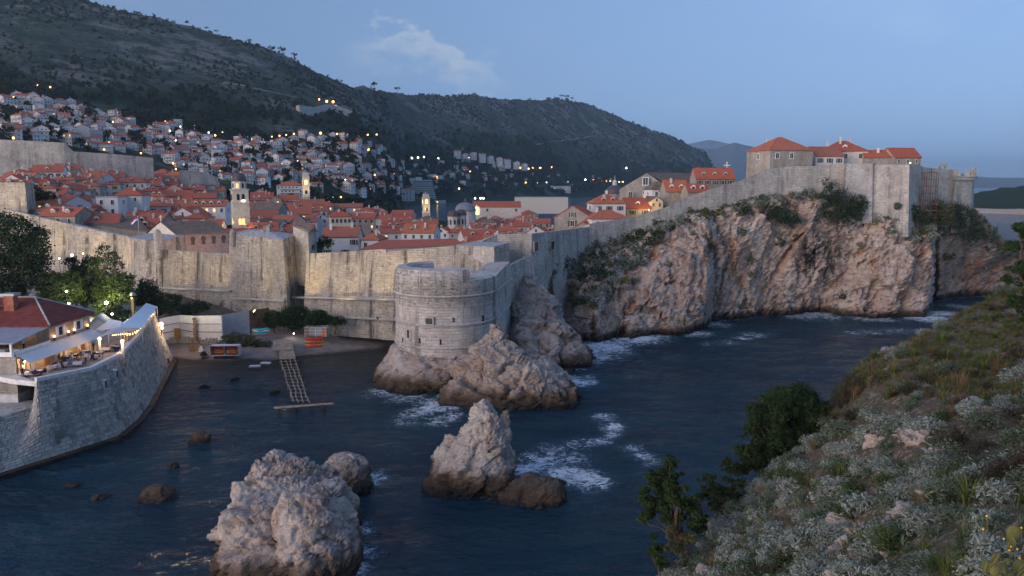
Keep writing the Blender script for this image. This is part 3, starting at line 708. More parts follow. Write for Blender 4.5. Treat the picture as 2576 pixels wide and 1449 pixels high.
# ------------------------------------------------------------------ rock builders
def rockify(V, N, amp, scale, seed, keep=None, tall=1.0):
    """push points along N: blocks, cracks and roughness"""
    P = V/scale
    Pw = P + 0.35*np.stack([fbm(P*0.9+k*31, 3, seed+k) for k in range(3)], 1)
    f1, f2, cid, fa = worley(Pw*np.array([.6,.6,.75*tall]), seed, True)
    g1, g2, gid, fb = worley(Pw*1.7*np.array([1,1,1.4*tall])+5, seed+20, True)
    h1, h2, hid, fc = worley(Pw*5.3*np.array([1,1,1.5])+9, seed+40, True)
    msk = np.clip(fbm(P*0.8+7, 3, seed+70)*2.2+0.5, 0, 1)
    d = fbm(P*0.45, 3, seed+50, 0.5)*0.9 + fa*1.1 + (cid-0.5)*0.35 - np.exp(-(f2-f1)*11)*0.55*msk
    d = d + (fb*0.48 + (gid-0.5)*0.24 - np.exp(-(g2-g1)*11)*0.20)*(0.35+0.65*msk) + fc*0.20 + (hid-0.5)*0.09 + fbm(P*np.array([6,6,11]), 3, seed+60, 0.6, True)*0.07
    d = d - d.mean()
    d = d*amp
    if keep is not None: d = d*keep
    return V + N*d[:,None]
def loft_rock(name, rings, n=150, m=80, amp=1.0, scale=4.0, seed=1, mat='sea_rock', power=2.4, tilt=(0,0)):
    """rings: (z, px_left, px_right, Yc, ry) from low to high; closed top"""
    R = []
    for z, l, r, Yc, ry in rings:
        y = Yc; dpt = y*cP-(z-H)*sP
        x0, x1 = (l-CXP)/FPX*dpt, (r-CXP)/FPX*dpt
        R.append((z, (x0+x1)/2, y, abs(x1-x0)/2, ry))
    R = np.array(R); L = np.concatenate([[0], np.cumsum(np.hypot(np.diff(R[:,0]), np.diff(R[:,3])))])
    s = np.linspace(0, L[-1], m)
    Q = np.stack([np.interp(s, L, R[:,k]) for k in range(5)], 1)
    k = np.array([.25,.5,.25])
    for _ in range(2): Q[1:-1] = k[0]*Q[:-2]+k[1]*Q[1:-1]+k[2]*Q[2:]
    t = np.linspace(0, 2*np.pi, n, endpoint=False)
    ct, st = np.cos(t), np.sin(t); e = 2/power
    cx, sy = np.sign(ct)*np.abs(ct)**e, np.sign(st)*np.abs(st)**e
    V = np.stack([Q[:,1:2]+Q[:,3:4]*cx[None], Q[:,2:3]+Q[:,4:5]*sy[None], np.repeat(Q[:,0:1], n, 1)], -1).reshape(-1, 3)
    F = grid_faces(m, n, True)
    c = np.stack([Q[:,1], Q[:,2], Q[:,0]], 1).repeat(n, 0)
    N = V-c; N[:,2] = 0.0; N /= np.linalg.norm(N, axis=1)[:,None]+1e-6
    dz = np.gradient(Q[:,3])/(np.hypot(np.gradient(Q[:,0]), np.gradient(Q[:,3]))+1e-6)
    N[:,2] = -np.repeat(dz, n)*1.2; N[-n:] = (0,0,1); N /= np.linalg.norm(N, axis=1)[:,None]
    V = rockify(V, N, amp, scale, seed)
    V = np.concatenate([V, V[-n:].mean(0)[None]])
    T = np.concatenate([np.concatenate([F[:,[0,1,2]], F[:,[0,2,3]]]), np.stack([np.arange(n)+(m-1)*n, (np.arange(n)+1)%n+(m-1)*n, np.full(n, m*n)], 1)])
    return V, T
def rock_obj(name, lofts, label, mat='sea_rock', cat='rock', group=None):
    Vs, Ts, o = [], [], 0
    for V, T in lofts: Vs.append(V); Ts.append(T+o); o += len(V)
    V = np.concatenate(Vs); base = V[V[:,2] < V[:,2].min()+1.5].mean(0)
    ob = link(name, np_mesh(name, V-base, np.concatenate(Ts), mat, False), None, base)
    return tag(ob, label, cat, group)
WL = []      # (x, y, radius, strength) foam sources

# ---- the cliff under the right-hand wall
CT = np.array([(1340,800,196),(1372,792,200),(1385,700,206),(1402,652,212),(1420,634,220),(1455,624,228),(1500,610,232),(1530,596,235),(1600,572,240),(1704,534,243),(1792,524,245),(1917,494,248),(2042,486,251),(2125,494,252),(2195,508,253),
               (2275,548,251),(2315,528,257),(2402,516,263),(2447,520,269),(2490,565,273),(2520,602,277),(2560,628,285),(2640,650,292),(2720,670,300)], float)
CW = np.array([(1340,815),(1400,830),(1450,850),(1500,862),(1560,851),(1650,839),(1765,830),(1795,806),(1850,803),(1950,790),(2050,787),(2150,792),(2240,798),(2325,797),(2345,770),(2362,757),(2400,748),(2450,745),(2500,742),(2560,735),(2720,722)], float)
def cliff():
    nc, nr = 620, 190
    px = np.linspace(1345, 2715, nc)
    pw = np.interp(px, CW[:,0], CW[:,1]); pt = np.interp(px, CT[:,0], CT[:,1]); yt = np.interp(px, CT[:,0], CT[:,2])
    B = np.array([gz(a, b, 0.0) for a, b in zip(px, pw)]); T = np.array([at(a, b, c) for a, b, c in zip(px, pt, yt)])
    # keep the face leaning back
    v = np.linspace(-0.06, 1, nr)[:,None]
    prof = np.clip(v, 0, 1)
    pr = prof**1.25
    X = B[:,0]+(T[:,0]-B[:,0])*prof; Y = B[:,1]+(T[:,1]-B[:,1])*(0.30*prof+0.70*pr**1.6); Zc = T[:,2]*prof + np.minimum(v, 0)*40
    rec = np.exp(-((px-2347-12*(v-0.4))/11.0)**2)*np.clip(1.15-v*1.25, 0, 1)      # sea cave
    Y = Y + rec*22; X = X + rec*22*(px-CXP)/FPX
    V = np.stack([X + 0*v, Y + 0*v, Zc + 0*v], -1).reshape(-1, 3)
    keep = (np.clip((1.0-v)/0.10, 0.12, 1)*np.ones(nc)).ravel()
    N = np.tile(np.array([-0.1,-1.0,0.25]), (len(V), 1)); N /= np.linalg.norm(N[0])
    # buttresses and gullies slanting up to the right
    G = np.stack([(V[:,0]-V[:,2]*0.55)/15, V[:,2]/60, 0*V[:,0]], 1)
    bigr = fbm(G*1.25, 4, 70, 0.5, True); big = bigr*3.2*keep
    rust = np.clip((-bigr-0.02)*2.6, 0, 1)*np.clip(fbm(G*3, 3, 78)*1.5+0.75, 0, 1)
    V = V + N*big[:,None]
    # long slanting gullies, rust stained, and the sooty curtain under the big bush
    pxy = np.stack(proj((V[:,0], V[:,1], V[:,2])), 1); gul = np.zeros(len(V))
    pxy = pxy + np.stack([fbm(V/7, 4, 73)*26, fbm(V/7+40, 4, 74)*20], 1)
    for ln, wd, st in (([(1722,505),(1690,560),(1640,660),(1590,760),(1560,835)],9,1.0),([(2022,588),(1975,660),(1920,740)],9,.9),([(1800,548),(1788,640),(1768,720)],6,.6),([(2185,600),(2100,715),(2050,775)],6,.5),([(1452,640),(1468,740),(1488,845)],6,.7),([(1850,560),(1830,660),(1800,760)],5,.5),([(2270,620),(2240,720),(2180,780)],5,.5)):
        for (x0, y0), (x1, y1) in zip(ln[:-1], ln[1:]):
            d_ = np.array([x1-x0, y1-y0], float); L_ = np.linalg.norm(d_); d_ /= L_
            r_ = pxy-np.array([x0, y0]); s_ = np.clip(r_@d_, 0, L_); dd = np.linalg.norm(r_-s_[:,None]*d_, axis=1)
            gul = np.maximum(gul, st*np.clip(.55+fbm(V/6, 3, 76)*1.1, .1, 1)*np.exp(-(dd/(wd*(1+.5*vnoise(V/5, 72))))**2))
    V = V - N*(gul*4.0*keep)[:,None]; rust = np.maximum(rust*.7, np.clip(gul*1.15, 0, .85))
    soot = np.exp(-(((pxy[:,0]-2060-(pxy[:,1]-640)*.15)/52)**2 + ((pxy[:,1]-650)/75)**2)**2)
    # dipping beds
    bed = (V[:,2] - 0.28*V[:,0])/2.6 + fbm(V/9, 3, 75)*1.3
    V = V + N*(((bed-np.floor(bed))**2 - 0.33)*1.3*keep)[:,None]
    V = rockify(V, N, 3.0, 6.0, 80, keep, 0.55)
    # shelf running back under the wall
    last = V.reshape(nr, nc, 3)[-1]
    back = [last + np.array([0,6,0.6]), last + np.array([0,14,-2.0]), last+np.array([0,16,-30.0])]
    V = np.concatenate([V]+back); F = grid_faces(nr+3, nc)
    for i in range(0, nc, 5): WL.append((B[i,0], B[i,1]-1.0, 2.6, 0.55))
    o = link('cliff', np_mesh('cliff', V, F, 'cliff_rock', False, {'rust': np.concatenate([rust, np.zeros(3*nc)]), 'soot': np.concatenate([soot, np.zeros(3*nc)])})); structure(o)
    return V.reshape(nr+3, nc, 3)
CLIFF = cliff()

# ---- rocks in the water
rock_obj('sea_rock', [
  loft_rock('a', [(-2,568,885,80,8.5),(1.0,568,882,81,8.2),(3.8,575,878,82,7.6),(5.4,590,842,83.5,6.6),(6.6,615,810,86,5.0),(7.4,640,775,88,3.6),(8.0,662,735,89.5,2.0),(8.2,674,710,90,1.0)], 230, 120, 1.5, 2.9, 11),
  loft_rock('b', [(-2,700,905,78,6),(1,705,905,78.5,5.8),(4,712,895,79,5),(6.3,722,862,80,4),(7.4,738,820,80.5,2.4),(7.7,760,800,81,1)], 150, 70, 1.0, 2.6, 14),
  loft_rock('c', [(-2,835,912,88,3.6),(0.8,840,908,88,3.4),(2.6,848,896,88.5,2.4),(3.3,858,882,88.5,1)], 90, 45, 0.6, 1.8, 17)],
  'huge grey-brown boulder standing in the water at the bottom edge')
rock_obj('sea_rock', [loft_rock('a', [(-2,806,938,101,4.4),(0.6,808,940,101,4.2),(2.2,812,930,101.5,3.4),(3.4,826,905,102,2.3),(4.0,842,884,102,1)], 110, 55, 0.55, 2.2, 23),
                      loft_rock('b', [(-2,770,850,98,3),(1.0,775,845,98,3),(2.6,782,836,98.5,2.2),(3.3,795,822,98.5,0.8)], 80, 40, 0.5, 1.8, 27)],
  'flat-topped pale rock with a dark base just behind the huge boulder')
rock_obj('sea_rock', [
  loft_rock('a', [(-2,1074,1306,102,5.6),(0.8,1078,1306,102,5.4),(3.0,1090,1294,102,4.8),(5.0,1124,1280,102.3,4.0),(6.8,1152,1266,102.6,3.1),(8.4,1180,1254,102.8,2.2),(9.5,1196,1242,103,1.4),(10.4,1210,1232,103,0.7),(11.0,1217,1227,103,0.3)], 200, 120, 1.15, 2.7, 31),
  loft_rock('b', [(5.5,1235,1288,103,1.6),(7.6,1244,1284,103.2,1.2),(9.0,1258,1280,103.4,0.7),(9.7,1264,1276,103.4,0.35)], 60, 40, 0.4, 1.4, 35)],
  'tall pointed pale sea rock standing alone in the bay')
rock_obj('sea_rock', [loft_rock('a', [(-1.5,1240,1425,97,3.0),(0.4,1248,1424,97,2.8),(1.4,1262,1416,97.2,2.2),(2.2,1290,1400,97.4,1.4),(2.5,1320,1380,97.5,0.6)], 130, 45, 0.75, 2.0, 41, 'low_rock')],
  'low dark wet reef at the foot of the pointed sea rock', 'low_rock')
rock_obj('sea_rock', [
  loft_rock('a', [(-2,932,1215,158,11),(0.8,938,1212,158,10.8),(3.0,956,1225,159,10.4),(5.0,976,1240,160.5,10.0),(6.6,992,1252,162,9.6),(7.4,1030,1220,163,7)], 240, 80, 1.15, 3.4, 51),
  loft_rock('b', [(-2,1118,1452,146,10),(0.8,1126,1450,146,9.8),(3.0,1138,1430,147,8.8),(5.2,1152,1385,148,7.4),(7.2,1185,1330,149.5,5.6),(9.2,1218,1300,151,3.8),(11.0,1232,1280,152,2.2),(12.6,1238,1264,152.5,1.1),(13.3,1244,1256,152.5,0.5)], 240, 110, 1.5, 3.2, 55)],
  'broad jagged rock carrying the round stone fort')
rock_obj('sea_rock', [
  loft_rock('a', [(-2,1262,1480,178,12),(0.8,1266,1480,178,11.8),(3.5,1270,1464,179,11),(7,1272,1432,181,10),(9.5,1274,1402,183,8.6),(12.5,1276,1382,185,7),(15.5,1284,1356,186.5,5.0),(17.8,1298,1340,187.5,2.8),(19,1308,1328,188,0.9)], 230, 120, 1.7, 3.6, 61)],
  'steep pale rock spur between the round fort and the cliff wall')
for k, (l, r, py, hh, sd) in enumerate(((478,530,1108,1.5,71),(346,444,1250,1.5,73),(424,452,1172,0.6,77),(228,274,1252,0.5,79),(168,202,1222,0.4,83),(505,523,972,0.5,85),(676,700,986,0.4,87),(580,600,956,0.4,89))):
    Yc = gz((l+r)/2, py, 0).y; wd = (r-l)/FPX*Yc/2
    V, T = loft_rock('r', [(-1,l-6,r+6,Yc,wd*0.9),(0.1,l,r,Yc,wd*0.8),(hh*0.6,l+(r-l)*.12,r-(r-l)*.1,Yc,wd*0.6),(hh,l+(r-l)*.35,r-(r-l)*.3,Yc,wd*0.25)], 60, 26, 0.35, 1.2, sd, 'low_rock')
    rock_obj('low_rock', [(V, T)], ['round dark rock poking out of the bay below the log pier','long flat dark rock in the water left of the huge boulder','small dark rock between the round dark rock and the long flat one',
      'small dark rock left of the long flat dark rock','tiny dark rock nearest the sea wall corner','small dark stone in the shallows left of the log pier','pair-sized dark stone beside the log pier','small dark stone near the beach edge'][k], 'low_rock', 'rock')
for px, py, r, s_ in ((545,1400,3,.3),(900,1390,5,.9),(905,1330,4,.8),(930,1205,4,.95),(960,1190,4,.6),(905,1230,3,.8),(880,1440,5,.9),(1075,1205,3,.3),(1240,1235,4,.95),(1280,1225,3,.9),(1330,1180,6,.9),(1370,1160,7,.85),(1420,1190,7,.95),
                      (1470,1205,7,1.0),(1500,1215,4,.9),(1430,1150,7,.75),(1390,1130,7,.6),(1345,1150,5,.8),(1520,1050,3.5,.8),(1545,1075,3.5,.85),(1540,1095,3,.7),(1515,1110,3,.8),(1590,1125,3.5,.7),(1620,1145,3.5,.75),(1640,1160,3,.6),(1450,1115,5,.6),(1480,1112,4,.6),
                      (985,985,7,.85),(1030,995,8,.8),(1080,980,7,.75),(1110,1018,7,1.05),(1090,1030,5,.95),(1050,1040,6,.7),(1130,1050,5,.75),(1020,1060,6,.6),(1100,1060,5,.7),(1170,1000,5,.8),(1250,1005,6,.9),(1320,1000,6,.8),(1400,975,6,.9),(1450,960,6,.95),(1475,950,4,.6),
                      (1480,880,7,.95),(1520,870,8,1.05),(1600,848,9,1.1),(1640,842,6,.9),(1560,862,6,.8),(1470,905,8,.8),(1500,895,7,.85),(1550,882,7,.7),(1700,835,6,.7),(1745,838,6,.8),(1800,815,6,.7),(1870,850,5,.6),(1900,842,5,.65),(1935,840,4,.5),(1830,862,5,.55),(1780,866,4,.5),
                      (2050,790,7,.8),(2020,796,7,.75),(2080,797,6,.7),(2180,800,6,.8),(2220,803,6,.75),(2330,800,8,.95),(2380,790,7,.85),(2420,772,6,.7),(2250,832,5,.6),(2200,835,6,.6),(2150,838,5,.6),(2300,832,5,.5),(1480,1000,3,.3),(1560,950,4,.3),(1680,900,4,.4),(1700,925,3,.35),(1590,950,4,.45),
                      (1180,1240,3,.5),(1170,1225,3,.4),(1440,1022,4,.25),(1000,1185,4,.35),(990,1120,5,.25)):
    g = gz(px, py, 0); WL.append((g.x, g.y, r*g.y/170*0.72+0.7, s_))
for px, py, r, s_ in ((950,968,4,.6),(1000,975,5,.7),(1130,995,5,.9),(1200,1008,5,.95),(1280,1003,5,.8),(1370,985,5,.8),(1440,955,5,.9),(1460,930,4,.6),(930,1390,3,.6)):
    g = gz(px, py, 0); WL.append((g.x, g.y, r*0.7, s_))

# ------------------------------------------------------------------ the sea
def sea():
    ys = np.concatenate([np.arange(20, 70, 1.2), np.arange(70, 140, 0.55), np.arange(140, 270, 0.8), np.arange(270, 420, 3.0), np.geomspace(420, 45000, 50)])
    nx = 430; uu_ = np.linspace(-1.0, 1.0, nx)
    U, Yg = np.meshgrid(uu_, ys); X = U*Yg*(1+0*Yg); 
    V = np.stack([X.ravel(), Yg.ravel(), 0*X.ravel()], 1)
    near = np.clip((330-V[:,1])/150, 0, 1)
    hgt = fbm(V*np.array([1/9.,1/5.5,0]), 4, 90, 0.55)*0.30 + fbm(V*np.array([1/30.,1/17.,0]), 3, 95)*0.35
    V[:,2] = hgt*near
    foam = np.zeros(len(V))
    for x, y, r, s_ in WL:
        m = (np.abs(V[:,0]-x) < 3*r) & (np.abs(V[:,1]-y) < 4.5*r)
        if m.any():
            d = ((V[m,0]-x)/r)**2 + ((V[m,1]-y)/(r*1.15))**2
            foam[m] = np.maximum(foam[m], s_*np.exp(-d*0.75))
    # shallow brown water inside the cove
    pxs = CXP + FPX*V[:,0]/np.maximum(1, V[:,1]*cP+H*sP); pys = CYP - FPX*(V[:,1]*sP - H*cP)/np.maximum(1, V[:,1]*cP+H*sP)
    edge = np.interp(pxs, [430,520,700,850,960,1000], [915,925,920,905,890,880])
    sh = np.clip(1-(pys-edge)/np.interp(pxs, [430,560,700,900,1000], [40,40,70,110,70]), 0, 1)*((pxs > 425) & (pxs < 1010))
    sh = np.maximum(sh, 0.35*np.clip(1-(pys-905)/130, 0, 1)*((pxs > 700) & (pxs < 980)))
    o = link('sea', np_mesh('sea', V, grid_faces(len(ys), nx), 'sea_water', True, {'foam': foam, 'shallow': sh*0.95}))
    o['kind'] = 'structure'
sea()

# ------------------------------------------------------------------ cove: beach, ground by the gate
def sheet(name, rows, mat, amp=0.12, seed=5, sub=8, smooth=True):
    """rows: lists of world points (same length); refined and roughened"""
    A = np.array([[tuple(p) for p in r] for r in rows], float); nr, nc = A.shape[:2]
    ri = np.linspace(0, nr-1, (nr-1)*sub+1); ci = np.linspace(0, nc-1, (nc-1)*sub+1)
    B = np.stack([np.stack([np.interp(ri, np.arange(nr), A[:,j,k]) for j in range(nc)], 1) for k in range(3)], -1)
    D = np.stack([np.stack([np.interp(ci, np.arange(nc), B[i,:,k]) for i in range(len(ri))], 0) for k in range(3)], -1)
    V = D.reshape(-1, 3); V[:,2] += fbm(V/2.2, 4, seed)*amp
    return link(name, np_mesh(name, V, grid_faces(len(ri), len(ci)), mat, smooth))
bx = [395,436,500,560,620,700,760,850,930,985,1030]
def brow(pys, z): return [gz(a, b, z) for a, b in zip(bx, pys)]
structure(sheet('beach', [brow([925,918,925,928,922,925,914,908,905,900,895], -0.9), brow([905,902,908,912,906,908,898,892,885,875,868], 0.05),
        brow([890,888,893,895,892,893,886,872,862,855,850], 0.8), brow([872,868,872,876,874,874,866,850,842,838,836], 2.0),
        brow([845,842,846,850,850,850,842,832,826,822,820], 3.2), brow([815,812,816,820,822,820,812,806,800,798,796], 3.8), brow([760,760,765,770,775,775,770,765,762,760,760], 4.0)], 'beach_pebble', 0.22, 5))
# ground outside the gate, behind the restaurant
G0 = [(-230,150),(-150,128),(-101,126),(-90,140),(-86,172),(-88,186),(-94,205),(-96,222),(-100,240),(-130,270),(-260,290)]
mb = MB(); mb.face([(x, y, 11.0) for x, y in G0])
structure(mb.add('forecourt_ground', 'paving'))
structure(sheet('bank', [[(-88,186,10.95),(-94,205,10.95),(-96,222,10.95),(-100,240,10.95)], [(-84,191,8.6),(-84,207,9),(-84,222,9.5),(-88,240,9.5)], [(-80,194,5.5),(-70,205,6.2),(-66,222,6.5),(-66,240,6.5)], [(-70,197,3.8),(-56,205,4.2),(-50,222,4.4),(-50,240,4.4)]], 'slope_soil', .3, 9))

# ------------------------------------------------------------------ the slope in the foreground
SA = [(1610,1620,42),(1650,1520,46),(1690,1449,50),(1800,1330,54),(1900,1225,58),(2000,1130,61),(2080,1045,64),(2170,910,70),(2300,850,78),(2450,772,86),(2576,690,92),(2720,600,100)]
SM = [(1800,1700,27),(1860,1600,30),(1950,1510,33),(2060,1425,34),(2180,1345,34),(2300,1270,33),(2400,1180,34),(2520,1085,38),(2620,990,44),(2720,900,52),(2820,800,60),(2960,700,70)]
SB = [(2000,1850,17),(2100,1760,18),(2200,1700,18),(2330,1640,17),(2470,1600,15),(2620,1560,14),(2780,1500,14),(2950,1400,17),(3100,1270,21),(3200,1120,27),(3300,970,35),(3400,820,45)]
SC = [(2300,2300,9),(2400,2250,9),(2500,2200,9),(2700,2150,9),(2900,2100,9),(3100,2000,10),(3300,1900,11),(3600,1700,13),(3800,1500,16),(3900,1300,20),(4000,1100,26),(4100,900,34)]
def slope():
    A, Mm, B, D = (np.array([tuple(at(*q)) for q in L]) for L in (SA, SM, SB, SC))
    A[:,2] -= .5; rh = A*np.array([1,1,0]); rh /= np.linalg.norm(rh, axis=1)[:,None]     # the ground breaks away behind this edge
    off1 = A + rh*2.5 + np.array([0,0,-4.5]); off2 = A + rh*6 + np.array([0,0,-13.0]); off3 = (A+rh*10)*np.array([1,1,0])+np.array([0,0,-3.0])
    rows = np.stack([off3, off2, off1, A, A*.5+Mm*.5+np.array([0,0,.1]), Mm, Mm*.5+B*.5+np.array([0,0,.25]), B, D])
    nr, nc = rows.shape[:2]
    def cat(P, k):
        n = len(P); t = np.linspace(0, n-1, k); i = np.clip(t.astype(int), 0, n-2); f = (t-i)[(...,)+(None,)*(P.ndim-1)]
        p0, p1, p2, p3 = P[np.clip(i-1,0,n-1)], P[i], P[i+1], P[np.clip(i+2,0,n-1)]
        return .5*((2*p1)+(-p0+p2)*f+(2*p0-5*p1+4*p2-p3)*f*f+(-p0+3*p1-3*p2+p3)*f**3)
    G = cat(rows, 220); G = np.swapaxes(cat(np.swapaxes(G, 0, 1), 260), 0, 1)
    V = G.reshape(-1, 3)
    inn = np.clip((np.arange(220)-60)/60, 0.25, 1).repeat(260)
    V[:,2] += (fbm(V/3.2, 5, 110, 0.55)*0.55 + fbm(V/1.0, 3, 115, 0.6, True)*0.16)*inn
    o = link('slope_ground', np_mesh('slope_ground', V, grid_faces(220, 260), 'slope_soil', True)); structure(o)
    return V.reshape(220, 260, 3)
SLOPE = slope()
# ================================================================== city walls and forts
def V3(p): return Vector((p[0], p[1], p[2]))
def offset_line(P, d):
    """plan offset of a polyline to its left side (away from the camera when it runs left to right)"""
    out = []
    for i in range(len(P)):
        a = P[max(0, i-1)]; b = P[min(len(P)-1, i+1)]
        t = Vector((b.x-a.x, b.y-a.y, 0)).normalized()
        out.append(P[i] + Vector((-t.y, t.x, 0))*d)
    return out
def wall_run(name, label, pts, zbot, thick=4.0, batter=1.2, mat='wall_stone', top='walk_stone', cat='city wall', par=0.9, ledge=None, group=None, parapet=True):
    """pts: (px, py, Y) of the outer top edge, left to right"""
    P = [at(*q) for q in pts]
    zb = zbot if hasattr(zbot, '__len__') else [zbot]*len(P)
    t = thing(name, label, cat, (P[0].x, P[0].y, zb[0]), 0, group)
    out = offset_line(P, -batter); inn = offset_line(P, thick); pin = offset_line(P, 0.7)
    m = MB()
    L = 0; dist = [0]
    for i in range(len(P)-1): L += (P[i+1]-P[i]).length; dist.append(L)
    for i in range(len(P)-1):
        a, b = Vector((out[i].x, out[i].y, zb[i])), Vector((out[i+1].x, out[i+1].y, zb[i+1]))
        m.face([a, b, P[i+1], P[i]], 0, [(dist[i], zb[i]), (dist[i+1], zb[i+1]), (dist[i+1], P[i+1].z), (dist[i], P[i].z)])
        m.face([(inn[i+1].x, inn[i+1].y, zb[i+1]), (inn[i].x, inn[i].y, zb[i]), inn[i]-Vector((0,0,par)), inn[i+1]-Vector((0,0,par))], 0)
    m.face([(inn[0].x, inn[0].y, zb[0]), (out[0].x, out[0].y, zb[0]), P[0], inn[0]-Vector((0,0,par))], 0)
    m.face([(out[-1].x, out[-1].y, zb[-1]), (inn[-1].x, inn[-1].y, zb[-1]), inn[-1]-Vector((0,0,par)), P[-1]], 0)
    m.add('masonry', mat, t)
    w_ = MB()
    for i in range(len(P)-1):
        w_.face([pin[i]-Vector((0,0,par)), pin[i+1]-Vector((0,0,par)), inn[i+1]-Vector((0,0,par)), inn[i]-Vector((0,0,par))])
    w_.add('wall_walk', top, t)
    if parapet:
        c = MB()
        for i in range(len(P)-1):
            dz = Vector((0,0,0.01)); lo = Vector((0,0,par+0.02))
            c.face([P[i]+dz, P[i+1]+dz, pin[i+1]+dz, pin[i]+dz]); c.face([pin[i]-lo, pin[i]+dz, pin[i+1]+dz, pin[i+1]-lo])
        c.add('parapet', top, t)
    if ledge:
        for frac_pts in ledge:            # string course along the face: list of (px, py, Y)
            Q = [at(*q) for q in frac_pts]; c = MB()
            for i in range(len(Q)-1): c.tube(Q[i], Q[i+1], 0.28, n=6)
            c.add('string_course', 'fort_cap', t)
    return t
def tower(name, label, tops, zbot, batter=1.0, mat='wall_stone', top='lead_slab', cat='wall tower', group=None, peak=None):
    """tops: (px, py, Y) ring counter-clockwise from above, first edge towards the camera"""
    P = [at(*q) for q in tops]; c = sum(P, Vector())/len(P)
    t = thing(name, label, cat, (c.x, c.y, zbot), 0, group)
    lo = []
    for p in P:
        d = Vector((p.x-c.x, p.y-c.y, 0)).normalized(); lo.append(Vector((p.x, p.y, zbot)) + d*batter)
    m = MB(); n = len(P)
    for k in range(n): m.face([lo[k], lo[(k+1)%n], P[(k+1)%n], P[k]])
    m.add('masonry', mat, t)
    r = MB()
    if peak is not None:
        pk = at(*peak)
        for k in range(n): r.face([P[k]+Vector((0,0,.02)), P[(k+1)%n]+Vector((0,0,.02)), pk])
    else: r.face([p+Vector((0,0,.02)) for p in P])
    r.add('top_slab', top, t)
    return t

wall_run('city_wall', 'long stone city wall descending from the left edge behind the trees', [(-90,505,262),(42,533,247),(150,558,237),(250,581,230),(322,595,225)], 6, 5.5, 1.8)
T = tower('wall_tower', 'square stone wall tower at the far left edge, floodlit and cut off by the frame', [(-80,458,253),(62,459,249),(84,462,262),(-60,460,270)], 16, 1.0, 'wall_stone', 'walk_stone')
T = tower('wall_tower', 'stained square corner tower with a little stone turret on top', [(319,597,223),(400,607,214),(464,592,226),(388,585,236)], 5, 1.4)
tur = MB(); q = at(397,603,213.6); tur.lathe([(0.9,-5),(1.05,-1.2),(1.05,1.5),(0.85,2.2),(0.45,2.7),(0,2.9)], q, 14); tur.add('turret', 'wall_pale', T)
wall_run('city_wall', 'middle stretch of stone city wall below the pink church', [(400,628,215),(490,633,212),(579,638,209)], 4, 5.0, 2.2, ledge=[[(398,724,212.2),(490,728,209),(580,732,206)]])
tower('stone_block', 'grey stone block on the wall beside the pink church', [(404,594,224),(462,592,225),(470,589,234),(408,589,234)], 18, 0.1, 'wall_pale', 'lead_slab', 'wall tower')
T = tower('wall_tower', 'broad square wall tower with a low grey hipped top', [(577,587,207),(712,603,197.5),(748,590,207),(628,577,218)], 3, 1.6, 'wall_stone', 'lead_slab', peak=(668,578,206))
m = MB(); m.tube(at(580,750,204), at(716,757,195.6), 0.3, n=6); m.add('string_course', 'fort_cap', T)
m = MB(); q = at(673,590,205); m.box((q.x,q.y,q.z+0.6), (1.6,1.6,3.4)); m.add('chimney', 'wall_pale', T)
m = MB(); q = at(586,590,206); m.lathe([(0.7,-3),(0.8,0.6),(0.5,1.3),(0,1.5)], q, 10); m.add('turret', 'wall_pale', T)
# watch house with a sloping tiled roof
def lean_house():
    a, b, c_, d = at(737,566,205), at(775,582,200), at(796,578,206), at(758,560,212)
    t = thing('watch_house', 'narrow stone watch house with a sloping tiled roof on the wall', 'house', (a.x, a.y, 14))
    m = MB(); lo = [Vector((p.x, p.y, 14)) for p in (a,b,c_,d)]; m.prism(lo, [a,b,c_,d]); m.add('wall', 'wall_pale', t)
    r = MB(); up = Vector((0,0,2.2))
    A, B_, C_, D_ = a+Vector((-.4,-.3,-.1)), b+Vector((.2,-.4,-.4)), c_+Vector((.5,.2,-.4)), d+Vector((0,.3,-.1))
    e0, e1 = (A+D_)/2+up, (B_+C_)/2+up*0.55
    r.face([A,B_,e1,e0]); r.face([C_,D_,e0,e1]); r.face([B_,C_,e1]); r.face([D_,A,e0]); r.add('roof', 'roof_old', t)
    w_ = MB(); q = at(789,622,202.5); w_.box(q, (0.6,0.4,1.2)); w_.add('window', 'glass_dark', t)
lean_house()
wall_run('city_wall', 'stained stone city wall running behind the round fort', [(772,638,201),(860,634,197),(968,626,192.5),(972,634,192),(1060,625,189),(1149,617,186),(1246,621,180)], 2.5, 6.0, 3.0,
         ledge=[[(733,748,200.5),(860,751,193.6),(1000,754,187)],[(834,797,194.2),(920,801,190),(1000,806,186.6)]])
tower('wall_tower', 'square end block of the wall beside the round fort', [(1147,616,186),(1243,621,179.5),(1280,611,191),(1200,606,199)], 3, 0.4, 'fort_stone', 'walk_stone')
wall_run('city_wall', 'pale wall stepping up between the end block and the barred windows', [(1203,614,194),(1225,600,196),(1251,590,197.5),(1300,588,197),(1338,588,196)], 3, 5.0, 1.4, 'wall_pale')
wt = wall_run('sea_wall', 'tall grey sea wall with two square windows above the rock spur', [(1338,588,196),(1410,580,212),(1484,571,230)], [-1,1,14], 6.0, 0.8, 'wall_pale')
for px, py, Y, n_ in ((1347,620,196.5,0),(1388,617,206,1)):
    q = at(px, py, Y); m = MB()
    rzz = math.atan2(212-196, at(1410,580,212).x-at(1338,588,196).x)
    m.box(q, (2.2,0.5,2.6), rzz); o = m.add('window', 'wall_pale', wt)
    m = MB(); m.box((q.x+.1,q.y-.06,q.z), (1.7,0.5,2.1), rzz); m.add('pane', 'glass_dark', o)
m = MB(); a, b = at(1388,700,205.5), at(1392,800,203.4); m.tube(a, b, 0.15, 1.0, 6); st_ = m.add('rust_stain_pipe', 'rust', wt)
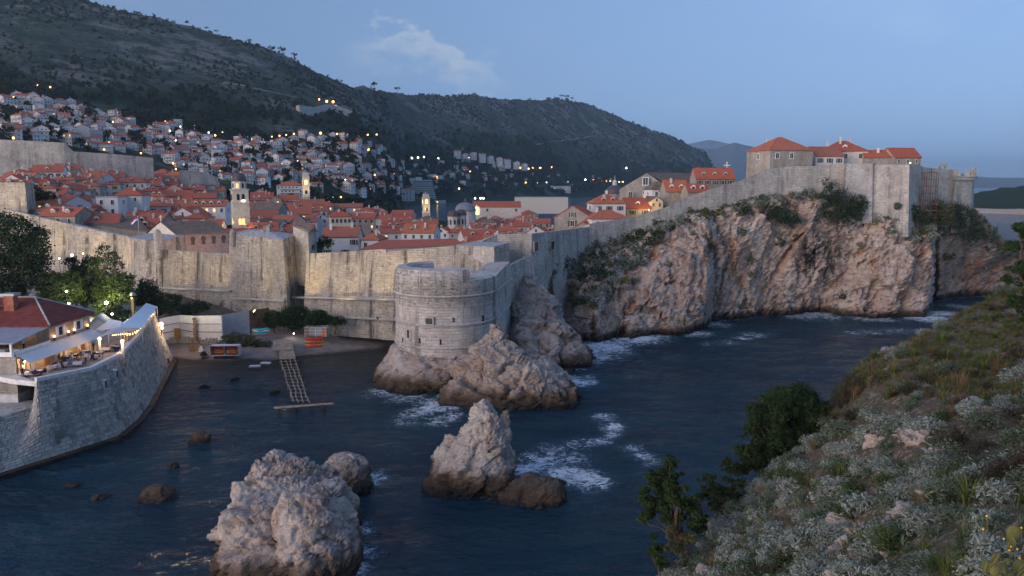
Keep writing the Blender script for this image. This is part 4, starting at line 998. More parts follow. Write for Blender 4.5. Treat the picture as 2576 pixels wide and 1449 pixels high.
wall_run('buttress_wall', 'low stepped wall linking the round fort to the grey sea wall', [(1243,688,172),(1262,682,177),(1284,668,182),(1322,648,188),(1341,644,190)], [4,4,6,10,12], 3.0, 1.0, 'fort_stone', 'fort_cap')

CW_top = [(1482,563,229),(1597,545,237),(1677,521,240),(1729,495,243),(1792,475,245),(1867,453,248),(1934,425,250),(1967,420,251),(2061,417,252),(2127,412,252)]
wall_run('sea_wall', 'long pale sea wall climbing the cliff top', CW_top, [14,20,24,26,28,29,31,32,32,32], 3.0, 0.8, 'wall_pale', parapet=False)
tower('bastion', 'stained projecting bastion at the top of the cliff wall', [(2125,411,250),(2196,411,249.5),(2204,411,262),(2128,411,262)], 28, 1.2, 'fort_stone', 'walk_stone', 'bastion')
tower('bastion', 'tall battered bastion with a sharp corner above the cliff', [(2196,414,251),(2288,414,246),(2322,418,258),(2230,412,268)], 24, 2.6, 'wall_pale', 'walk_stone', 'bastion')
t = wall_run('sea_wall', 'ruined wall with a broken belfry arch behind the scaffold', [(2318,420,258),(2345,423,261),(2378,425,264),(2404,428,266)], 26, 4.0, 0.6, 'wall_pale', parapet=False)
def belfry(par):
    m = MB(); a = at(2356,425,263); b = at(2384,425,264); d = (b-a); n = 10
    out = [(0,0),(0.12,0.9),(0.45,1.7),(0.8,1.95),(1,1.95),(1,0)]; 
    pin = [(0.38,0.0),(0.38,0.75),(0.5,1.1),(0.65,1.2),(0.78,1.05),(0.86,0.7),(0.86,0)]
    P = lambda u, z, y: (a.x+d.x*u, a.y+d.y*u+y, a.z-0.3+z*1.05)
    for y, rev in ((0,False),(0.9,True)):
        for quad in (((0,0),(0.38,0),(0.38,0.75),(0.12,0.9)),((0.12,0.9),(0.38,0.75),(0.5,1.1),(0.45,1.7)),((0.45,1.7),(0.5,1.1),(0.65,1.2),(0.8,1.95)),((0.8,1.95),(0.65,1.2),(0.78,1.05),(1,1.95)),((1,1.95),(0.78,1.05),(0.86,0.7),(0.86,0),(1,0))):
            f = [P(u,z,y) for u, z in quad]; m.face(f[::-1] if rev else f)
    for k in range(len(out)-1): m.face([P(*out[k],0), P(*out[k],.9), P(*out[k+1],.9), P(*out[k+1],0)])
    for k in range(len(pin)-1): m.face([P(*pin[k],.9), P(*pin[k],0), P(*pin[k+1],0), P(*pin[k+1],.9)])
    m.add('belfry_arch', 'wall_pale', par)
belfry(t)
t = tower('wall_tower', 'square end tower with corbelled parapet and broken merlons', [(2403,452,264),(2446,453,267),(2452,452,280),(2408,451,280)], 24, 0.8, 'wall_pale', 'walk_stone')
m = MB(); P = [at(*q) for q in ((2399,452,262.6),(2451,453,266),(2458,452,281),(2404,451,281))]
m.prism([p for p in P], [p+Vector((0,0,1.3)) for p in P]); m.add('parapet', 'wall_pale', t)
for px, w_, h_ in ((2404,1.2,2.4),(2411,0.9,1.6),(2431,0.9,2.6),(2434,1.3,1.2),(2448,1.6,3.0)):
    q = at(px,443,265); m = MB(); m.box((q.x,q.y,q.z+h_/2-0.3), (w_,1.2,h_), 0, taper=(0.15,0.15)); m.add('merlon', 'wall_pale', t)

# scaffold on the ruined wall
def scaffold():
    a = at(2311,520,254); b = at(2346,520,257); t = thing('scaffold', 'rusty tube scaffold standing against the ruined wall', 'scaffold', (a.x, a.y, 26))
    d = (b-a); zs = [27.5+2.2*k for k in range(8)]
    for u in (0, 0.33, 0.66, 1):
        for y in (0, 1.4):
            m = MB(); p = a+d*u; m.tube((p.x,p.y-y-1,25), (p.x,p.y-y-1,zs[-1]+1), 0.09, n=5); m.add('standard', 'rust', t)
    for z in zs[1:]:
        m = MB(); p = a; m.face([(a.x,a.y-1,z),(a.x,a.y-2.4,z),(b.x,b.y-2.4,z),(b.x,b.y-1,z)]); m.box(((a.x+b.x)/2,(a.y+b.y)/2-1.7,z-.08),(abs(d.x)+.6,1.5,.12), math.atan2(d.y,d.x)); m.add('platform', 'wood_plank', t)
        m = MB(); m.tube((a.x,a.y-2.4,z+1),(b.x,b.y-2.4,z+1), 0.07, n=5); m.add('guard_rail', 'rust', t)
scaffold()

# inner town wall up on the left
wall_run('inner_wall', 'pale inner town wall with buttress lines below the hillside houses', [(-80,348,430),(0,351,432),(90,355,434),(160,359,436),(185,381,438),(290,388,446),(385,397,455)], [36]*7, 3.0, 1.5, 'wall_pale')

# ------------------------------------------------------------------ the round fort
def round_fort():
    c = at(1121, 878, 163); cx, cy = c.x, 163.0; R = 10.3
    def zf(py): return rz(py, cy-R)          # height of a front point at picture row py
    z0, zt, zl = zf(884), zf(680), zf(708)
    t = thing('round_fort', 'big round stone fort standing on the jagged rock', 'fort', (cx, cy, z0))
    zr = [zf(877), zf(820), zf(774), zf(747)]
    a_s = math.radians(-56)      # where the high parapet ends, on the right of the front
    m = MB()
    m.lathe([(R+0.15,z0-1.5),(R+0.05,zr[0]),(R-0.05,zr[1]),(R-0.05,zr[2])], (cx,cy,0), 96)
    m.add('drum', 'fort_stone', t, smooth=True, weld=True)
    m = MB(); m.lathe([(R-0.05,zr[2]),(R-0.05,zr[3]),(R+0.1,zr[3]+0.2),(R+0.12,zl)], (cx,cy,0), 96); m.add('upper_drum', 'fort_upper', t, smooth=True, weld=True)
    m = MB(); m.lathe([(R+0.12,zl),(R+0.02,zt-0.7),(R-0.5,zt-0.1)], (cx,cy,0), 60, 0, math.radians(112), math.radians(304)); m.add('high_parapet', 'fort_upper', t, smooth=True, weld=True)
    m = MB(); m.lathe([(R-0.5,zt-0.1),(R-2.3,zt+0.15),(R-2.7,zt-0.3),(R-2.8,zl-3.2)], (cx,cy,0), 60, 0, math.radians(112), math.radians(304))
    for a in (math.radians(112), math.radians(304)):
        q = [(cx+r*math.cos(a), cy+r*math.sin(a), z) for r, z in ((R+0.12,zl-1),(R,zt-0.4),(R-2.4,zt+0.1),(R-2.75,zl-1))]; m.face(q if a > 3 else q[::-1])
    m.add('parapet_cap', 'fort_cap', t)
    m = MB(); m.lathe([(R+0.12,zl),(R-0.6,zl+0.25),(R-3.0,zl+0.1),(R-3.2,zl-3.0)], (cx,cy,0), 40, 0, math.radians(304), math.radians(360+112)); m.add('low_parapet', 'fort_cap', t)
    m = MB(); m.lathe([(R-2.9,zl-2.6),(0,zl-2.4)], (cx,cy,0), 48); m.add('gun_platform', 'fort_cap', t)
    for z, r_, e in ((zr[0],0.34,0.2),(zr[1],0.30,0.2),(zr[2],0.12,0.05),(zr[3],0.32,0.2)):
        m = MB(); m.lathe([(R-0.3,z-r_),(R+e,z-r_*0.7),(R+e+0.12,z),(R+e,z+r_*0.7),(R-0.3,z+r_)], (cx,cy,0), 96); m.add('string_course', 'fort_cap', t, smooth=True)
    def on(px, py, dr=0.0):
        a = (px-CXP)/FPX; b = (CYP-py)/FPX; d = Vector((a, cP+b*sP, -sP+b*cP))
        A_ = d.x**2+d.y**2; B_ = -2*(d.x*cx+d.y*cy); C_ = cx*cx+cy*cy-(R+dr)**2
        k = (-B_-math.sqrt(max(0, B_*B_-4*A_*C_)))/(2*A_); p = Vector((0,0,H))+d*k
        return p, math.atan2(p.y-cy, p.x-cx)
    p, a = on(1081, 807); m = MB(); m.box(p, (1.9,0.9,1.6), a+math.pi/2); o = m.add('gun_port', 'fort_cap', t)
    m = MB(); m.box(p+Vector((math.cos(a),math.sin(a),0))*0.06, (1.35,0.9,1.15), a+math.pi/2); m.add('opening', 'glass_dark', o)
    for px, py, w_, h_ in ((1027,840,.35,1.6),(1108,860,.25,1.1),(1215,805,.45,1.9),(1056,857,.3,1.0),(1063,735,.3,1.4),(1140,805,.2,1.0),(1014,855,.25,.9)):
        p, a = on(px, py); m = MB(); m.box(p, (w_,0.3,h_), a+math.pi/2); m.add('loophole', 'glass_dark', t)
    m = MB(); q = at(1202,703,158); m.box((q.x,q.y,q.z-0.6), (5.2,0.7,1.1), 0.55); m.add('embrasure_beam', 'metal_dark', t)
    # straight wing running back to the wall
    A, B, D = at(1246,712,161.5), at(1282,672,180), at(1270,665,186)
    m = MB(); A.z = zl; B = Vector((B.x,B.y,zl+1.2))
    E = Vector((B.x-4.5,B.y+1.0,B.z)); G = Vector((A.x-5,A.y+2,A.z))
    m.prism([Vector((q.x+(.5 if i < 2 else 0),q.y,z0-2)) for i, q in enumerate((A,B,E,G))], [A,B,E,G]); m.add('wing_wall', 'fort_stone', t)
    for z in (zr[3], zr[1]):
        m = MB(); m.tube((A.x+.35,A.y,z),(B.x+.35,B.y,z+.4), 0.3, n=8); m.add('string_course', 'fort_cap', t)
round_fort()
# ================================================================== houses
def window_mesh(name, kind, w_=1.0, h_=1.5, pane='glass_dark', frame='church_stone'):
    m = MB(); t = 0.14                       # faces -y, centred on the wall plane
    for c, d in (((0,-.03,h_/2+t/2),(w_+2*t,.12,t)),((0,-.05,-h_/2-t/2),(w_+2.6*t,.18,t)),((-w_/2-t/2,-.03,0),(t,.12,h_)),((w_/2+t/2,-.03,0),(t,.12,h_))): m.box(c, d, 0, 0)
    m.face([(-w_/2,-.005,-h_/2),(w_/2,-.005,-h_/2),(w_/2,-.005,h_/2),(-w_/2,-.005,h_/2)], 1)
    m.box((0,-.02,0), (.05,.03,h_), 0, 0)
    if kind == 'shut':
        for s in (-1, 1): m.box((s*(w_/2+t+w_*.27),-.05,0), (w_*.5,.07,h_), 0, 2)
    return m.mesh(name, [frame, pane, 'shutter_green' if kind == 'shut' and frame != 'white_paint' else 'shutter'])
WIN = [window_mesh('window','plain'), window_mesh('window','shut'), window_mesh('window','plain',1.0,1.5,'glass_dark','white_paint')]
WIN_LIT = window_mesh('window','plain',1.0,1.5,'pane_lit'); WIN_SOFT = window_mesh('window','plain',1.0,1.5,'pane_soft')
def chimney_mesh():
    m = MB(); m.box((0,0,.5),(.7,.6,2.2)); m.box((0,0,1.68),(.95,.85,.16)); m.box((0,0,1.9),(.6,.5,.3)); return m.mesh('chimney', 'plaster')
CHIM = chimney_mesh()
def dormer_mesh(white=False):
    m = MB(); m.box((0,.9,.75),(1.5,1.8,1.5), 0, 0); m.face([(-.5,-.01,.25),(.5,-.01,.25),(.5,-.01,1.25),(-.5,-.01,1.25)], 1)
    A = [(-.95,-.25,1.45),(.95,-.25,1.45),(.95,1.9,1.45),(-.95,1.9,1.45)]; r0, r1 = (0,-.25,2.05), (0,2.1,2.05)
    m.face([A[0],r0,r1,A[3]][::-1], 2); m.face([A[1],A[2],r1,r0], 2); m.face([A[0],A[1],r0], 0)
    return m.mesh('dormer', ['white_paint' if white else 'plaster', 'glass_dark', 'roof_tile'])
DORM = [dormer_mesh(), dormer_mesh(True)]
_hm = {}
def house_meshes(w_, d, h, rise, typ, wallmat, roofmat, ov=0.35):
    """w along x, d along y; typ: 'x' ridge along x, 'y' ridge along y (gable to the front), 'hip', 'flat'"""
    key = (round(w_*2)/2, round(d*2)/2, round(h*2)/2, round(rise*4)/4, typ, wallmat, roofmat)
    if key in _hm: return _hm[key]
    w_, d, h, rise = key[:4]; x, y = w_/2, d/2
    W = MB(); W.prism([(-x,-y,0),(x,-y,0),(x,y,0),(-x,y,0)], [(-x,-y,h),(x,-y,h),(x,y,h),(-x,y,h)], bottom=False)
    if typ == 'y':
        for yy, rv in ((-y, False), (y, True)):
            f = [(-x,yy,h),(x,yy,h),(0,yy,h+rise)]; W.face(f[::-1] if rv else f)
    if typ == 'x':
        for xx, rv in ((-x, True), (x, False)):
            f = [(xx,-y,h),(xx,y,h),(xx,0,h+rise)]; W.face(f[::-1] if rv else f)
    R = MB(); t = 0.22
    def slab(q):
        q = [Vector(p) for p in q]; n = (q[1]-q[0]).cross(q[2]-q[0]).normalized()*t
        up = [p+n for p in q]; R.face(up)
        for k in range(len(q)): R.face([q[k], q[(k+1)%len(q)], up[(k+1)%len(q)], up[k]])
        R.face(q[::-1])
    if typ == 'x':
        s_ = rise/y; e = h-ov*s_+.02; X, Yo = x+ov*.6, y+ov
        slab([(-X,-Yo,e),(X,-Yo,e),(X,0,h+rise+.02),(-X,0,h+rise+.02)]); slab([(X,Yo,e),(-X,Yo,e),(-X,0,h+rise+.02),(X,0,h+rise+.02)])
    elif typ == 'y':
        s_ = rise/x; e = h-ov*s_+.02; X, Yo = x+ov, y+ov*.6
        slab([(-X,Yo,e),(-X,-Yo,e),(0,-Yo,h+rise+.02),(0,Yo,h+rise+.02)]); slab([(X,-Yo,e),(X,Yo,e),(0,Yo,h+rise+.02),(0,-Yo,h+rise+.02)])
    elif typ == 'hip':
        X, Yo = x+ov, y+ov; e = h-.05; r = max(0, X-Yo*0.95)
        if X >= Yo: r0, r1 = (-r,0,h+rise), (r,0,h+rise); slab([(-X,-Yo,e),(X,-Yo,e),r1,r0]); slab([(X,Yo,e),(-X,Yo,e),r0,r1]); slab([(X,-Yo,e),(X,Yo,e),r1]); slab([(-X,Yo,e),(-X,-Yo,e),r0])
        else:
            r = Yo-X*.95; r0, r1 = (0,-r,h+rise), (0,r,h+rise); slab([(-X,-Yo,e),(X,-Yo,e),r0]); slab([(X,Yo,e),(-X,Yo,e),r1]); slab([(X,-Yo,e),(X,Yo,e),r1,r0]); slab([(-X,Yo,e),(-X,-Yo,e),r0,r1])
    else:
        R.prism([(-x-.1,-y-.1,h),(x+.1,-y-.1,h),(x+.1,y+.1,h),(-x-.1,y+.1,h)], [(-x-.1,-y-.1,h+.35),(x+.1,-y-.1,h+.35),(x+.1,y+.1,h+.35),(-x-.1,y+.1,h+.35)])
    _hm[key] = (W.mesh('wall', wallmat), R.mesh('roof', roofmat), (w_, d, h, rise)); return _hm[key]
_fm = {}
def facade_mesh(w_, d, h, seed, frame='plaster', lit=0.04, balc=False, big=1.0):
    """all small openings of a far house, too small to tell apart"""
    key = (round(w_), round(d), round(h), seed, balc, big); r = random.Random(str(key))
    if key in _fm: return _fm[key]
    m = MB(); nf = max(1, int(h/2.9))
    for side in range(3):
        L = w_ if side == 0 else d; n = max(1, int(L/2.7/big))
        for f in range(nf):
            z = h - 1.5 - f*2.9
            if z < 0.9: continue
            for k in range(n):
                if r.random() < .22: continue
                u = -L/2 + (k+.5)*L/n; lm = 1 if r.random() < lit else 0
                q = [(-.5*big,-.7),(.5*big,-.7),(.5*big,.7),(-.5*big,.7)]
                if side == 0: P = [(u+a, -d/2-.06, z+b) for a, b in q]
                elif side == 1: P = [(w_/2+.06, u+a, z+b) for a, b in q]
                else: P = [(-w_/2-.06, u-a, z+b) for a, b in q]
                m.face(P, lm)
            if balc and side == 0:
                m.box((0,-d/2-.6,z-1.15), (w_*.8,1.2,.16), 0, 2); m.face([(-w_*.4,-d/2-1.2,z-1.1),(w_*.4,-d/2-1.2,z-1.1),(w_*.4,-d/2-1.2,z-.3),(-w_*.4,-d/2-1.2,z-.3)], 2)
    if not m.f: m.face([(0,-d/2-.06,1),(.6,-d/2-.06,1),(.6,-d/2-.06,2),(0,-d/2-.06,2)])
    _fm[key] = m.mesh('window_rows', ['glass_dark', 'pane_lit', 'white_plaster']); return _fm[key]

def house(label, px, py, Y, wpx, d, h, rise, typ='x', rot=0.0, wall='plaster', roof='roof_tile', wins=None, far=None, chim=0, dorm=0, name='house', cat='house', group=None, seed=0, litw=0, w_m=None, whitedorm=False):
    """(px, py): centre of the front eave line, Y its distance"""
    r = random.Random(seed*7919 + int(px)*31 + int(py))
    P = at(px, py, Y); wm_ = w_m or wpx/FPX*Y
    a, b, (w_, d, h, rise) = house_meshes(wm_, d, h, rise, typ, wall, roof)
    c = Vector((P.x + math.sin(rot)*-0 + -math.sin(rot)*d/2, P.y + math.cos(rot)*d/2, P.z-h))
    t = thing(name, label, cat, c, rot, group)
    link('wall', a, t); ro = link('roof', b, t)
    if wins:                        # individual windows: rows, columns on the front
        nr, nc, sz, kind = wins
        for i in range(nr):
            for j in range(nc):
                if r.random() < .1: continue
                me = WIN[kind]
                if litw and r.random() < litw: me = WIN_LIT
                link('window', me, t, (-w_/2+(j+.5)*w_/nc, -d/2, h-1.5*sz-.1-i*3.0*sz), 0, sz)
        if typ == 'y' and nr: link('window', WIN[kind], t, (0, -d/2, h+rise*.25), 0, sz*.8)
        for sgn in (-1, 1):
            if r.random() < .6: link('window', WIN[kind], t, (sgn*w_/2, 0, h-1.6*sz), sgn*math.pi/2, sz)
    elif far is not None:
        o = link('window_rows', facade_mesh(w_, d, h, far, balc=(wall == 'white_plaster' and Y < 1400), big=1.9 if Y > 1400 else 1.0), t); o['kind'] = 'stuff'
    for k in range(chim):
        u, v = r.uniform(-.38, .38)*w_, r.uniform(-.3, .3)*d
        zz = h + rise*(1-abs(v)/(d/2)) if typ in ('x','hip') else h + rise*(1-abs(u)/(w_/2))
        if typ == 'hip': zz = h + rise*max(0, min(1-abs(v)/(d/2), 1.2-abs(u)/(w_/2)))
        link('chimney', CHIM, ro, (u, v, zz-.3), 0)
    if dorm and typ in ('x', 'hip'):
        for k in range(dorm):
            u = (-.5+(k+.5)/dorm)*w_*(0.85 if typ == 'x' else .55)
            link('dormer', DORM[1 if whitedorm else 0], ro, (u, -d/2*.72, h+rise*.12), 0, 1.0)
    return t

# ------------------------------------------------------------------ hand-placed buildings near the walls
BLOCK = []     # picture boxes kept free of ordinary houses: x0, y0, x1, y1
def keep(*b): BLOCK.append(b)

def franciscan_church():
    a, b, c_ = at(372,584,236), at(444,590,227), at(574,588,238)       # left eave, corner eave, far right eave
    d = at(372,584,236)+(c_-b)
    t = thing('church', 'long church with an old brown tiled roof and pink side wall', 'church', (b.x, b.y, 8))
    ap = at(405,558,231.5); ap2 = ap+(c_-b); ze = (a.z+b.z)/2
    for p in (a,b,c_,d): p.z = ze
    W = MB(); lo = [Vector((p.x,p.y,8)) for p in (a,b,c_,d)]
    W.prism(lo, [a,b,c_,d], 0); W.face([a,b,ap]); W.face([c_,d,ap2]); W.m[0] = 1; W.m[-2] = 1; W.add('wall', ['pink_plaster','church_stone'], t)
    o = Vector(((b-a).x,(b-a).y,0)).normalized()*.5; dn = Vector((0,0,-.25)); s_ = (b-c_).normalized()*.4
    R = MB(); R.face([b+o+dn+s_, c_+o+dn-s_, ap2-s_+Vector((0,0,.15)), ap+s_+Vector((0,0,.15))]); R.face([d-o+dn-s_, a-o+dn+s_, ap+s_+Vector((0,0,.15)), ap2-s_+Vector((0,0,.15))]); R.add('roof', 'roof_old', t)
    al = (c_-b)
    for k in range(5):
        p = b+al*(.1+.2*k)+Vector((0,0,-2.6)); m = MB(); ang_ = math.atan2(al.y, al.x)
        m.box(p, (1.0,.3,1.3), ang_); m.tube(p+Vector((0,0,1.0))-Vector((-math.sin(ang_),math.cos(ang_),0))*.1, p+Vector((0,0,1.0))-Vector((-math.sin(ang_),math.cos(ang_),0))*.2, .75, n=12); m.add('window', 'roof_old', t)
    m = MB(); m.box(ap+Vector((0,0,1)), (.3,.3,2)); m.box(ap+Vector((0,0,1.4)), (1,.25,.25)); m.add('cross', 'church_stone', t)
franciscan_church()
def open_roof(label, pts, z0, mat='roof_old', wall='house_stone', name='house', cat='house'):
    """quad roof given by eave-left, eave-right, ridge-right, ridge-left picture points"""
    q = [at(*p) for p in pts]; t = thing(name, label, cat, (q[0].x, q[0].y, z0))
    bk = [q[1]+2*(q[2]-q[1]), q[0]+2*(q[3]-q[0])]; bk[0].z = q[1].z; bk[1].z = q[0].z
    R = MB(); R.face(q); R.face([bk[0], bk[1], q[3], q[2]]); R.face([q[1], bk[0], q[2]]); R.face([bk[1], q[0], q[3]]); R.add('roof', mat, t)
    W = MB(); rr = [q[0]*.97+bk[0]*.03, q[1]*.97+bk[1]*.03, bk[0]*.97+q[0]*.03, bk[1]*.97+q[1]*.03]
    W.prism([Vector((p.x,p.y,z0)) for p in rr], [p-Vector((0,0,.05)) for p in rr]); W.add('wall', wall, t)
open_roof('low house with a broad weathered brown roof right behind the city wall', [(182,556,248),(376,582,238),(344,543,262),(205,541,268)], 16)
open_roof('long house with a bright red roof right behind the city wall', [(900,628,206),(1172,616,205),(1145,600,216),(965,604,217)], 16, 'roof_tile', 'plaster')
keep(905,596,1170,625)
house('white house with plain red roof just above the wall, right of the watch house', 856, 596, 222, 90, 9, 8, 2.6, 'x', 0.05, 'white_plaster', 'roof_tile', (2,4,.95,1), None, 2)
house('small white house with porch roof beside the white house', 930, 604, 218, 46, 7, 6, 1.8, 'hip', -.2, 'white_plaster', 'roof_tile', (2,2,.9,0), None, 1)
keep(805,560,960,625)
house('tall blank white house standing alone above the brown roofs', 322, 492, 300, 62, 11, 12, 3.2, 'hip', .18, 'white_plaster', 'roof_tile', (1,2,.9,2), None, 2)
house('flat white house with closed shutters in front of the tall blank one', 268, 497, 292, 54, 9, 8, 0, 'flat', .02, 'white_plaster', 'walk_stone', (2,2,1.1,2))
keep(238,470,356,545)
house('yellow house with a row of tall windows and red hip roof', 858, 546, 330, 52, 10, 9, 3.0, 'hip', .3, 'cream_plaster', 'roof_tile', (1,5,1.0,0), None, 1, 0, litw=.0)
keep(830,530,890,570)
house('long white house with lit arched windows left of the domed bell tower', 520, 519, 330, 90, 9, 8, 2.6, 'x', .06, 'white_plaster', 'roof_tile', (1,5,1.05,2), None, 0, 4, litw=.7, whitedorm=True)
keep(490,505,568,540)
house('stone gable house with a shuttered window next to the cliff wall', 1440, 547, 248, 92, 13, 9, 3.4, 'y', -.25, 'house_stone', 'roof_tile', (1,1,1.2,1))
keep(1385,515,1490,575)
house('red hip-roofed house with white stair wall above the cliff wall', 1533, 513, 262, 82, 10, 9, 3.0, 'hip', .1, 'white_plaster', 'roof_tile', (2,3,.9,1), None, 2, 2)
house('stone house with wide red roof lit by a street lamp', 1607, 524, 270, 64, 9, 7, 3.6, 'x', .12, 'house_stone', 'roof_tile', (1,2,.9,1), None, 1, 1, whitedorm=True)
house('narrow beige house right of the lamp-lit stone house', 1652, 506, 272, 36, 7, 7, 1.6, 'y', .35, 'cream_plaster', 'roof_old', (1,2,.8,0))
def gable_church():
    l, r, ap = at(1558,476,335), at(1668,463,330), at(1627,435,334)
    t = thing('church', 'large stone gable-fronted church with an arched window', 'church', (l.x, l.y, 14))
    bk = Vector((26,26,0)); W = MB(); r2 = at(1668,463,330)
    W.face([Vector((l.x,l.y,14)), Vector((r.x,r.y,14)), r2, ap, l]); W.face([Vector((r.x,r.y,14)), Vector((r.x,r.y,14))+bk, r2+bk, r2]); W.face([Vector((l.x,l.y,14))+bk, Vector((l.x,l.y,14)), l, l+bk]); W.face([ap+bk, r2+bk, Vector((r.x,r.y,14))+bk, Vector((l.x,l.y,14))+bk, l+bk]); W.add('wall', 'house_stone', t)
    R = MB(); u = Vector((0,0,.3)); e = Vector((.8,-.2,-.2)); R.face([r2+e+u, r2+e+bk+u, ap+bk+u, ap+u-Vector((.2,.3,0))]); R.face([l+bk+u, l+u, ap+u, ap+bk+u]); R.add('roof', 'roof_old', t)
    for px, py, s_, me in ((1624,456,2.0,WIN[2]),(1586,490,1.6,WIN[0]),(1622,489,1.6,WIN[0])):
        q = at(px, py, 331.5); link('window', me, t, q-Vector(t.location), math.atan2(r.y-l.y, r.x-l.x), s_)
gable_church()
house('white house with dark brown hip roof beside the gable church', 1662, 477, 300, 42, 9, 9, 3.0, 'hip', .2, 'white_plaster', 'roof_old', (1,2,1.0,2))
house('stone house with two white dormers standing on the cliff wall', 1704, 481, 276, 56, 8, 8, 3.8, 'x', .1, 'house_stone', 'roof_tile', (1,2,1.0,2), None, 1, 2, whitedorm=True)
house('low red-roofed house half hidden behind the rising cliff wall', 1758, 482, 268, 56, 7, 5, 2.6, 'x', .12, 'house_stone', 'roof_tile', None, None, 0, 2, whitedorm=True)
house('long red-roofed house with three dormers and several chimneys on the crest', 1800, 449, 292, 98, 8, 8, 3.8, 'x', .06, 'house_stone', 'roof_tile', (1,5,.9,1), None, 4, 3)
house('large stone house with red hip roof at the highest point of the wall', 1992, 378, 262, 116, 15, 10, 4.4, 'hip', .22, 'house_stone', 'roof_tile', (1,3,1.15,2), None, 3)
house('low grey house with sloping red roof joined to the large stone house', 2088, 393, 268, 74, 10, 7, 3.2, 'x', .12, 'plaster', 'roof_tile', (1,3,.9,1), None, 1)
house('grey house with red hip roof and white dormer behind the bastion', 2128, 381, 276, 104, 13, 9, 3.8, 'hip', -.2, 'plaster', 'roof_tile', (1,3,1.0,0), None, 4, 1, whitedorm=True)
house('low brown lean-to house between the bastion roofs', 2212, 396, 272, 70, 8, 6, 2.4, 'x', -.15, 'house_stone', 'roof_tile', None, None, 1)
house('small stone house with a plain red gable roof standing alone at right', 2284, 396, 270, 68, 9, 6, 3.2, 'x', .12, 'house_stone', 'roof_tile', (1,3,.8,2))
# white cross on the crest
t = thing('stone_cross', 'tall white cross standing on the crest', 'cross', at(1828,432,300)); m = MB(); q = t.location; m.box(q+Vector((0,0,1.6)), (.35,.3,4)); m.box(q+Vector((0,0,2.4)), (2.4,.28,.35)); m.add('beam', 'white_paint', t)

# ------------------------------------------------------------------ towers and domes
def bell_tower():
    P = at(600,582,300); w_ = 6.0; s_ = 300/FPX
    def zz(py): return rz(py, 298)
    t = thing('bell_tower', 'stone bell tower with dark dome and lit windows', 'bell tower', (P.x, P.y+3, 8), .45)
    q = lambda z: z-8
    m = MB(); m.box((0,0,q(zz(510))/2),(w_,w_,q(zz(510)))); m.box((0,0,q((zz(510)+zz(477))/2)),(w_*.97,w_*.97,zz(477)-zz(510))); m.add('shaft', 'church_stone', t, (0,0,0))
    for py in (477, 510, 545):
        m = MB(); m.box((0,0,q(zz(py))),(w_+.6,w_+.6,.35)); m.add('cornice', 'church_stone', t, (0,0,0))
    m = MB(); m.lathe([(2.75,q(zz(477))),(2.75,q(zz(457))),(3.0,q(zz(456)))], (0,0,0), 8); m.add('lantern', 'church_stone', t, (0,0,0))
    R = 2.75; m = MB(); m.lathe([(R*math.cos(a)*1.03, q(zz(456))+R*1.25*math.sin(a)) for a in np.linspace(0, math.pi/2, 9)], (0,0,0), 24); o = m.add('dome', 'dome_lead', t, (0,0,0), True)
    m = MB(); m.ball((0,0,q(zz(456))+R*1.25+.5), .35); m.tube((0,0,q(zz(456))+R*1.25),(0,0,q(zz(456))+R*1.25+2), .08, n=5); m.add('finial', 'dome_lead', o, (0,0,0))
    arch = MB(); arch.face([(-.55,0,-1.2),(.55,0,-1.2),(.55,0,.7),(.3,0,1.15),(0,0,1.3),(-.3,0,1.15),(-.55,0,.7)]); dk = arch.mesh('window', 'glass_dark'); arch2 = MB(); arch2.f = list(arch.f); arch2.v = list(arch.v); arch2.m = list(arch.m); lt = arch2.mesh('window', 'pane_lit')
    for side in range(4):
        a = side*math.pi/2; nx, ny = math.sin(a), -math.cos(a)
        for u, py, me in ((-.9,496,dk),(.9,496,dk),(-.6,558,lt),(.6,558,lt)):
            link('window', me, t, (nx*(w_/2+.05)+math.cos(a)*u, ny*(w_/2+.05)+math.sin(a)*u, q(zz(py))), a)
    for k in range(8):
        a = math.pi/8+k*math.pi/4; o = link('window', lt if k == 5 else dk, t, (2.62*math.cos(a), 2.62*math.sin(a), q(zz(467))), a+math.pi/2, .75)
    keep(566,420,628,585)
    m = MB(); m.box((.9,-w_/2-.4,q(zz(505))),(.6,.5,.5)); m.add('floodlight', 'lamp_white', t, (0,0,0))
bell_tower()
def slim_tower(label, px, py0, py1, Y, wpx, lit, dome='church_stone', belfry=True):
    P = at(px, py1, Y); w_ = wpx/FPX*Y*.8; hh = rz(py0, Y)-P.z
    t = thing('bell_tower', label, 'bell tower', P, .3)
    m = MB(); m.box((0,0,hh*.36),(w_,w_,hh*.9)); m.add('shaft', lit, t, (0,0,0))
    for f in (.2, .5, .8):
        m = MB(); m.box((0,0,hh*f),(w_*1.15,w_*1.15,.4)); m.add('cornice', lit, t, (0,0,0))
    m = MB(); m.box((0,0,hh*.86),(w_*.8,w_*.8,hh*.13)); m.add('lantern', lit, t, (0,0,0))
    m = MB(); m.lathe([(w_*.42,hh*.92),(w_*.36,hh*.97),(w_*.15,hh*1.0),(.12,hh*1.02),(.1,hh*1.1)], (0,0,0), 10); m.add('dome', dome, t, (0,0,0), True)
    for side in range(4):
        a = side*math.pi/2
        for f, s_ in ((.64,.95),(.34,.8)):
            m = MB(); s2 = w_*.2*s_; m.face([(-s2,0,-1.6*s2),(s2,0,-1.6*s2),(s2,0,1.2*s2),(0,0,1.9*s2),(-s2,0,1.2*s2)]); o = link('window', m.mesh('window', 'pane_gold' if f > .5 else 'glass_dark'), t, (math.sin(a)*(w_/2+.06), -math.cos(a)*(w_/2+.06), hh*f), a)
    return t
slim_tower('slender bell tower glowing yellow among the hillside trees', 771, 428, 512, 520, 21, 'church_stone', 'dome_grey'); keep(756,425,788,500)
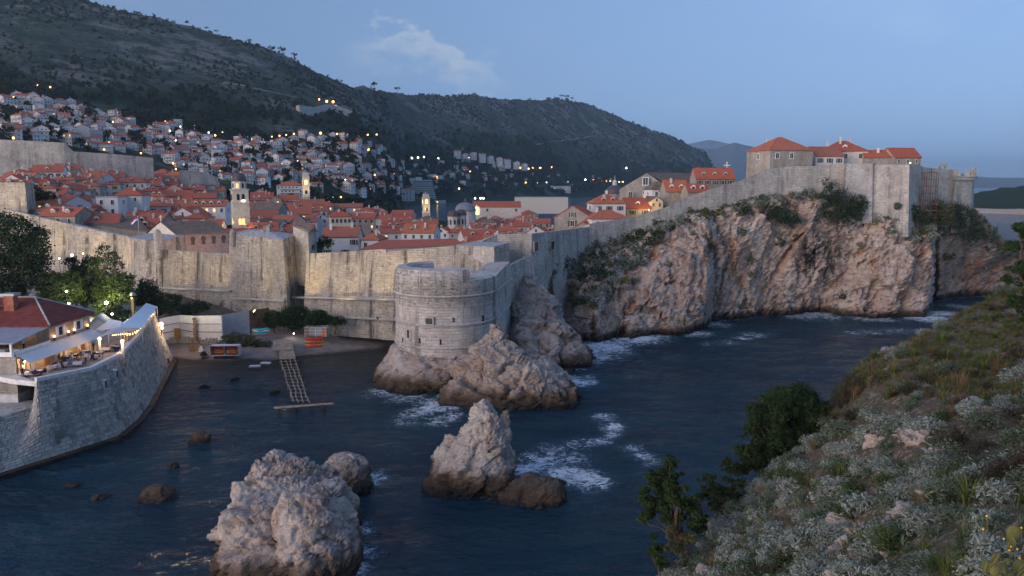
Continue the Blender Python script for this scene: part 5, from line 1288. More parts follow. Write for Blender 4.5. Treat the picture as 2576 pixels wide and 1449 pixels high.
slim_tower('yellow-lit clock tower in front of the harbour water', 1072, 484, 548, 640, 21, 'church_stone', 'dome_grey'); keep(1055,480,1090,545)
def dome_church():
    t = thing('church', 'church with two small domed belfries and a grey main dome', 'church', at(1152,575,380))
    for px, py0, py1, Y, r_ in ((1140,545,578,380,2.9),(1160,542,578,384,2.8)):
        c = at(px, py1, Y)-Vector(t.location); h_ = rz(py0, Y)-at(px,py1,Y).z
        m = MB(); m.lathe([(r_*.9,0),(r_*.9,h_),(r_*1.05,h_+.2)], c, 8); o = m.add('belfry', 'church_stone', t, (0,0,0))
        m = MB(); m.lathe([(r_*math.cos(a), h_+.2+r_*1.05*math.sin(a)) for a in np.linspace(0, math.pi/2, 7)]+[(.1,h_+r_*1.6)], c, 16); m.add('dome', 'dome_lead', o, (0,0,0), True)
        for k in range(8):
            a = math.pi/8+k*math.pi/4; m = MB(); m.face([(-.4,0,-1.3),(.4,0,-1.3),(.4,0,.9),(0,0,1.3),(-.4,0,.9)]); link('window', m.mesh('window', 'glass_dark'), o, (c.x+r_*.87*math.cos(a), c.y+r_*.87*math.sin(a), c.z+h_*.6), a+math.pi/2)
    c = at(1171,560,430)-Vector(t.location); m = MB(); r_ = 5.6; z0 = rz(531,430)-at(1171,560,430).z
    m.lathe([(r_,-6),(r_,z0)], c, 16); o = m.add('drum', 'church_stone', t, (0,0,0))
    m = MB(); m.lathe([(r_*1.05*math.cos(a), z0+r_*.85*math.sin(a)) for a in np.linspace(0, math.pi/2, 9)]+[(.3,z0+r_*.95),(.15,z0+r_*1.25)], c, 20); m.add('dome', 'dome_grey', o, (0,0,0), True)
    keep(1125,510,1185,570)
dome_church()
t = thing('church', 'small dark-domed church with a lantern behind the gable church', 'church', at(1546,498,420)); m = MB(); m.lathe([(5.2,-8),(5.2,2.2)], (0,0,0), 12); m.add('drum', 'house_stone', t, (0,0,0)); m = MB(); m.lathe([(5.4*math.cos(a), 2.2+4.6*math.sin(a)) for a in np.linspace(0, math.pi/2, 9)], (0,0,0), 20); m.add('dome', 'dome_lead', t, (0,0,0), True); m = MB(); m.lathe([(1.2,6.4),(1.2,8.6),(.5,9.4),(.15,9.6),(.1,12)], (0,0,0), 8); m.add('lantern', 'church_stone', t, (0,0,0))
house('pale rectangular harbour fort with blank walls', 1362, 497, 690, 134, 26, 14, 0, 'flat', .0, 'church_stone', 'walk_stone', None, None, name='harbour_fort', cat='fort'); keep(1294,480,1430,532)
house('long red-roofed hall with a glowing golden gable beside it', 1250, 521, 520, 120, 14, 9, 3.4, 'x', .04, 'church_stone', 'roof_tile', (1,5,1.2,0), None, 1); keep(1180,505,1318,530)
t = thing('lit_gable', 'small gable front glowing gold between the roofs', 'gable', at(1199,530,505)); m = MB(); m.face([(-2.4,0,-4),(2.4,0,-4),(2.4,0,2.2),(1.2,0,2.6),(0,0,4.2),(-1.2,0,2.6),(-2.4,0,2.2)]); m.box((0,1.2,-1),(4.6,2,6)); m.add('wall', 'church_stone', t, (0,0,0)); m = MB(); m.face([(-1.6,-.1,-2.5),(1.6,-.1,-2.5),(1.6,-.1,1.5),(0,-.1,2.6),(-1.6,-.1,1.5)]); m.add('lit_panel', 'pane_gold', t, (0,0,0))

# ------------------------------------------------------------------ the old town, row by row
TOP = np.array([(0,428),(100,415),(250,415),(385,424),(450,436),(540,462),(640,478),(700,494),(760,505),(830,512),(900,520),(1000,530),(1060,548),(1130,556),(1190,540),(1250,542),(1330,545),(1390,548),(1480,528)], float)
WTOP = np.array([(0,459),(64,459),(66,527),(150,548),(318,575),(372,582),(374,560),(575,590),(577,585),(740,588),(795,630),(1145,613),(1205,605),(1251,589),(1337,586),(1480,570)], float)
TL = np.array([(0,438),(100,424),(250,424),(385,432),(450,446),(540,470),(640,484),(700,500),(760,512),(900,524),(1000,536),(1060,546),(1250,540),(1480,530)], float)
def town():
    r = random.Random(11); n = 0; row = 0; py = 620.0
    names = []
    while py > 416:
        px = -15 + r.uniform(0, 20); k = 0
        while px < 1490:
            top_ = np.interp(px, TL[:,0], TL[:,1]); bot = np.interp(px, WTOP[:,0], WTOP[:,1])+10
            e = py + r.uniform(-3.5, 3.5)
            wm_ = r.uniform(8.5, 14)
            if not (top_ <= e <= bot): px += 14; continue
            # distance: the eave stands 8 to 11 m above the ground
            hh = r.uniform(8, 12); ys = np.arange(243, 840, 4.0); a = (px-CXP)/FPX; b = (CYP-e)/FPX; tt_ = ys/(cP+b*sP)
            g = ground(a*tt_, ys, False); zr = H+(-sP+b*cP)*tt_; idx = np.nonzero(g+hh >= zr)[0]
            if len(idx) == 0: px += 20; continue
            Y = float(ys[idx[0]]); wpx = wm_/Y*FPX
            cx = px+wpx/2
            if any(x0-wpx*.35 < cx < x1+wpx*.35 and y0-4 < e < y1+6 for x0,y0,x1,y1 in BLOCK): px += 12; continue
            typ = r.choice(['x','x','x','hip','y','x','hip']); rot = r.choice([.25,.3,-.2,.1,.2,-.1,.35]) + r.uniform(-.08,.08)
            if typ == 'y': rot += r.choice([0,.35,-.3]); wpx *= .8; wm_ *= .8
            old = r.random() < .07
            near = Y < 400; ch = r.choice([0,1,1,2,2]) if Y < 560 else r.choice([0,0,1,1]); dm = r.choice([0,0,1,2,2]) if Y < 450 and typ != 'y' else 0
            wl_ = r.choice(['plaster','plaster','house_stone','plaster','white_plaster'] if near else ['plaster','plaster','plaster','house_stone'])
            wn_ = {'plaster':'pale plaster','house_stone':'bare stone','white_plaster':'white'}[wl_]
            lab = dict(roof='weathered brown' if old else 'red', typ={'x':'gabled','hip':'hipped','y':'gable-fronted'}[typ], wl=wn_, ch=ch, dm=dm, cx=cx, py=e, row=row)
            t = house('-', cx, e, Y, wpx, r.uniform(9,12.5), hh+3, wm_*r.uniform(.21,.26)*(.95 if typ != 'y' else 1.2), typ, rot, wl_, 'roof_old' if old else 'roof_tile',
                      (2, max(2,int(wm_/3.4)), .95, r.choice([0,0,1,2])) if near else None, None if near else r.randrange(4), ch, dm, group='old town houses inside the wall', seed=n, litw=.03)
            names.append((t, lab)); n += 1
            px += wpx*r.uniform(.86, 1.12) if typ != 'y' else wpx*1.05
        py -= 7.2 + max(0, (py-470))*0.035; row += 1
    # labels: look first, then which one, counted along its row from a landmark
    land = [(597,'the domed bell tower'),(771,'the yellow tower'),(1072,'the clock tower'),(1152,'the domed church'),(296,'the blank house')]
    rows = {}
    for t, l in names: rows.setdefault(l['row'], []).append((t, l))
    rk = sorted(rows)
    for i, ro in enumerate(rk):
        for t, l in rows[ro]:
            x0, nm = min(land, key=lambda q: abs(q[0]-l['cx']))
            side = 'left' if l['cx'] < x0 else 'right'
            cnt = sum(1 for _, q in rows[ro] if (l['cx'] <= q['cx'] <= x0 if side == 'left' else x0 <= q['cx'] <= l['cx']))
            t['label'] = f"{l['roof']} {l['typ']} house, {l['wl'].split()[0]} walls, {ordw(cnt)} {side} of {nm}, {ordw(i+1)} roof row"
    return n
NT_ = town()

# ------------------------------------------------------------------ white houses on the hillside
HT = np.array([(0,250),(60,238),(130,248),(200,268),(290,288),(340,318),(410,308),(470,318),(520,345),(560,360),(640,356),(700,355),(770,338),(850,340),(880,352),(930,352),(970,378),(985,408),(1060,412),(1130,402),(1145,400),(1220,402),(1330,430),(1500,442),(1600,440)], float)
HB = np.array([(0,345),(150,352),(190,372),(390,390),(450,422),(540,446),(640,462),(760,476),(850,488),(1000,485),(1040,478),(1150,480),(1250,466),(1400,468),(1500,460),(1600,448)], float)
DEN = [(0,.86),(560,.86),(760,.8),(840,.58),(960,.7),(1000,.8),(1100,.8),(1180,.55),(1330,.45),(1600,.3)]
HILL = []
def hillside():
    r = random.Random(5); n = 0; py = 240.0; row = 0; recs = []
    while py < 492:
        px = -10 + r.uniform(0, 16)
        while px < 1600:
            top_, bot = np.interp(px, HT[:,0], HT[:,1]), np.interp(px, HB[:,0], HB[:,1])
            e = py + r.uniform(-4, 4)
            step = r.uniform(17, 34)
            if not (top_ <= e <= bot) or r.random() > np.interp(px, [d[0] for d in DEN], [d[1] for d in DEN]): px += step*.7; continue
            if 752 < px < 792 and 420 < e < 500: px += 14; continue
            g = hill_hit(px, e+6, 430)
            if g is None: px += step; continue
            Y = g.y; wm_ = r.uniform(7.5, 11.5)*(1 if Y < 1300 else 1.25); h = r.choice([6.5,6.5,8.5,10.5])*(1 if Y < 1300 else 1.2); d = r.uniform(8, 10.5)
            typ = r.choice(['y','y','y','x','x','hip','flat']) if Y < 1500 else r.choice(['y','x','flat','flat','hip'])
            rot = r.choice([.5,.6,.4,.7,-.3]) + r.uniform(-.1,.1)
            wl_ = 'white_plaster' if r.random() < .88 else 'plaster'
            t = house('-', px, proj(Vector((g.x, g.y, g.z+h-2)))[1], Y, 0, d, h+1.5, wm_*.2 if typ != 'y' else wm_*.24, typ, rot, wl_, 'walk_stone' if typ == 'flat' else 'roof_tile', None, r.randrange(5), 1 if r.random() < .4 else 0, 0, group='white houses on the hillside', seed=n, w_m=wm_, name='hillside_house')
            recs.append((t, dict(px=px, py=e, row=row, typ=typ, wl=wl_, h=h))); HILL.append((px, e, Y)); n += 1
            px += max(step, wm_/Y*FPX*1.15)
        py += 10.5; row += 1
    bywhat = {'y':'gable-fronted','x':'red gabled','hip':'red hip-roofed','flat':'flat-roofed'}
    rows = {}
    for t, l in recs: rows.setdefault(l['row'], []).append((t, l))
    for i, ro in enumerate(sorted(rows)):
        L = sorted(rows[ro], key=lambda q: q[1]['px'])
        for j, (t, l) in enumerate(L):
            st_ = {6.5:'low',8.5:'two-storey',10.5:'tall'}.get(l['h'], 'big')
            t['label'] = f"{st_} {bywhat[l['typ']]} {'white' if l['wl'] == 'white_plaster' else 'grey'} house, {ordw(j+1)} from the left in the {ordw(i+1)} hillside tier"
    return n
NH_ = hillside()

# ------------------------------------------------------------------ hotel, apartment blocks and villas across the harbour
def hotel():
    P = at(1068,508,1740); t = thing('hotel', 'modern hotel with stacked white balcony bands at the waterside', 'hotel', P, .12)
    m = MB(); m.box((0,8,24),(44,20,48)); m.add('core', 'glass_dark', t, (0,0,0))
    for k in range(12):
        m = MB(); m.box((2-k*.4,6,4+k*3.9),(48-k*.9,27,2.3)); m.add('floor_slab', 'white_plaster', t, (0,0,0))
    m = MB(); m.box((-26,10,26),(12,22,52)); m.box((-12,10,50),(14,14,8)); m.add('stair_block', 'white_plaster', t, (0,0,0))
    m = MB(); m.box((-2,-6,0),(96,30,7)); m.add('podium', 'church_stone', t, (0,0,0))
    for k in range(12):
        m = MB(); m.box((-28+k*5.0,-21.2,-.6),(3.4,.3,3.6)); m.add('lit_bay', 'pane_gold', t, (0,0,0))
hotel()
house('pale office block with flat red roof left of the modern hotel', 1016, 476, 1480, 54, 26, 22, 2, 'hip', .15, 'white_plaster', 'roof_tile', None, 1, name='office_block', cat='building')
house('big white villa with red hip roof below the cypress trees', 888, 392, 1060, 44, 14, 13, 3.5, 'hip', .45, 'white_plaster', 'roof_tile', None, 2, 1, name='villa')
house('square white villa with red hip roof between dark trees', 917, 412, 1150, 24, 12, 13, 3.0, 'hip', .3, 'plaster', 'roof_tile', None, 3, 1, name='villa')
house('long grey institute building above the old town roofs', 880, 462, 900, 60, 16, 17, 3, 'hip', .3, 'plaster', 'roof_tile', None, 1, 2, name='institute', cat='building')
house('long white building with red roof left of the slender yellow tower', 728, 467, 600, 62, 12, 11, 3, 'hip', .1, 'white_plaster', 'roof_tile', None, 4, 0, name='long_building', cat='building')
house('white waterside hotel with terraces on the far shore', 1408, 468, 2450, 56, 30, 22, 0, 'flat', .1, 'white_plaster', 'walk_stone', None, 2, name='shore_hotel', cat='building')
for k, (px, py, wp, h) in enumerate(((1152,380,15,13),(1171,388,15,14),(1192,385,15,12),(1215,388,15,16),(1236,394,14,12),(1258,398,14,15),(1278,402,15,17),(1301,408,14,13),(1321,413,14,11),(1206,404,14,9),(1264,416,14,9))):
    house(['topmost left apartment block across the harbour','second apartment block from the left across the harbour','third apartment block from the left across the harbour','tallest apartment block across the harbour','narrow apartment block right of the tallest','apartment block left of the lamp-lit pair','apartment block in the lamp-lit pair','lamp-lit apartment block with orange street lights below','last apartment block at the right end of the row','lower apartment block under the tallest one','lower apartment block under the lamp-lit pair'][k],
          px, py, 2150+k*14, wp, 13, h+7, 3.0, 'y' if k % 3 else 'x', .35, 'white_plaster', 'roof_tile', None, k % 5, 0, name='apartment_block', cat='building', group='apartment blocks across the harbour', seed=k)
# quay walls of the road terraces above the town
_rw = []
for px, py in ((752,264),(790,270),(820,262),(848,266),(886,280)):
    g = hill_hit(px, py+16, 700); _rw.append((px, py, g.y-6, g.z-8))
wall_run('retaining_wall', 'pale retaining wall of the road cut high on the hillside', [q[:3] for q in _rw], [q[3]+3 for q in _rw], 5, 3, 'wall_pale', cat='wall', parapet=False)
wall_run('retaining_wall', 'low grey town wall left of the domed bell tower', [(452,428,470),(500,430,474),(548,446,480)], [36]*3, 3, 1, 'wall_pale', cat='wall', parapet=False)
# ================================================================== sea wall, restaurant and terrace
FX, FY0, FY1, FM = -75.3, 117.0, 138.5, 126.0        # facade plane x; wing start, end, main block start
def quay():
    # plan of the top edge (z 11.5) and of the toe (z 0.6), left to right
    top = [Vector((-104,104,7.2)), gz(-60,1064,7.2), gz(84,1024,7.2), gz(92,960,11.5), gz(231,932,11.5), gz(302,897,11.5), gz(348,851,11.5), gz(389,786,11.5)]
    toe = [Vector((-102,98,0.6)), gz(-80,1215,0.6), gz(30,1181,0.6), gz(110,1156,0.6), gz(295,1097,0.6), gz(345,1055,0.6), gz(372,1020,0.6), gz(434,901,0.6)]
    t = thing('quay_wall', 'curved battered stone sea wall below the restaurant terrace', 'sea wall', (top[3].x, top[3].y, 0))
    L = [0.0]
    for k in range(len(top)-1): L.append(L[-1] + ((top[k+1]-top[k]).length+(toe[k+1]-toe[k]).length)/2)
    def S(u, v):
        x = [float(np.interp(u, L, [p[i] for p in top])) for i in range(3)]; y = [float(np.interp(u, L, [p[i] for p in toe])) for i in range(3)]
        return Vector(y)*(1-v) + Vector(x)*v
    m = MB()
    for k in range(len(L)-1): m.face([toe[k], toe[k+1], top[k+1], top[k]], 0, [(L[k],0),(L[k+1],0),(L[k+1],11),(L[k],11)])
    e0 = top[-1]+Vector((-9,3,0)); e1 = toe[-1]+Vector((-11,4,0)); m.face([toe[-1], e1, e0, top[-1]])
    m.add('core', 'quay_stone', t)
    # ledge at the water
    led = MB()
    for k in range(len(toe)-1):
        a, b = toe[k], toe[k+1]; o = Vector(((b-a).y, -(b-a).x, 0)).normalized()*1.1
        led.face([a, b, b+o, a+o][::-1]); led.face([a+o, b+o, b+o*1.05-Vector((0,0,2.2)), a+o*1.05-Vector((0,0,2.2))][::-1])
    led.add('water_ledge', 'low_rock', t)
    cop = MB()
    for k in range(3, len(top)-1):
        a, b = top[k], top[k+1]; o = Vector(((b-a).y, -(b-a).x, 0)).normalized()
        A = [a+o*.15, b+o*.15, b-o*.55, a-o*.55]; cop.prism([p for p in A], [p+Vector((0,0,.55)) for p in A])
    a, b, c_, d = gz(30,954,11.4), gz(92,960,11.4), Vector((FX,117,11.4)), Vector((FX-4,117,11.4)); up = Vector((0,0,.75)); cop.prism([a-up,b-up,c_-up,d-up],[a,b,c_,d])
    cop.add('coping', 'off_white', t)
    q = [gz(-60,1064,7.15), gz(84,1024,7.15), Vector((FX+1.5,118,7.15)), Vector((-112,118,7.15))]; m = MB(); m.face(q); m.add('lower_walk', 'walk_stone', t)
    m = MB(); a, b = gz(-20,1000,7.9), gz(46,1000,7.9); m.box((a+b)/2+Vector((0,1.5,-.2)), ((b-a).length,3.2,1.4)); m.add('planter_block', 'off_white', t)
    # the stones: the 300 nearest the camera as single blocks, the rest joined
    r = random.Random(3); blocks = []
    nrow = 21
    for i in range(nrow):
        v0, v1 = i/nrow, (i+1)/nrow; u = r.uniform(0, .6)
        while u < L[-1]-.3:
            w_ = r.uniform(.7, 1.35); blocks.append((u, min(u+w_, L[-1]), v0, v1)); u += w_
    Vs, Fs = [], []; singles = []
    def blk(u0, u1, v0, v1):
        g = .022; du, dv = .03, .0022
        q = [S(u0+du, v0+dv), S(u1-du, v0+dv), S(u1-du, v1-dv), S(u0+du, v1-dv)]
        n = (q[1]-q[0]).cross(q[3]-q[0]).normalized(); pr = r.uniform(.05, .13)
        c = (q[0]+q[1]+q[2]+q[3])/4
        f = [p+(c-p)*.06+n*pr for p in q]; bk = [p-n*.02 for p in q]
        return bk+f
    FA = [(4,5,6,7),(0,1,5,4),(1,2,6,5),(2,3,7,6),(3,0,4,7)]
    vis = [b for b in blocks]
    vis.sort(key=lambda b: (S((b[0]+b[1])/2, (b[2]+b[3])/2)-Vector((0,0,H))).length if proj(S((b[0]+b[1])/2, (b[2]+b[3])/2))[0] > 0 else 1e9)
    for k, b in enumerate(vis):
        P = blk(*b)
        if k < 300:
            o = P[0]; me = bpy.data.meshes.new('stone'); me.from_pydata([tuple(p-o) for p in P], [], FA); me.materials.append(M['quay_block'])
            link('stone', me, t, o-Vector(t.location))
        else:
            i = len(Vs); Vs += [tuple(p-Vector(t.location)) for p in P]; Fs += [tuple(i+j for j in f) for f in FA]
    me = bpy.data.meshes.new('stone_courses'); me.from_pydata(Vs, [], Fs); me.materials.append(M['quay_block'])
    link('stone_courses', me, t)['kind'] = 'stuff'
    for px, py in ((262,966),(290,944)):
        p = S(*min(((u, v) for u in np.linspace(0, L[-1], 300) for v in (.55,.6,.65,.7,.75,.8)), key=lambda q: (Vector(proj(S(*q)))-Vector((px,py))).length)); m = MB()
        d = S(70, .5)-S(66, .5); m.box(p+Vector((.15,-.1,0)), (1.1,.5,1.5), math.atan2(d.y, d.x)); o = m.add('window', 'off_white', t)
        m = MB(); m.box(p+Vector((.25,-.2,0)), (.7,.5,1.1), math.atan2(d.y, d.x)); m.add('pane', 'glass_dark', o)
    return top
QT = quay()
# terrace floor
m = MB(); m.face([Vector((FX-3,117.2,11.02)), *[Vector((p.x,p.y,11.02)) for p in QT[3:]], Vector((-92,182,11.02)), Vector((-112,180,11.02)), Vector((-112,117.2,11.02))])
structure(m.add('terrace_ground', 'paving'))

def restaurant():
    t = thing('restaurant', 'stone restaurant house with dark red hip roof above the sea', 'restaurant', (FX, FM, 11))
    W = MB(); W.box(((FX-100)/2-6,(FM+FY1)/2,14.3),(100+FX+12,FY1-FM,6.6)); W.add('wall', 'house_stone', t)
    W = MB(); W.box(((FX-112)/2,(FY0+FM)/2-.01,9.3),(112+FX,FM-FY0,9.6)); W.add('wing_wall', 'house_stone', t)
    # hip roof, ridge running away to the left
    e = 17.5; x1, y0, y1 = FX+.7, FM-.7, FY1+.7; ap = Vector((FX-5.6,(FM+FY1)/2,21.1)); al = Vector((-118,(FM+FY1)/2,21.3))
    a, b, c_, d = Vector((-118,y0,e)), Vector((x1,y0,e)), Vector((x1,y1,e)), Vector((-118,y1,e))
    R = MB(); R.face([a,b,ap,al]); R.face([b,c_,ap]); R.face([c_,d,al,ap]); o_ = Vector((0,0,-.3)); R.face([a+o_,b+o_,b,a]); R.face([b+o_,c_+o_,c_,b]); R.face([d+o_,c_+o_,b+o_,a+o_][::-1]); ro = R.add('roof', 'roof_dark', t)
    for p, q in ((b,ap),(c_,ap),(ap,al)):
        m = MB(); m.tube(p+Vector((0,0,.05)), q+Vector((0,0,.05)), .17, n=6); m.add('ridge_cap', 'walk_stone', ro)
    cq = Vector((-83.2,FM+3.4,19.5)); m = MB(); m.box(cq+Vector((0,0,.6)), (1.6,1.3,3.4)); ch = m.add('chimney', 'brick_red', ro)
    m = MB(); m.box(cq+Vector((0,0,2.5)), (2.3,1.9,.4)); m.add('cap', 'metal_grey', ch)
    m = MB(); m.box(Vector((-85.6,FM+3.0,19.4)), (.7,.9,1.2)); m.add('roof_vent', 'off_white', ro)
    # porch over the upper dining room
    P = MB(); P.face([(-112,FY0-.6,16.35),(FX+.3,FY0-.6,16.35),(FX+.3,FM,17.25),(-112,FM,17.25)]); P.face([(-112,FM,17.1),(FX+.3,FM,17.1),(FX+.3,FY0-.6,16.2),(-112,FY0-.6,16.2)]); P.face([(-112,FY0-.6,16.2),(FX+.3,FY0-.6,16.2),(FX+.3,FY0-.6,16.35),(-112,FY0-.6,16.35)]); P.face([(FX+.3,FY0-.6,16.2),(FX+.3,FM,17.1),(FX+.3,FM,17.25),(FX+.3,FY0-.6,16.35)]); P.add('porch_roof', 'porch_roof', t)
    for x in (FX-.3, FX-5.5, FX-11, FX-17):
        m = MB(); m.box((x,FY0-.3,15.25),(.28,.28,2.0)); m.add('post', 'white_paint', t)
    m = MB(); m.box(((FX-112)/2,FY0-.15,14.55),(112+FX,.3,.7)); m.box((FX+.02,(FY0+FM)/2,14.55),(.3,FM-FY0,.7)); m.add('balustrade', 'white_paint', t)
    # side wall openings: upper floor
    def onwall(y, z, w_, h_, mat, nm, par, dx=.06):
        m = MB(); m.box((FX+dx,y,z),(.12,w_,h_)); return m.add(nm, mat, par)
    for y in (129.2, 134.6):
        o = onwall(y, 15.9, 1.3, 1.7, 'white_paint', 'window', t); onwall(y, 15.9, .95, 1.35, 'glass_dark', 'pane', o, .11)
        for s in (-1, 1): onwall(y+s*1.05, 15.9, .6, 1.75, 'white_paint', 'shutter', o, .1)
    for y in (119.8, 128.9):
        o = onwall(y, 12.25, 1.25, 2.4, 'wood_door', 'door', t); onwall(y, 12.4, .7, 1.7, 'pane_soft', 'pane', o, .11)
        for s in (-1, 1): onwall(y+s*1.2, 12.25, .8, 2.4, 'white_paint', 'shutter', o, .1)
    o = onwall(124.9, 12.25, 1.1, 2.4, 'wood_door', 'door', t)
    o = onwall(135.6, 12.3, 1.2, 2.5, 'wood_door', 'door', t)
    for s in (-1, 1): onwall(135.6+s*1.2, 12.3, .9, 2.5, 'white_paint', 'shutter', o, .1)
    m = MB(); m.box((FX+.1,(FY0+FY1)/2,14.35),(.35,FY1-FY0,.3)); m.add('string_course', 'off_white', t)
    m = MB(); m.tube((FX+.15,FY0+.1,14.2),(FX+.15,FY0+.1,11.1), .09, n=6); m.add('drain_pipe', 'metal_dark', t)
    # awning
    A = MB(); A.face([(FX+.2,FY0+.3,14.25),(FX+2.0,FY0+.3,13.15),(FX+2.0,FY1+.6,13.15),(FX+.2,FY1+.6,14.25)]); A.face([(FX+.2,FY1+.6,14.2),(FX+2.0,FY1+.6,13.1),(FX+2.0,FY0+.3,13.1),(FX+.2,FY0+.3,14.2)]); A.face([(FX+2.0,FY0+.3,13.1),(FX+2.0,FY1+.6,13.1),(FX+2.0,FY1+.6,13.15),(FX+2.0,FY0+.3,13.15)]); A.add('awning', 'awning_cloth', t)
    m = MB(); m.tube((FX+2.0,FY0+.3,13.1),(FX+2.0,FY1+.6,13.1), .07, n=6); m.add('awning_bar', 'white_paint', t)
    return t
RT = restaurant()

def point(name, loc, power, col=(1.0,.55,.22), r=.12, parent=None):
    d = bpy.data.lights.new(name, 'POINT'); d.energy = power; d.color = col; d.shadow_soft_size = r
    o = bpy.data.objects.new(name, d); C.objects.link(o)
    if parent is not None:
        o.parent = parent; o.location = Vector(loc)-Vector(parent.location)
    else: o.location = loc
    return o
def lantern(loc, label, power=60, r=.2, wall=True):
    t = thing('wall_lantern', label, 'lamp', loc, 0, 'wall lanterns of the restaurant')
    m = MB(); m.box((-.2,0,.3),(.35,.08,.08)); m.lathe([(.02,.42),(.22,.26),(.22,.22),(.16,-.2),(.08,-.28)], (0,0,0), 8); m.add('bracket', 'metal_dark', t, (0,0,0))
    m = MB(); m.ball((.04,0,.0), r); m.add('bulb', 'lamp_warm', t, (0,0,0))
    point('glow', Vector(loc)+Vector((.35,0,0)), power, parent=t)
for k, (y, z) in enumerate(((118.4,13.1),(123.0,13.1),(132.0,13.1),(138.0,13.1))):
    lantern((FX+.4,y,z), ['wall lantern nearest the left end under the awning','wall lantern beside the brown door under the awning','wall lantern in the middle under the awning','wall lantern at the right end under the awning'][k], 130)
for k, y in enumerate((127.0,131.2,132.9,137.2)):
    t = thing('wall_uplight', ['first','second','third','last'][k]+' upright wall light from the left on the upper restaurant floor', 'lamp', (FX+.3,y,15.0), 0, 'upper wall lights of the restaurant')
    m = MB(); m.lathe([(.1,-.35),(.16,-.3),(.16,.25)], (0,0,0), 8); m.add('housing', 'metal_dark', t, (0,0,0)); m = MB(); m.lathe([(.15,.22),(.13,.5),(.0,.6)], (0,0,0), 8); m.add('bulb', 'lamp_warm', t, (0,0,0))
    point('glow', (FX+.45,y,15.7), 9, parent=t)
lantern((FX-4.0,FM-.3,16.0), 'wall lantern inside the covered upper dining room', 30)
# tall glowing shade at the near corner of the lower terrace is a second lantern on posts
for k, (px, py, Y) in enumerate(((253,858,139.6),(310,860,140))):
    b = gz(px, 893 if k == 0 else 900, 11.0); zt = 14.0
    t = thing('post_lamp', ['white lamp post at the inner corner of the lower terrace','white lamp post by the sea wall of the lower terrace'][k], 'lamp', b, 0, 'lamp posts on the lower terrace')
    m = MB(); m.box((0,0,1.3),(.3,.3,2.6)); m.add('post', 'white_paint', t, (0,0,0)); m = MB(); m.ball((0,0,2.85), .28); m.add('globe', 'lamp_warm', t, (0,0,0)); point('glow', b+Vector((.5,-.5,2.6)), 160, parent=t)

# white canopies
def canopy(label, eave_l, eave_r, ridge_r, ridge_l, name='canopy'):
    q = [gz(*p) for p in (eave_l, eave_r, ridge_r, ridge_l)]
    t = thing(name, label, 'canopy', (q[0].x, q[0].y, 11))
    m = MB(); n = 10
    for i in range(n):
        f0, f1 = i/n, (i+1)/n
        sag = lambda f: -.25*math.sin(f*math.pi*2)**2
        m.face([q[0].lerp(q[1], f0)+Vector((0,0,sag(f0))), q[0].lerp(q[1], f1)+Vector((0,0,sag(f1))), q[3].lerp(q[2], f1), q[3].lerp(q[2], f0)])
    back = [2*q[3]-q[0], 2*q[2]-q[1]]; back[0].z = q[0].z; back[1].z = q[1].z
    m.face([q[3], q[2], back[1], back[0]]); m.face([q[1], back[1], q[2]]); m.face([back[0], q[0], q[3]]); m.add('cloth', 'tent_cloth', t)
    for p in (q[0], q[1], back[0], back[1], q[0].lerp(q[1], .5)):
        m = MB(); m.tube((p.x,p.y,11), p, .07, n=6); m.add('pole', 'white_paint', t)
    return t
canopy('long white canopy along the far end of the sea wall terrace', (357,825,13.6), (395,771,13.6), (368,762,15.2), (304,823,14.5))
canopy('small white canopy beside the long one', (240,829,13.6), (303,827,13.6), (306,808,14.9), (278,803,15.2))
# string lights under the canopies
r = random.Random(9)
def bulbs(label, pts):
    t = thing('string_light', label, 'string light', pts[0], 0); a = MB()
    for k in range(len(pts)-1): a.tube(pts[k], pts[k+1], .02, n=4)
    a.add('cable', 'metal_dark', t)
    for k in range(len(pts)-1):
        for f in (.1,.4,.7):
            p = pts[k].lerp(pts[k+1], f); b = MB(); b.ball((p.x,p.y,p.z-.12), .1, 6); b.add('bulb', 'bulb', t)
bulbs('string of warm bulbs along the outer edge of the long canopy', [gz(318,842,13.0), gz(340,838,13.0), gz(352,826,13.1), gz(364,812,13.2), gz(376,798,13.3), gz(388,785,13.5)])
bulbs('string of warm bulbs under the small canopy', [gz(282,842,12.8), gz(296,840,12.8), gz(314,838,12.9), gz(332,838,12.8), gz(350,828,12.8)])
p = gz(318,838,12.6); point('canopy_glow', p, 60); p = gz(350,812,12.8); point('canopy_glow', p, 60)
# low dark bar house and service roofs behind the terrace
house('low white service shed behind the canopies', 245, 815, 150, 34, 5, 3.5, 1.2, 'y', .3, 'white_plaster', 'walk_stone', name='service_shed', cat='shed')
m = MB(); b = gz(337,800,11); t = thing('lamp_pillar', 'dark pillar with a small lit lamp behind the long canopy', 'pillar', b); m.box(b+Vector((0,0,2.3)),(.6,.6,4.6)); m.add('shaft', 'bark', t); m = MB(); m.ball(b+Vector((0,-.5,4.5)), .14); m.add('bulb', 'lamp_warm', t); m = MB(); m.lathe([(.6,5.0),(.45,5.6),(0,5.8)], b, 10); m.add('cap', 'metal_grey', t)  # a plain pillar carrying a small lamp, no shower

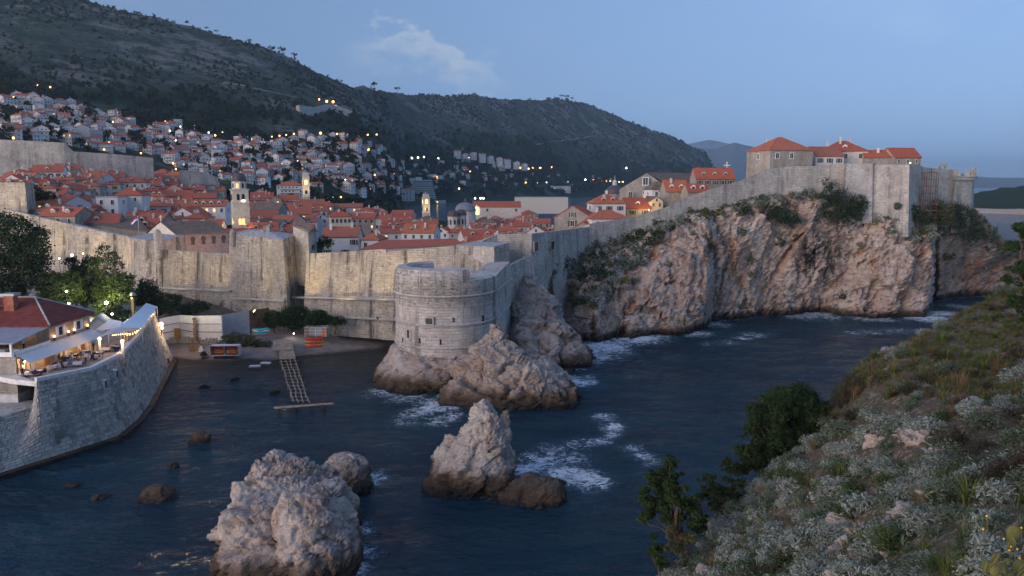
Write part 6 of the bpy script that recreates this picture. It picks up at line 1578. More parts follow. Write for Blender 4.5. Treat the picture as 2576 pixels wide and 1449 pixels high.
# ------------------------------------------------------------------ people
def skin_mesh(name, joints, bones, mats):
    """continuous body from a posed skeleton"""
    me = bpy.data.meshes.new(name+'_bones'); me.from_pydata([j[:3] for j in joints], bones, [])
    o = bpy.data.objects.new(name, me); C.objects.link(o)
    md = o.modifiers.new('s', 'SKIN'); md.use_smooth_shade = True
    for k, v in enumerate(me.skin_vertices[0].data): v.radius = (joints[k][3], joints[k][4] if len(joints[k]) > 4 else joints[k][3])
    me.skin_vertices[0].data[0].use_root = True
    sb = o.modifiers.new('u', 'SUBSURF'); sb.levels = sb.render_levels = 1
    dg = bpy.context.evaluated_depsgraph_get(); out = bpy.data.meshes.new_from_object(o.evaluated_get(dg)); out.name = name
    bpy.data.objects.remove(o)
    out.materials.clear()
    for k in mats: out.materials.append(M[k])
    return out
SEAT_J = [(0,0,.50,.16,.13),(0,.02,.72,.15,.11),(0,.03,.98,.17,.11),(0,.02,1.10,.07),(0,0,1.18,.06),(0,-.01,1.30,.10,.11),
          (.2,.02,1.02,.06),(.26,-.06,.80,.05),(.18,-.30,.76,.04),(.16,-.38,.77,.045),(-.2,.02,1.02,.06),(-.26,-.06,.80,.05),(-.18,-.30,.76,.04),(-.16,-.38,.77,.045),
          (.11,-.05,.50,.10),(.13,-.42,.49,.075),(.13,-.45,.10,.05),(.13,-.55,.05,.045),(-.11,-.05,.50,.10),(-.13,-.42,.49,.075),(-.13,-.45,.10,.05),(-.13,-.55,.05,.045)]
SEAT_B = [(0,1),(1,2),(2,3),(3,4),(4,5),(2,6),(6,7),(7,8),(8,9),(2,10),(10,11),(11,12),(12,13),(0,14),(14,15),(15,16),(16,17),(0,18),(18,19),(19,20),(20,21)]
STAND_J = [(0,0,.95,.15,.12),(0,.0,1.15,.14,.11),(0,.0,1.40,.17,.11),(0,0,1.52,.065),(0,0,1.58,.06),(0,-.01,1.70,.10,.11),
           (.2,0,1.43,.06),(.24,.0,1.15,.05),(.22,-.14,.95,.04),(.21,-.22,.93,.045),(-.2,0,1.43,.06),(-.24,.0,1.15,.05),(-.22,-.1,.93,.04),(-.21,-.14,.86,.045),
           (.10,0,.88,.10),(.11,-.02,.48,.075),(.11,.02,.09,.05),(.11,-.12,.05,.045),(-.10,0,.88,.10),(-.11,-.02,.48,.075),(-.11,.02,.09,.05),(-.11,-.12,.05,.045)]
def person_mesh(name, J, top, legs):
    me = skin_mesh(name, J, SEAT_B, [top, legs, 'skin', 'hair'])
    zt = J[3][2]; zh = J[0][2]; sit = J is SEAT_J
    for p in me.polygons:
        c = p.center
        if c.z > zt-.02: p.material_index = 3 if (c.z > J[5][2]+.04 or (c.y > J[5][1]+.03 and c.z > zt+.06)) else 2
        elif abs(c.x) > .13 and c.y < -.17 and c.z > .6: p.material_index = 2
        elif c.z < zh-.02 or (sit and c.z < .6 and c.y < -.08): p.material_index = 1
    # nose and ears
    return me
TOPS = ['cloth_white','cloth_black','cloth_blue','cloth_pink','cloth_grey','cloth_red','cloth_navy','cloth_olive']
PSEAT = [person_mesh('person', SEAT_J, a, b) for a, b in zip(TOPS, ['cloth_navy','cloth_grey','cloth_black','cloth_white','cloth_navy','cloth_black','cloth_grey','cloth_navy'])]
PSTAND = [person_mesh('person', STAND_J, a, b) for a, b in (('cloth_white','cloth_black'),('cloth_black','cloth_black'))]
def chair_mesh():
    m = MB(); m.box((0,0,.45),(.45,.45,.05)); m.box((0,.21,.72),(.45,.04,.5))
    for x in (-.2,.2):
        for y in (-.2,.2): m.box((x,y,.22),(.04,.04,.44))
    return m
def table_thing(loc, rot, label, navy):
    t = thing('dining_table', label, 'table', loc, rot, 'tables on the lower terrace')
    m = MB(); m.box((0,0,.37),(.1,.1,.74)); m.box((0,0,.03),(.6,.6,.06)); m.add('pedestal', 'metal_dark', t, (0,0,0))
    m = MB(); m.box((0,0,.755),(1.25,.95,.03)); m.face([(-.63,-.48,.77),(.63,-.48,.77),(.68,-.53,.4),(-.68,-.53,.4)][::-1], 1); m.face([(.63,-.48,.77),(.63,.48,.77),(.68,.53,.4),(.68,-.53,.4)][::-1], 1); m.face([(.63,.48,.77),(-.63,.48,.77),(-.68,.53,.4),(.68,.53,.4)][::-1], 1); m.face([(-.63,.48,.77),(-.63,-.48,.77),(-.68,-.53,.4),(-.68,.53,.4)][::-1], 1)
    m.add('tablecloth', ['cloth_white', 'table_navy' if navy else 'cloth_white'], t, (0,0,0))
    m = MB()
    for x in (-.3,.3): m.lathe([(.14,.78),(.15,.79)], (x,0,0), 10); m.face([(x+.14*math.cos(a),.14*math.sin(a),.782) for a in np.linspace(0,2*math.pi,10,endpoint=False)])
    m.add('plate', 'kayak_white', t, (0,0,0))
    m = MB(); m.lathe([(.05,.77),(.05,.9),(.02,.95),(.02,1.02)], (.05,.2,0), 8); m.add('bottle', 'shutter_green', t, (0,0,0))
    return t
ctops = {'cloth_white':'white','cloth_black':'black','cloth_blue':'blue','cloth_pink':'pink','cloth_grey':'grey','cloth_red':'red','cloth_navy':'navy','cloth_olive':'olive'}
tabs = [(62,948,.3),(96,944,.2),(132,931,.3),(160,924,.2),(196,922,.3),(150,908,.2),(185,902,.25),(215,893,.2),(236,905,.3),(268,885,.2),(290,882,.3),(318,872,.4),(250,897,.2)]
cm = chair_mesh(); CH = cm.mesh('chair', 'cloth_navy'); CHW = cm.mesh('chair', 'off_white')
ordn = ['first','second','third','fourth','fifth','sixth','seventh','eighth','ninth','tenth','eleventh','twelfth','thirteenth']
rr = random.Random(21); nper = 0
tabs = sorted(tabs)
for k, (px, py, rot) in enumerate(tabs):
    b = gz(px, py, 11.03); b.x = max(b.x, FX+1.2)
    table_thing(b, rot, f'{ordn[k]} terrace table from the left, laid with {"navy and white" if k % 2 else "white"} cloths', bool(k % 2))
    for j, (dx, dy, ra) in enumerate(((0,-.85,math.pi),(0,.85,0),(-.95,0,math.pi/2),(.95,0,-math.pi/2))):
        if rr.random() < .22: continue
        p = Vector((b.x+dx*math.cos(rot)-dy*math.sin(rot), b.y+dx*math.sin(rot)+dy*math.cos(rot), b.z))
        side = ['near','far','left','right'][j]
        o = link('chair', CHW if rr.random() < .5 else CH, None, p, rot+ra); tag(o, f'dining chair on the {side} side of the {ordn[k]} terrace table', 'chair', 'chairs on the lower terrace')
        if rr.random() < .85:
            i = rr.randrange(len(PSEAT)); o = link('person', PSEAT[i], None, p+Vector((0,0,.02)), rot+ra); nper += 1
            tag(o, f'seated diner in a {ctops[TOPS[i]]} top on the {side} side of the {ordn[k]} terrace table', 'person', 'diners on the terrace')
for k, (px, py, z, i, lab) in enumerate(((58,952,11.03,1,'standing waiter in black waistcoat at the left end of the lower terrace'),(216,912,11.03,0,'standing waiter in white shirt between the middle terrace tables'),(18,876,14.05,0,'standing waiter in white shirt in the covered upper dining room'),(60,878,14.05,0,'waiter in white shirt near the lantern in the upper dining room'),(236,884,11.03,1,'waiter in black near the inner lamp post'))):
    tag(link('person', PSTAND[i], None, gz(px, py, z), rr.uniform(-1,3)), lab, 'person', 'waiters of the restaurant')
m = MB(); m.box(((FX-112)/2,(FY0+FM)/2,13.98),(112+FX-.4,FM-FY0-.4,.1)); o = m.add('upper_floor', 'paving', RT)
for k, px in enumerate((14,38,72)):
    b = gz(px, 880, 14.05); b.y = 119.6; table_thing(b, 0, ['left','middle','right'][k]+' white table in the covered upper dining room', False)

# ------------------------------------------------------------------ the cove: walls, kayaks, pier
def panel_wall(name, label, pts, mat, th=.4, cat='wall', lines=0):
    """pts: (px_bottom, py_bottom, py_top) on ground z0"""
    t = None; z0 = 3.2; B = []
    for px, pb, pt, z in pts:
        p = gz(px, pb, z); B.append((p, rz(pt, p.y)))
    t = thing(name, label, cat, B[0][0])
    for k in range(len(B)-1):
        (a, za), (b, zb) = B[k], B[k+1]; n = Vector((-(b-a).y, (b-a).x, 0)).normalized()*th
        m = MB(); m.prism([a, b, b+n, a+n], [Vector((a.x,a.y,za)), Vector((b.x,b.y,zb)), Vector((b.x,b.y,zb))+n, Vector((a.x,a.y,za))+n]); m.add('panel', mat, t)
        for f in range(lines):
            q = (f+1)/(lines+1); m = MB(); m.tube(a.lerp(Vector((a.x,a.y,za)), q)-n*.2, b.lerp(Vector((b.x,b.y,zb)), q)-n*.2, .09, n=5); m.add('rail', 'metal_grey' if f else 'board_brown', t)
    return t
w1 = panel_wall('white_wall', 'pinkish white boundary wall lit by a floodlight behind the beach', [(405,858,802,3.4),(455,848,793,3.4),(492,854,795,3.4),(560,856,794,3.4)], 'white_paint', .5, lines=2)
panel_wall('site_hoarding', 'plain grey hoarding panel next to the white wall', [(561,850,793,3.6),(629,842,781,3.6)], 'board_grey', .2, 'hoarding')
panel_wall('site_hoarding', 'brown wooden hoarding running up to the city wall', [(629,838,781,3.8),(660,826,777,3.9),(708,812,769,4.0)], 'board_brown', .2, 'hoarding')
b = gz(448,852,3.4); m = MB(); m.box(b+Vector((0,-.35,1.3)),(1.3,.25,2.6)); m.add('door', 'wood_door', w1, None)
for px in (492,):
    b = gz(px,856,3.4); m = MB()
    for k in range(9): m.box(b+Vector((.12*(k % 2),-.15,.35+.6*k)),(.75,.35,.5))
    m.add('quoin', 'board_brown', w1)
b = gz(404,822,7.0); t = thing('floodlight', 'bright floodlight on the end of the sea wall beside the white wall', 'floodlight', at(405,817,172)); m = MB(); m.box((0,0,-1.2),(.12,.12,2.4)); m.add('bracket', 'metal_dark', t, (0,0,0)); m = MB(); m.ball((0,0,.1), .5, 10); m.ball((.2,0,-.7), .32, 8); m.add('lamp_face', 'lamp_warm', t, (0,0,0))
point('glow', Vector(t.location)+Vector((2.2,2.0,-.5)), 1100, (1.0,.72,.45), .4, t)

def kayak_mesh(mat, mat2):
    m = MB(); n = 12; L = 2.15
    st_ = []
    for k in range(n+1):
        u = -1+2*k/n; w_ = .40*max(0, 1-abs(u)**2.4)+.02; h_ = .20*max(0,1-u**4)+.03; z = .18*u**4
        st_.append([(u*L, w_*math.cos(a)*1.0, z+h_*math.sin(a)) for a in np.linspace(0, 2*math.pi, 11)[:-1]])
    for k in range(n):
        for j in range(10): m.face([st_[k][j], st_[k][(j+1)%10], st_[k+1][(j+1)%10], st_[k+1][j]], 1 if (j < 5 and 4 <= k <= 7) else 0)
    m.lathe([(.26,.22),(.3,.25),(.26,.26)], (-.3,0,0), 12, 2)
    return m.mesh('kayak', [mat, mat2, 'metal_dark'])
KY = {c: kayak_mesh('kayak_'+c, 'kayak_'+d) for c, d in (('red','red'),('yellow','orange'),('orange','yellow'),('teal','teal'),('white','teal'))}
def stack(px, py, z, cols, rot, where, tiltx=1.25, rowgap=.36):
    b = gz(px, py, z)
    t = thing('kayak_rack', 'low dark rack holding '+where, 'rack', b, rot)
    for x in (-1.2, 1.2):
        m = MB(); m.box((x,0,.1),(.08,1.0,.08)); m.box((x,.45,rowgap*len(cols)/2),(.08,.08,rowgap*len(cols)+.3)); m.add('frame', 'metal_grey', t, (0,0,0))
    for k, c in enumerate(cols):
        o = link('kayak', KY[c], None, b+Vector((0,0,.25+rowgap*k)), rot); o.rotation_euler = (rr.uniform(-.15,.15), rr.uniform(-.02,.02), rot+rr.uniform(-.04,.04))
        tag(o, f"{c} kayak, {['lowest','second','third','fourth','fifth','topmost'][k]} of {where}", 'kayak', 'kayaks on the beach'); o['group'] = 'kayaks on the beach'
stack(790,874,2.3,['red','yellow','red','yellow','red','red'],.12,'the red and yellow kayak stack on the pebbles')
stack(657,846,4.0,['red','teal','teal','white','teal'],.05,'the teal kayak stack under the trees')
# white container with kayaks inside
def container():
    b = gz(568,893,1.2); t = thing('kayak_container', 'white open-fronted container with kayaks inside on the beach', 'container', b, .05)
    L, D, Hh = 6.4, 2.0, 2.3
    for c, d, nm in (((0,0,Hh),(L,D,.1),'roof'),((0,D/2,Hh/2),(L,.08,Hh),'back'),((-L/2,0,Hh/2),(.1,D,Hh),'side_panel'),((L/2,0,Hh/2),(.1,D,Hh),'side_panel'),((0,0,.05),(L,D,.1),'floor'),((0,-D/2,Hh/2),(.1,.08,Hh),'post')):
        m = MB(); m.box(c, d); m.add(nm, 'tarp', t, (0,0,0))
    for k, c in enumerate(('red','yellow','orange','red','red')):
        for s in (-1, 1):
            o = link('kayak', KY[c], None, b+Vector((s*1.55,-.25,.3+.4*k)), .05); o.scale = (.68,.9,.9)
            tag(o, f"{c} kayak on the {['bottom','second','third','fourth','top'][k]} shelf, {'left' if s < 0 else 'right'} half of the white container", 'kayak', 'kayaks in the white container')
container()
def cage():
    b = gz(797,846,3.4); t = thing('storage_cage', 'white metal cage with rolled beach gear under the trees', 'cage', b, -.05)
    for x in (-2.6,0,2.6):
        for y in (-.9,.9): m = MB(); m.tube((x,y,0),(x,y,2.4), .06, n=5); m.add('post', 'white_paint', t, (0,0,0))
    for z in (.8,1.6,2.4):
        for y in (-.9,.9): m = MB(); m.tube((-2.6,y,z),(2.6,y,z), .05, n=5); m.add('rail', 'white_paint', t, (0,0,0))
    m = MB(); m.box((.2,.5,1.1),(4.4,.6,2.0)); m.add('tarp_cover', 'board_grey', t, (0,0,0))
    m = MB(); m.box((2.0,-.5,1.0),(.9,.6,1.9)); m.add('board', 'kayak_orange', t, (0,0,0))
    m = MB()
    for k in range(6): m.lathe([(.22,.15+.36*k),(.3,.3+.36*k),(.22,.45+.36*k)], (-2.1,-.6,0), 10)
    m.add('float_ring', 'kayak_orange', t, (0,0,0))
cage()
def plank_deck(name, label, c0, c1, c2, c3, n, mat='wood_plank'):
    """corner points; planks laid across"""
    t = thing(name, label, 'deck', c0)
    for k in range(n):
        f0, f1 = (k+.06)/n, (k+.94)/n
        a, b = c0.lerp(c3, f0), c1.lerp(c2, f0); c_, d = c1.lerp(c2, f1), c0.lerp(c3, f1); up = Vector((0,0,.12)); dz = Vector((0,0,rr.uniform(0,.05)))
        m = MB(); m.prism([a+dz,b+dz,c_+dz,d+dz], [a+up+dz,b+up+dz,c_+up+dz,d+up+dz]); m.add('plank', mat, t)
plank_deck('plank_ramp', 'wooden plank ramp between the trees and the landing stage', gz(684,883,2.0), gz(738,882,2.0), gz(735,856,3.4), gz(690,857,3.4), 14)
plank_deck('landing_stage', 'pale plank landing stage at the head of the log pier', gz(703,904,1.2), gz(744,903,1.2), gz(740,884,1.9), gz(702,884,1.9), 12)
def pier():
    a0, a1 = gz(707,906,1.1), gz(741,904,1.1); b0, b1 = gz(738,1011,1.1), gz(777,1012,1.1)
    t = thing('log_pier', 'skeleton pier of bare logs reaching into the bay', 'pier', a0)
    for k in range(4):
        f = k/3; p, q = a0.lerp(a1, f), b0.lerp(b1, f); n = 9; last = p
        for i in range(n):
            g = p.lerp(q, (i+1)/n)+Vector((rr.uniform(-.18,.18), 0, rr.uniform(-.08,.08))); m = MB(); m.tube(last, g, .13, .11, 6); m.add('stringer', 'wood_log', t); last = g
    for i in range(13):
        f = (i+.4)/13; p, q = a0.lerp(b0, f), a1.lerp(b1, f); e = (q-p)*rr.uniform(.02,.22); m = MB(); m.tube(p-e+Vector((0,0,-.16)), q+e+Vector((0,rr.uniform(-.3,.3),-.16)), .10, .09, 6); m.add('crossbar', 'wood_log', t)
        if i % 3 == 1:
            for g in (p, q): m = MB(); m.tube(g, g-Vector((0,0,2.2)), .13, n=6); m.add('pile', 'wood_log', t)
    h0, h1 = gz(688,1025,1.1), gz(832,1014,1.1)
    for k in range(4):
        o = Vector((.2*k, -.42*k, .05*k)); m = MB(); m.tube(h0+o, h1+o+Vector((rr.uniform(-1,.6),0,0)), .15, .12, 7); m.add('head_log', 'wood_log', t)
    for f in (.12,.42,.68,.9):
        p = h0.lerp(h1, f); m = MB(); m.box((p.x,p.y-.7,-.1),(.4,.35,2.2)); m.add('pile', 'low_rock', t)
pier()
for k, (px, py, w_, h_, rz_, mat, lab) in enumerate(((492,880,3.0,.12,.3,'board_brown','brown board leaning on the low stone wall'),(641,922,2.4,.25,.1,'off_white','pale stone slab at the water edge'),(668,914,2.2,.25,-.2,'off_white','second pale stone slab near the landing stage'))):
    b = gz(px, py, 1.6 if k == 0 else .55); t = thing('board' if k == 0 else 'stone_slab', lab, 'board' if k == 0 else 'slab', b, rz_); m = MB(); m.box((0,0,.5 if k == 0 else .1), (w_, .15 if k == 0 else 1.2, 1.4 if k == 0 else h_), 0, taper=(.1,0)); m.add('face', mat, t, (0,0,0))
for k, (px, py, lab) in enumerate(((506,884,'crumpled white tarp left of the container'),(512,892,'dark heap beside the crumpled white tarp'))):
    b = gz(px, py, 1.2); n = 24; me_ = loft_rock('t', [(b.z-.2,px-10,px+10,b.y,.8),(b.z+.5,px-7,px+6,b.y,.6),(b.z+1.2-.5*k,px-2,px+2,b.y,.2)], 24, 14, .25, .6, 90+k)
    rock_obj('tarp_heap', [me_], lab, 'tarp' if k == 0 else 'cloth_black', 'tarp')
# low dry-stone wall on the beach
def low_wall():
    t = thing('low_stone_wall', 'low dry stone wall at the foot of the white wall', 'wall', gz(408,868,2.4)); r_ = random.Random(2); pts = [gz(404,868,2.2), gz(450,862,2.4), gz(552,866,2.4)]
    for k in range(2):
        a, b = pts[k], pts[k+1]; n = int((b-a).length/.8)
        for i in range(n):
            for j in range(3):
                p = a.lerp(b, (i+.5*(j % 2)+.25)/n)+Vector((r_.uniform(-.1,.1), r_.uniform(-.12,.12), .28+.5*j)); m = MB(); m.box((0,0,0),(r_.uniform(.6,.85),.6,.46), r_.uniform(-.12,.12), taper=(.08,.08)); link('stone', m.mesh('stone','house_stone'), t, p-Vector(t.location))
low_wall()
t = thing('warning_sign', 'orange triangular sign standing at the toe of the sea wall', 'sign', gz(424,915,1.0)); m = MB(); m.prism([(-.7,0,0),(.7,0,0),(.7,.1,0),(-.7,.1,0)], [(-.1,0,1.3),(.1,0,1.3),(.1,.1,1.3),(-.1,.1,1.3)]); m.add('face', 'kayak_orange', t, (0,0,0))
# flag behind the wall
def flag():
    b = at(349,580,240); t = thing('flag', 'red, white and blue flag on a pole above the city wall', 'flag', b); m = MB(); m.tube((0,0,-2),(0,0,4.4), .06, n=6); m.add('pole', 'white_paint', t, (0,0,0))
    P = lambda u, v: (-2.3*u, -.3*math.sin(u*5), 4.2-1.6*v-1.3*u+.15*math.sin(u*6))
    for k, c in enumerate(('flag_red','flag_white','flag_blue')):
        m = MB()
        for i in range(8): m.face([P(i/8,(k+1)/3), P((i+1)/8,(k+1)/3), P((i+1)/8,k/3), P(i/8,k/3)])
        m.add('stripe', c, t, (0,0,0))
flag()
# ================================================================== vegetation
def leaf_cloud(blobs, n, size, seed, clump=0.33, per=14, up=0.25, long=1.0):
    """blobs (x,y,z,rx,ry,rz): leaf clumps over and inside each blob -> quads"""
    g = np.random.default_rng(seed); B = np.array(blobs, float)
    wgt = (B[:,3]*B[:,4]*B[:,5])**.6; nc = max(6, n//per); bi = g.choice(len(B), nc, p=wgt/wgt.sum())
    d = g.normal(size=(nc,3)); d[:,2] = d[:,2]*.9+.15; d /= np.linalg.norm(d, axis=1)[:,None]
    rad = g.uniform(.45, 1.0, nc)**.6
    cc = B[bi,:3] + d*B[bi,3:6]*rad[:,None]
    cr = (B[bi,3:6].mean(1)*clump*g.uniform(.6, 1.3, nc))
    P = np.repeat(cc, per, 0) + g.normal(size=(nc*per,3))*np.repeat(cr, per)[:,None]*np.array([.55,.55,.42])
    N = np.repeat(d, per, 0)*.6 + g.normal(size=P.shape)*.6 + np.array([0,0,up]); N /= np.linalg.norm(N, axis=1)[:,None]
    a = np.cross(N, g.normal(size=P.shape)); a /= np.linalg.norm(a, axis=1)[:,None]+1e-9; b = np.cross(N, a)
    s = size*g.uniform(.55, 1.25, len(P))[:,None]; a = a*s*long; b = b*s/long
    V = np.stack([P-a*.5, P+b*.32, P+a*.5, P-b*.32], 1).reshape(-1,3)
    return V, np.arange(len(V)).reshape(-1,4)
def limbs(base, tips, r0, seed, wob=.12):
    """trunk and limbs as tapered bent tubes"""
    g = random.Random(seed); m = MB(); base = Vector(base)
    top = sum((Vector(t) for t in tips), Vector())/len(tips); fork = base.lerp(top, .45)
    def bend(p, q, ra, rb, n=4):
        last = p
        for k in range(n):
            f = (k+1)/n; L = (q-p).length; x = p.lerp(q, f)+Vector((g.uniform(-1,1),g.uniform(-1,1),g.uniform(-.4,.4)))*L*wob*(0 if k == n-1 else 1)*.5
            m.tube(last, x, ra+(rb-ra)*k/n, ra+(rb-ra)*f, 7, cap=False); last = x
    bend(base, fork, r0, r0*.7)
    for t in tips: bend(fork if g.random() < .7 else base.lerp(fork, .7), Vector(t), r0*.5, r0*.12)
    return m
def tree_img(label, Y, blobs, base, mat, n, leaf_, seed, r0=.25, name='tree', cat='tree', group=None, flat=1.0, clump=.33, zb=None, per=14, long=1.0, ragged=None):
    """blobs in picture units (px, py, r[, dY]); base (px, py) of the trunk foot"""
    W = []
    if ragged:                      # break every mass into small sprays with gaps
        g_ = random.Random(seed); bl2 = []
        for b in blobs:
            for _ in range(ragged[0]):
                a_, q_ = g_.uniform(0, 6.28), g_.uniform(.15, 1)**.6; e_ = g_.uniform(-1, 1)
                bl2.append((b[0]+math.cos(a_)*q_*b[2]*1.05, b[1]+math.sin(a_)*q_*b[2]*.9, b[2]*g_.uniform(.7,1.3)*ragged[1], (b[3] if len(b) > 3 else 0)+e_*b[2]/FPX*Y*.8))
        tips_ = [at(b[0], b[1], Y+(b[3] if len(b) > 3 else 0)) for b in blobs]; blobs = bl2
    for b in blobs:
        px, py, rp = b[:3]; y = Y+(b[3] if len(b) > 3 else 0); p = at(px, py, y); r_ = rp/FPX*y; W.append((p.x, p.y, p.z, r_, r_*.9, r_*flat))
    f = at(base[0], base[1], Y)
    if zb is not None: f.z = zb
    t = thing(name, label, cat, f, 0, group)
    limbs(f-Vector((0,0,.3)), tips_+[Vector(w_[:3]) for w_ in W[::9]] if ragged else [Vector(w_[:3]) for w_ in W], r0, seed).add('trunk', 'bark', t)
    V, F = leaf_cloud(W, n, leaf_, seed, clump, per, .25, long)
    link('crown', np_mesh('crown', V-np.array(f), F, mat), t)
    return t
tree_img('large dark leafy tree filling the left edge behind the restaurant', 176, [(48,585,42),(15,630,52,4),(75,635,44,-3),(35,690,56),(92,700,34,-4),(5,560,30,3),(95,590,24),(20,735,46,-4),(100,660,26)], (40,800), 'leaf_dark', 16000, .6, 201, .5, zb=11)
tree_img('yellow-green leafy tree lit from below behind the restaurant roof', 172, [(135,715,32),(165,730,30,-3),(120,745,26),(180,705,24,3),(148,760,28,-2),(190,745,22)], (150,790), 'leaf_mid', 9000, .5, 202, .3, zb=11)
tree_img('tall open-crowned tree with a bare forked stem before the wall', 178, [(262,634,20),(285,650,18,2),(252,668,24,-2),(278,690,26),(245,700,28),(300,668,14)], (272,790), 'leaf_mid', 3200, .42, 203, .28, zb=11)
tree_img('broad green tree between the floodlit tree and the wall', 182, [(215,700,34),(235,735,38,-3),(195,690,24,3),(205,740,30),(180,660,16,4),(225,665,22)], (215,790), 'leaf_dark', 9000, .52, 204, .35, zb=11)
tree_img('green tree glowing yellow above the bright floodlight', 176, [(295,715,32),(310,740,28,-2),(280,750,32),(262,775,26,-3),(318,705,20),(255,735,24)], (290,795), 'leaf_mid', 9000, .5, 205, .32, zb=11)
tree_img('dark round tree against the foot of the city wall', 190, [(372,722,24),(368,748,28),(390,745,18,-2),(352,760,18),(384,768,20)], (372,800), 'leaf_dark', 6500, .48, 206, .3, zb=8)
tree_img('low dark pine beside the dark round tree', 192, [(428,756,24),(412,772,22,-2),(445,750,14),(448,772,16),(400,782,16)], (430,805), 'leaf_dark', 3600, .38, 207, .25, zb=6, flat=.8)
tree_img('small flat-topped pine above the white wall', 194, [(505,768,18),(482,778,22,1),(515,776,12),(468,784,14)], (498,810), 'leaf_dark', 3200, .36, 208, .2, zb=5, flat=.8)
tree_img('dark bush on the terrace in front of the floodlight', 158, [(290,792,24),(308,800,20,-1),(270,802,18),(318,790,12)], (290,830), 'leaf_dark', 3500, .34, 209, .2, zb=11, name='bush', cat='bush')
tree_img('leftmost of the clipped pines on the beach', 192, [(688,797,22),(675,806,14),(706,806,20,-2),(684,815,14)], (690,848), 'leaf_pine', 6000, .38, 210, .22, zb=4, flat=.75)
tree_img('broadest clipped pine in the middle of the beach group', 193, [(735,790,28),(758,786,22,2),(722,806,22,-2),(752,806,26),(738,816,20)], (736,850), 'leaf_pine', 9000, .38, 211, .25, zb=4, flat=.75)
tree_img('right clipped pine of the beach group above the white cage', 191, [(800,800,26),(822,806,18),(782,808,18,-1),(808,792,16)], (802,850), 'leaf_pine', 7000, .38, 212, .22, zb=4, flat=.72)
tree_img('small leaning pine at the right end of the beach group', 190, [(852,806,15),(862,811,10),(842,812,10)], (842,850), 'leaf_pine', 1600, .32, 213, .14, zb=4, flat=.8)
tree_img('long olive-coloured shrub bank on the beach behind the container', 183, [(572,852,15),(592,848,17),(612,852,17),(632,856,16),(652,862,14),(672,866,13),(580,862,12),(618,866,13),(642,872,11)], (618,884), 'leaf_olive', 5200, .3, 214, .1, 'shrub_bank', 'shrub', flat=.8, zb=2.6)
tree_img('dark bushy slope hedge behind the far left tower', 272, [(85,480,20),(105,492,24),(130,502,24),(155,512,20),(180,520,16),(72,505,16),(95,515,18),(195,524,12),(75,470,12)], (110,530), 'leaf_dark', 6500, .6, 215, .2, 'hedge', 'hedge', flat=.7)
tree_img('small dark tree behind the wall beside the watch house', 207, [(815,606,15),(828,614,13),(805,616,11)], (815,640), 'leaf_dark', 1600, .34, 216, .15)
tree_img('big dark bush growing up the wall at the cliff top', 247, [(2090,480,24),(2084,462,15),(2112,500,30),(2095,525,32),(2128,520,26),(2110,552,28),(2080,545,18),(2070,505,14),(2140,545,20)], (2105,585), 'leaf_dark', 8000, .42, 217, .3, 'cliff_bush', 'bush')
tree_img('rounded dark bush right of the big cliff-top bush', 248, [(2158,505,20),(2150,520,22),(2172,515,15),(2160,538,18)], (2158,550), 'leaf_dark', 3000, .42, 218, .2, 'cliff_bush', 'bush')
tree_img('spreading dark bush hanging on the cliff face', 243, [(1945,530,18),(1965,538,22),(1990,545,22),(1970,552,18),(2005,552,12),(1935,545,12)], (1968,565), 'leaf_dark', 3800, .4, 219, .2, 'cliff_bush', 'bush', flat=.8)
tree_img('dark bush below the battered bastion corner', 248, [(2300,530,18),(2318,545,20),(2290,548,14),(2335,555,15)], (2310,570), 'leaf_dark', 3200, .4, 220, .2, 'cliff_bush', 'bush')
tree_img('dark bush at the foot of the ruined wall', 258, [(2355,515,16),(2375,525,22),(2360,545,22),(2385,550,20)], (2368,575), 'leaf_olive', 3200, .42, 221, .2, 'cliff_bush', 'bush')
tree_img('tumbling dark bushes under the end tower', 262, [(2400,525,20),(2420,535,24),(2440,555,24),(2455,575,22),(2430,585,22),(2465,590,16),(2445,605,16),(2410,560,20)], (2430,610), 'leaf_dark', 6500, .42, 222, .25, 'cliff_bush', 'bush')
tree_img('small round bush clinging to the battered bastion wall', 245.5, [(2257,518,9)], (2257,526), 'leaf_sage', 700, .34, 223, .1, 'wall_bush', 'bush')
# pines on the slope in the foreground
tree_img('rounded umbrella pine leaning out over the bay', 63, [(1975,1030,66),(1930,1040,46,-2),(2025,1040,50,1),(1985,1075,66,-1),(1950,1085,52),(2040,1085,34),(1905,1100,36,-1.5),(1960,1120,50),(2000,1130,36),(1860,1160,40,-2),(1900,1150,34),(1930,1165,34,-1)], (1990,1190), 'leaf_pine', 110000, .16, 231, .26, 'umbrella_pine', 'pine', flat=.62, clump=.3, per=24, long=1.4, ragged=(16,.42))
tree_img('ragged young pine with thin upper branches at the slope edge', 50, [(1688,1160,20),(1665,1200,34),(1690,1195,26,.5),(1660,1250,42),(1705,1245,28,-.5),(1650,1300,34),(1720,1290,40),(1690,1270,34,.6),(1735,1310,34)], (1720,1440), 'leaf_pine', 60000, .13, 232, .13, 'young_pine', 'pine', flat=.55, clump=.4, per=24, long=1.6, ragged=(13,.36))
tree_img('yellowing low pine bough under the ragged young pine', 49, [(1700,1350,28),(1720,1362,26,-.4),(1690,1378,18)], (1740,1400), 'leaf_olive', 9000, .12, 233, .08, 'low_pine', 'pine', flat=.6, clump=.4, per=20, long=1.8, ragged=(8,.34))
tree_img('small conical pine at the bottom of the slope edge', 47, [(1648,1350,10),(1650,1380,18),(1645,1402,24),(1665,1412,20)], (1660,1450), 'leaf_pine', 9000, .11, 234, .07, 'young_pine', 'pine', flat=.6, clump=.4, per=20, long=1.8, ragged=(8,.34))
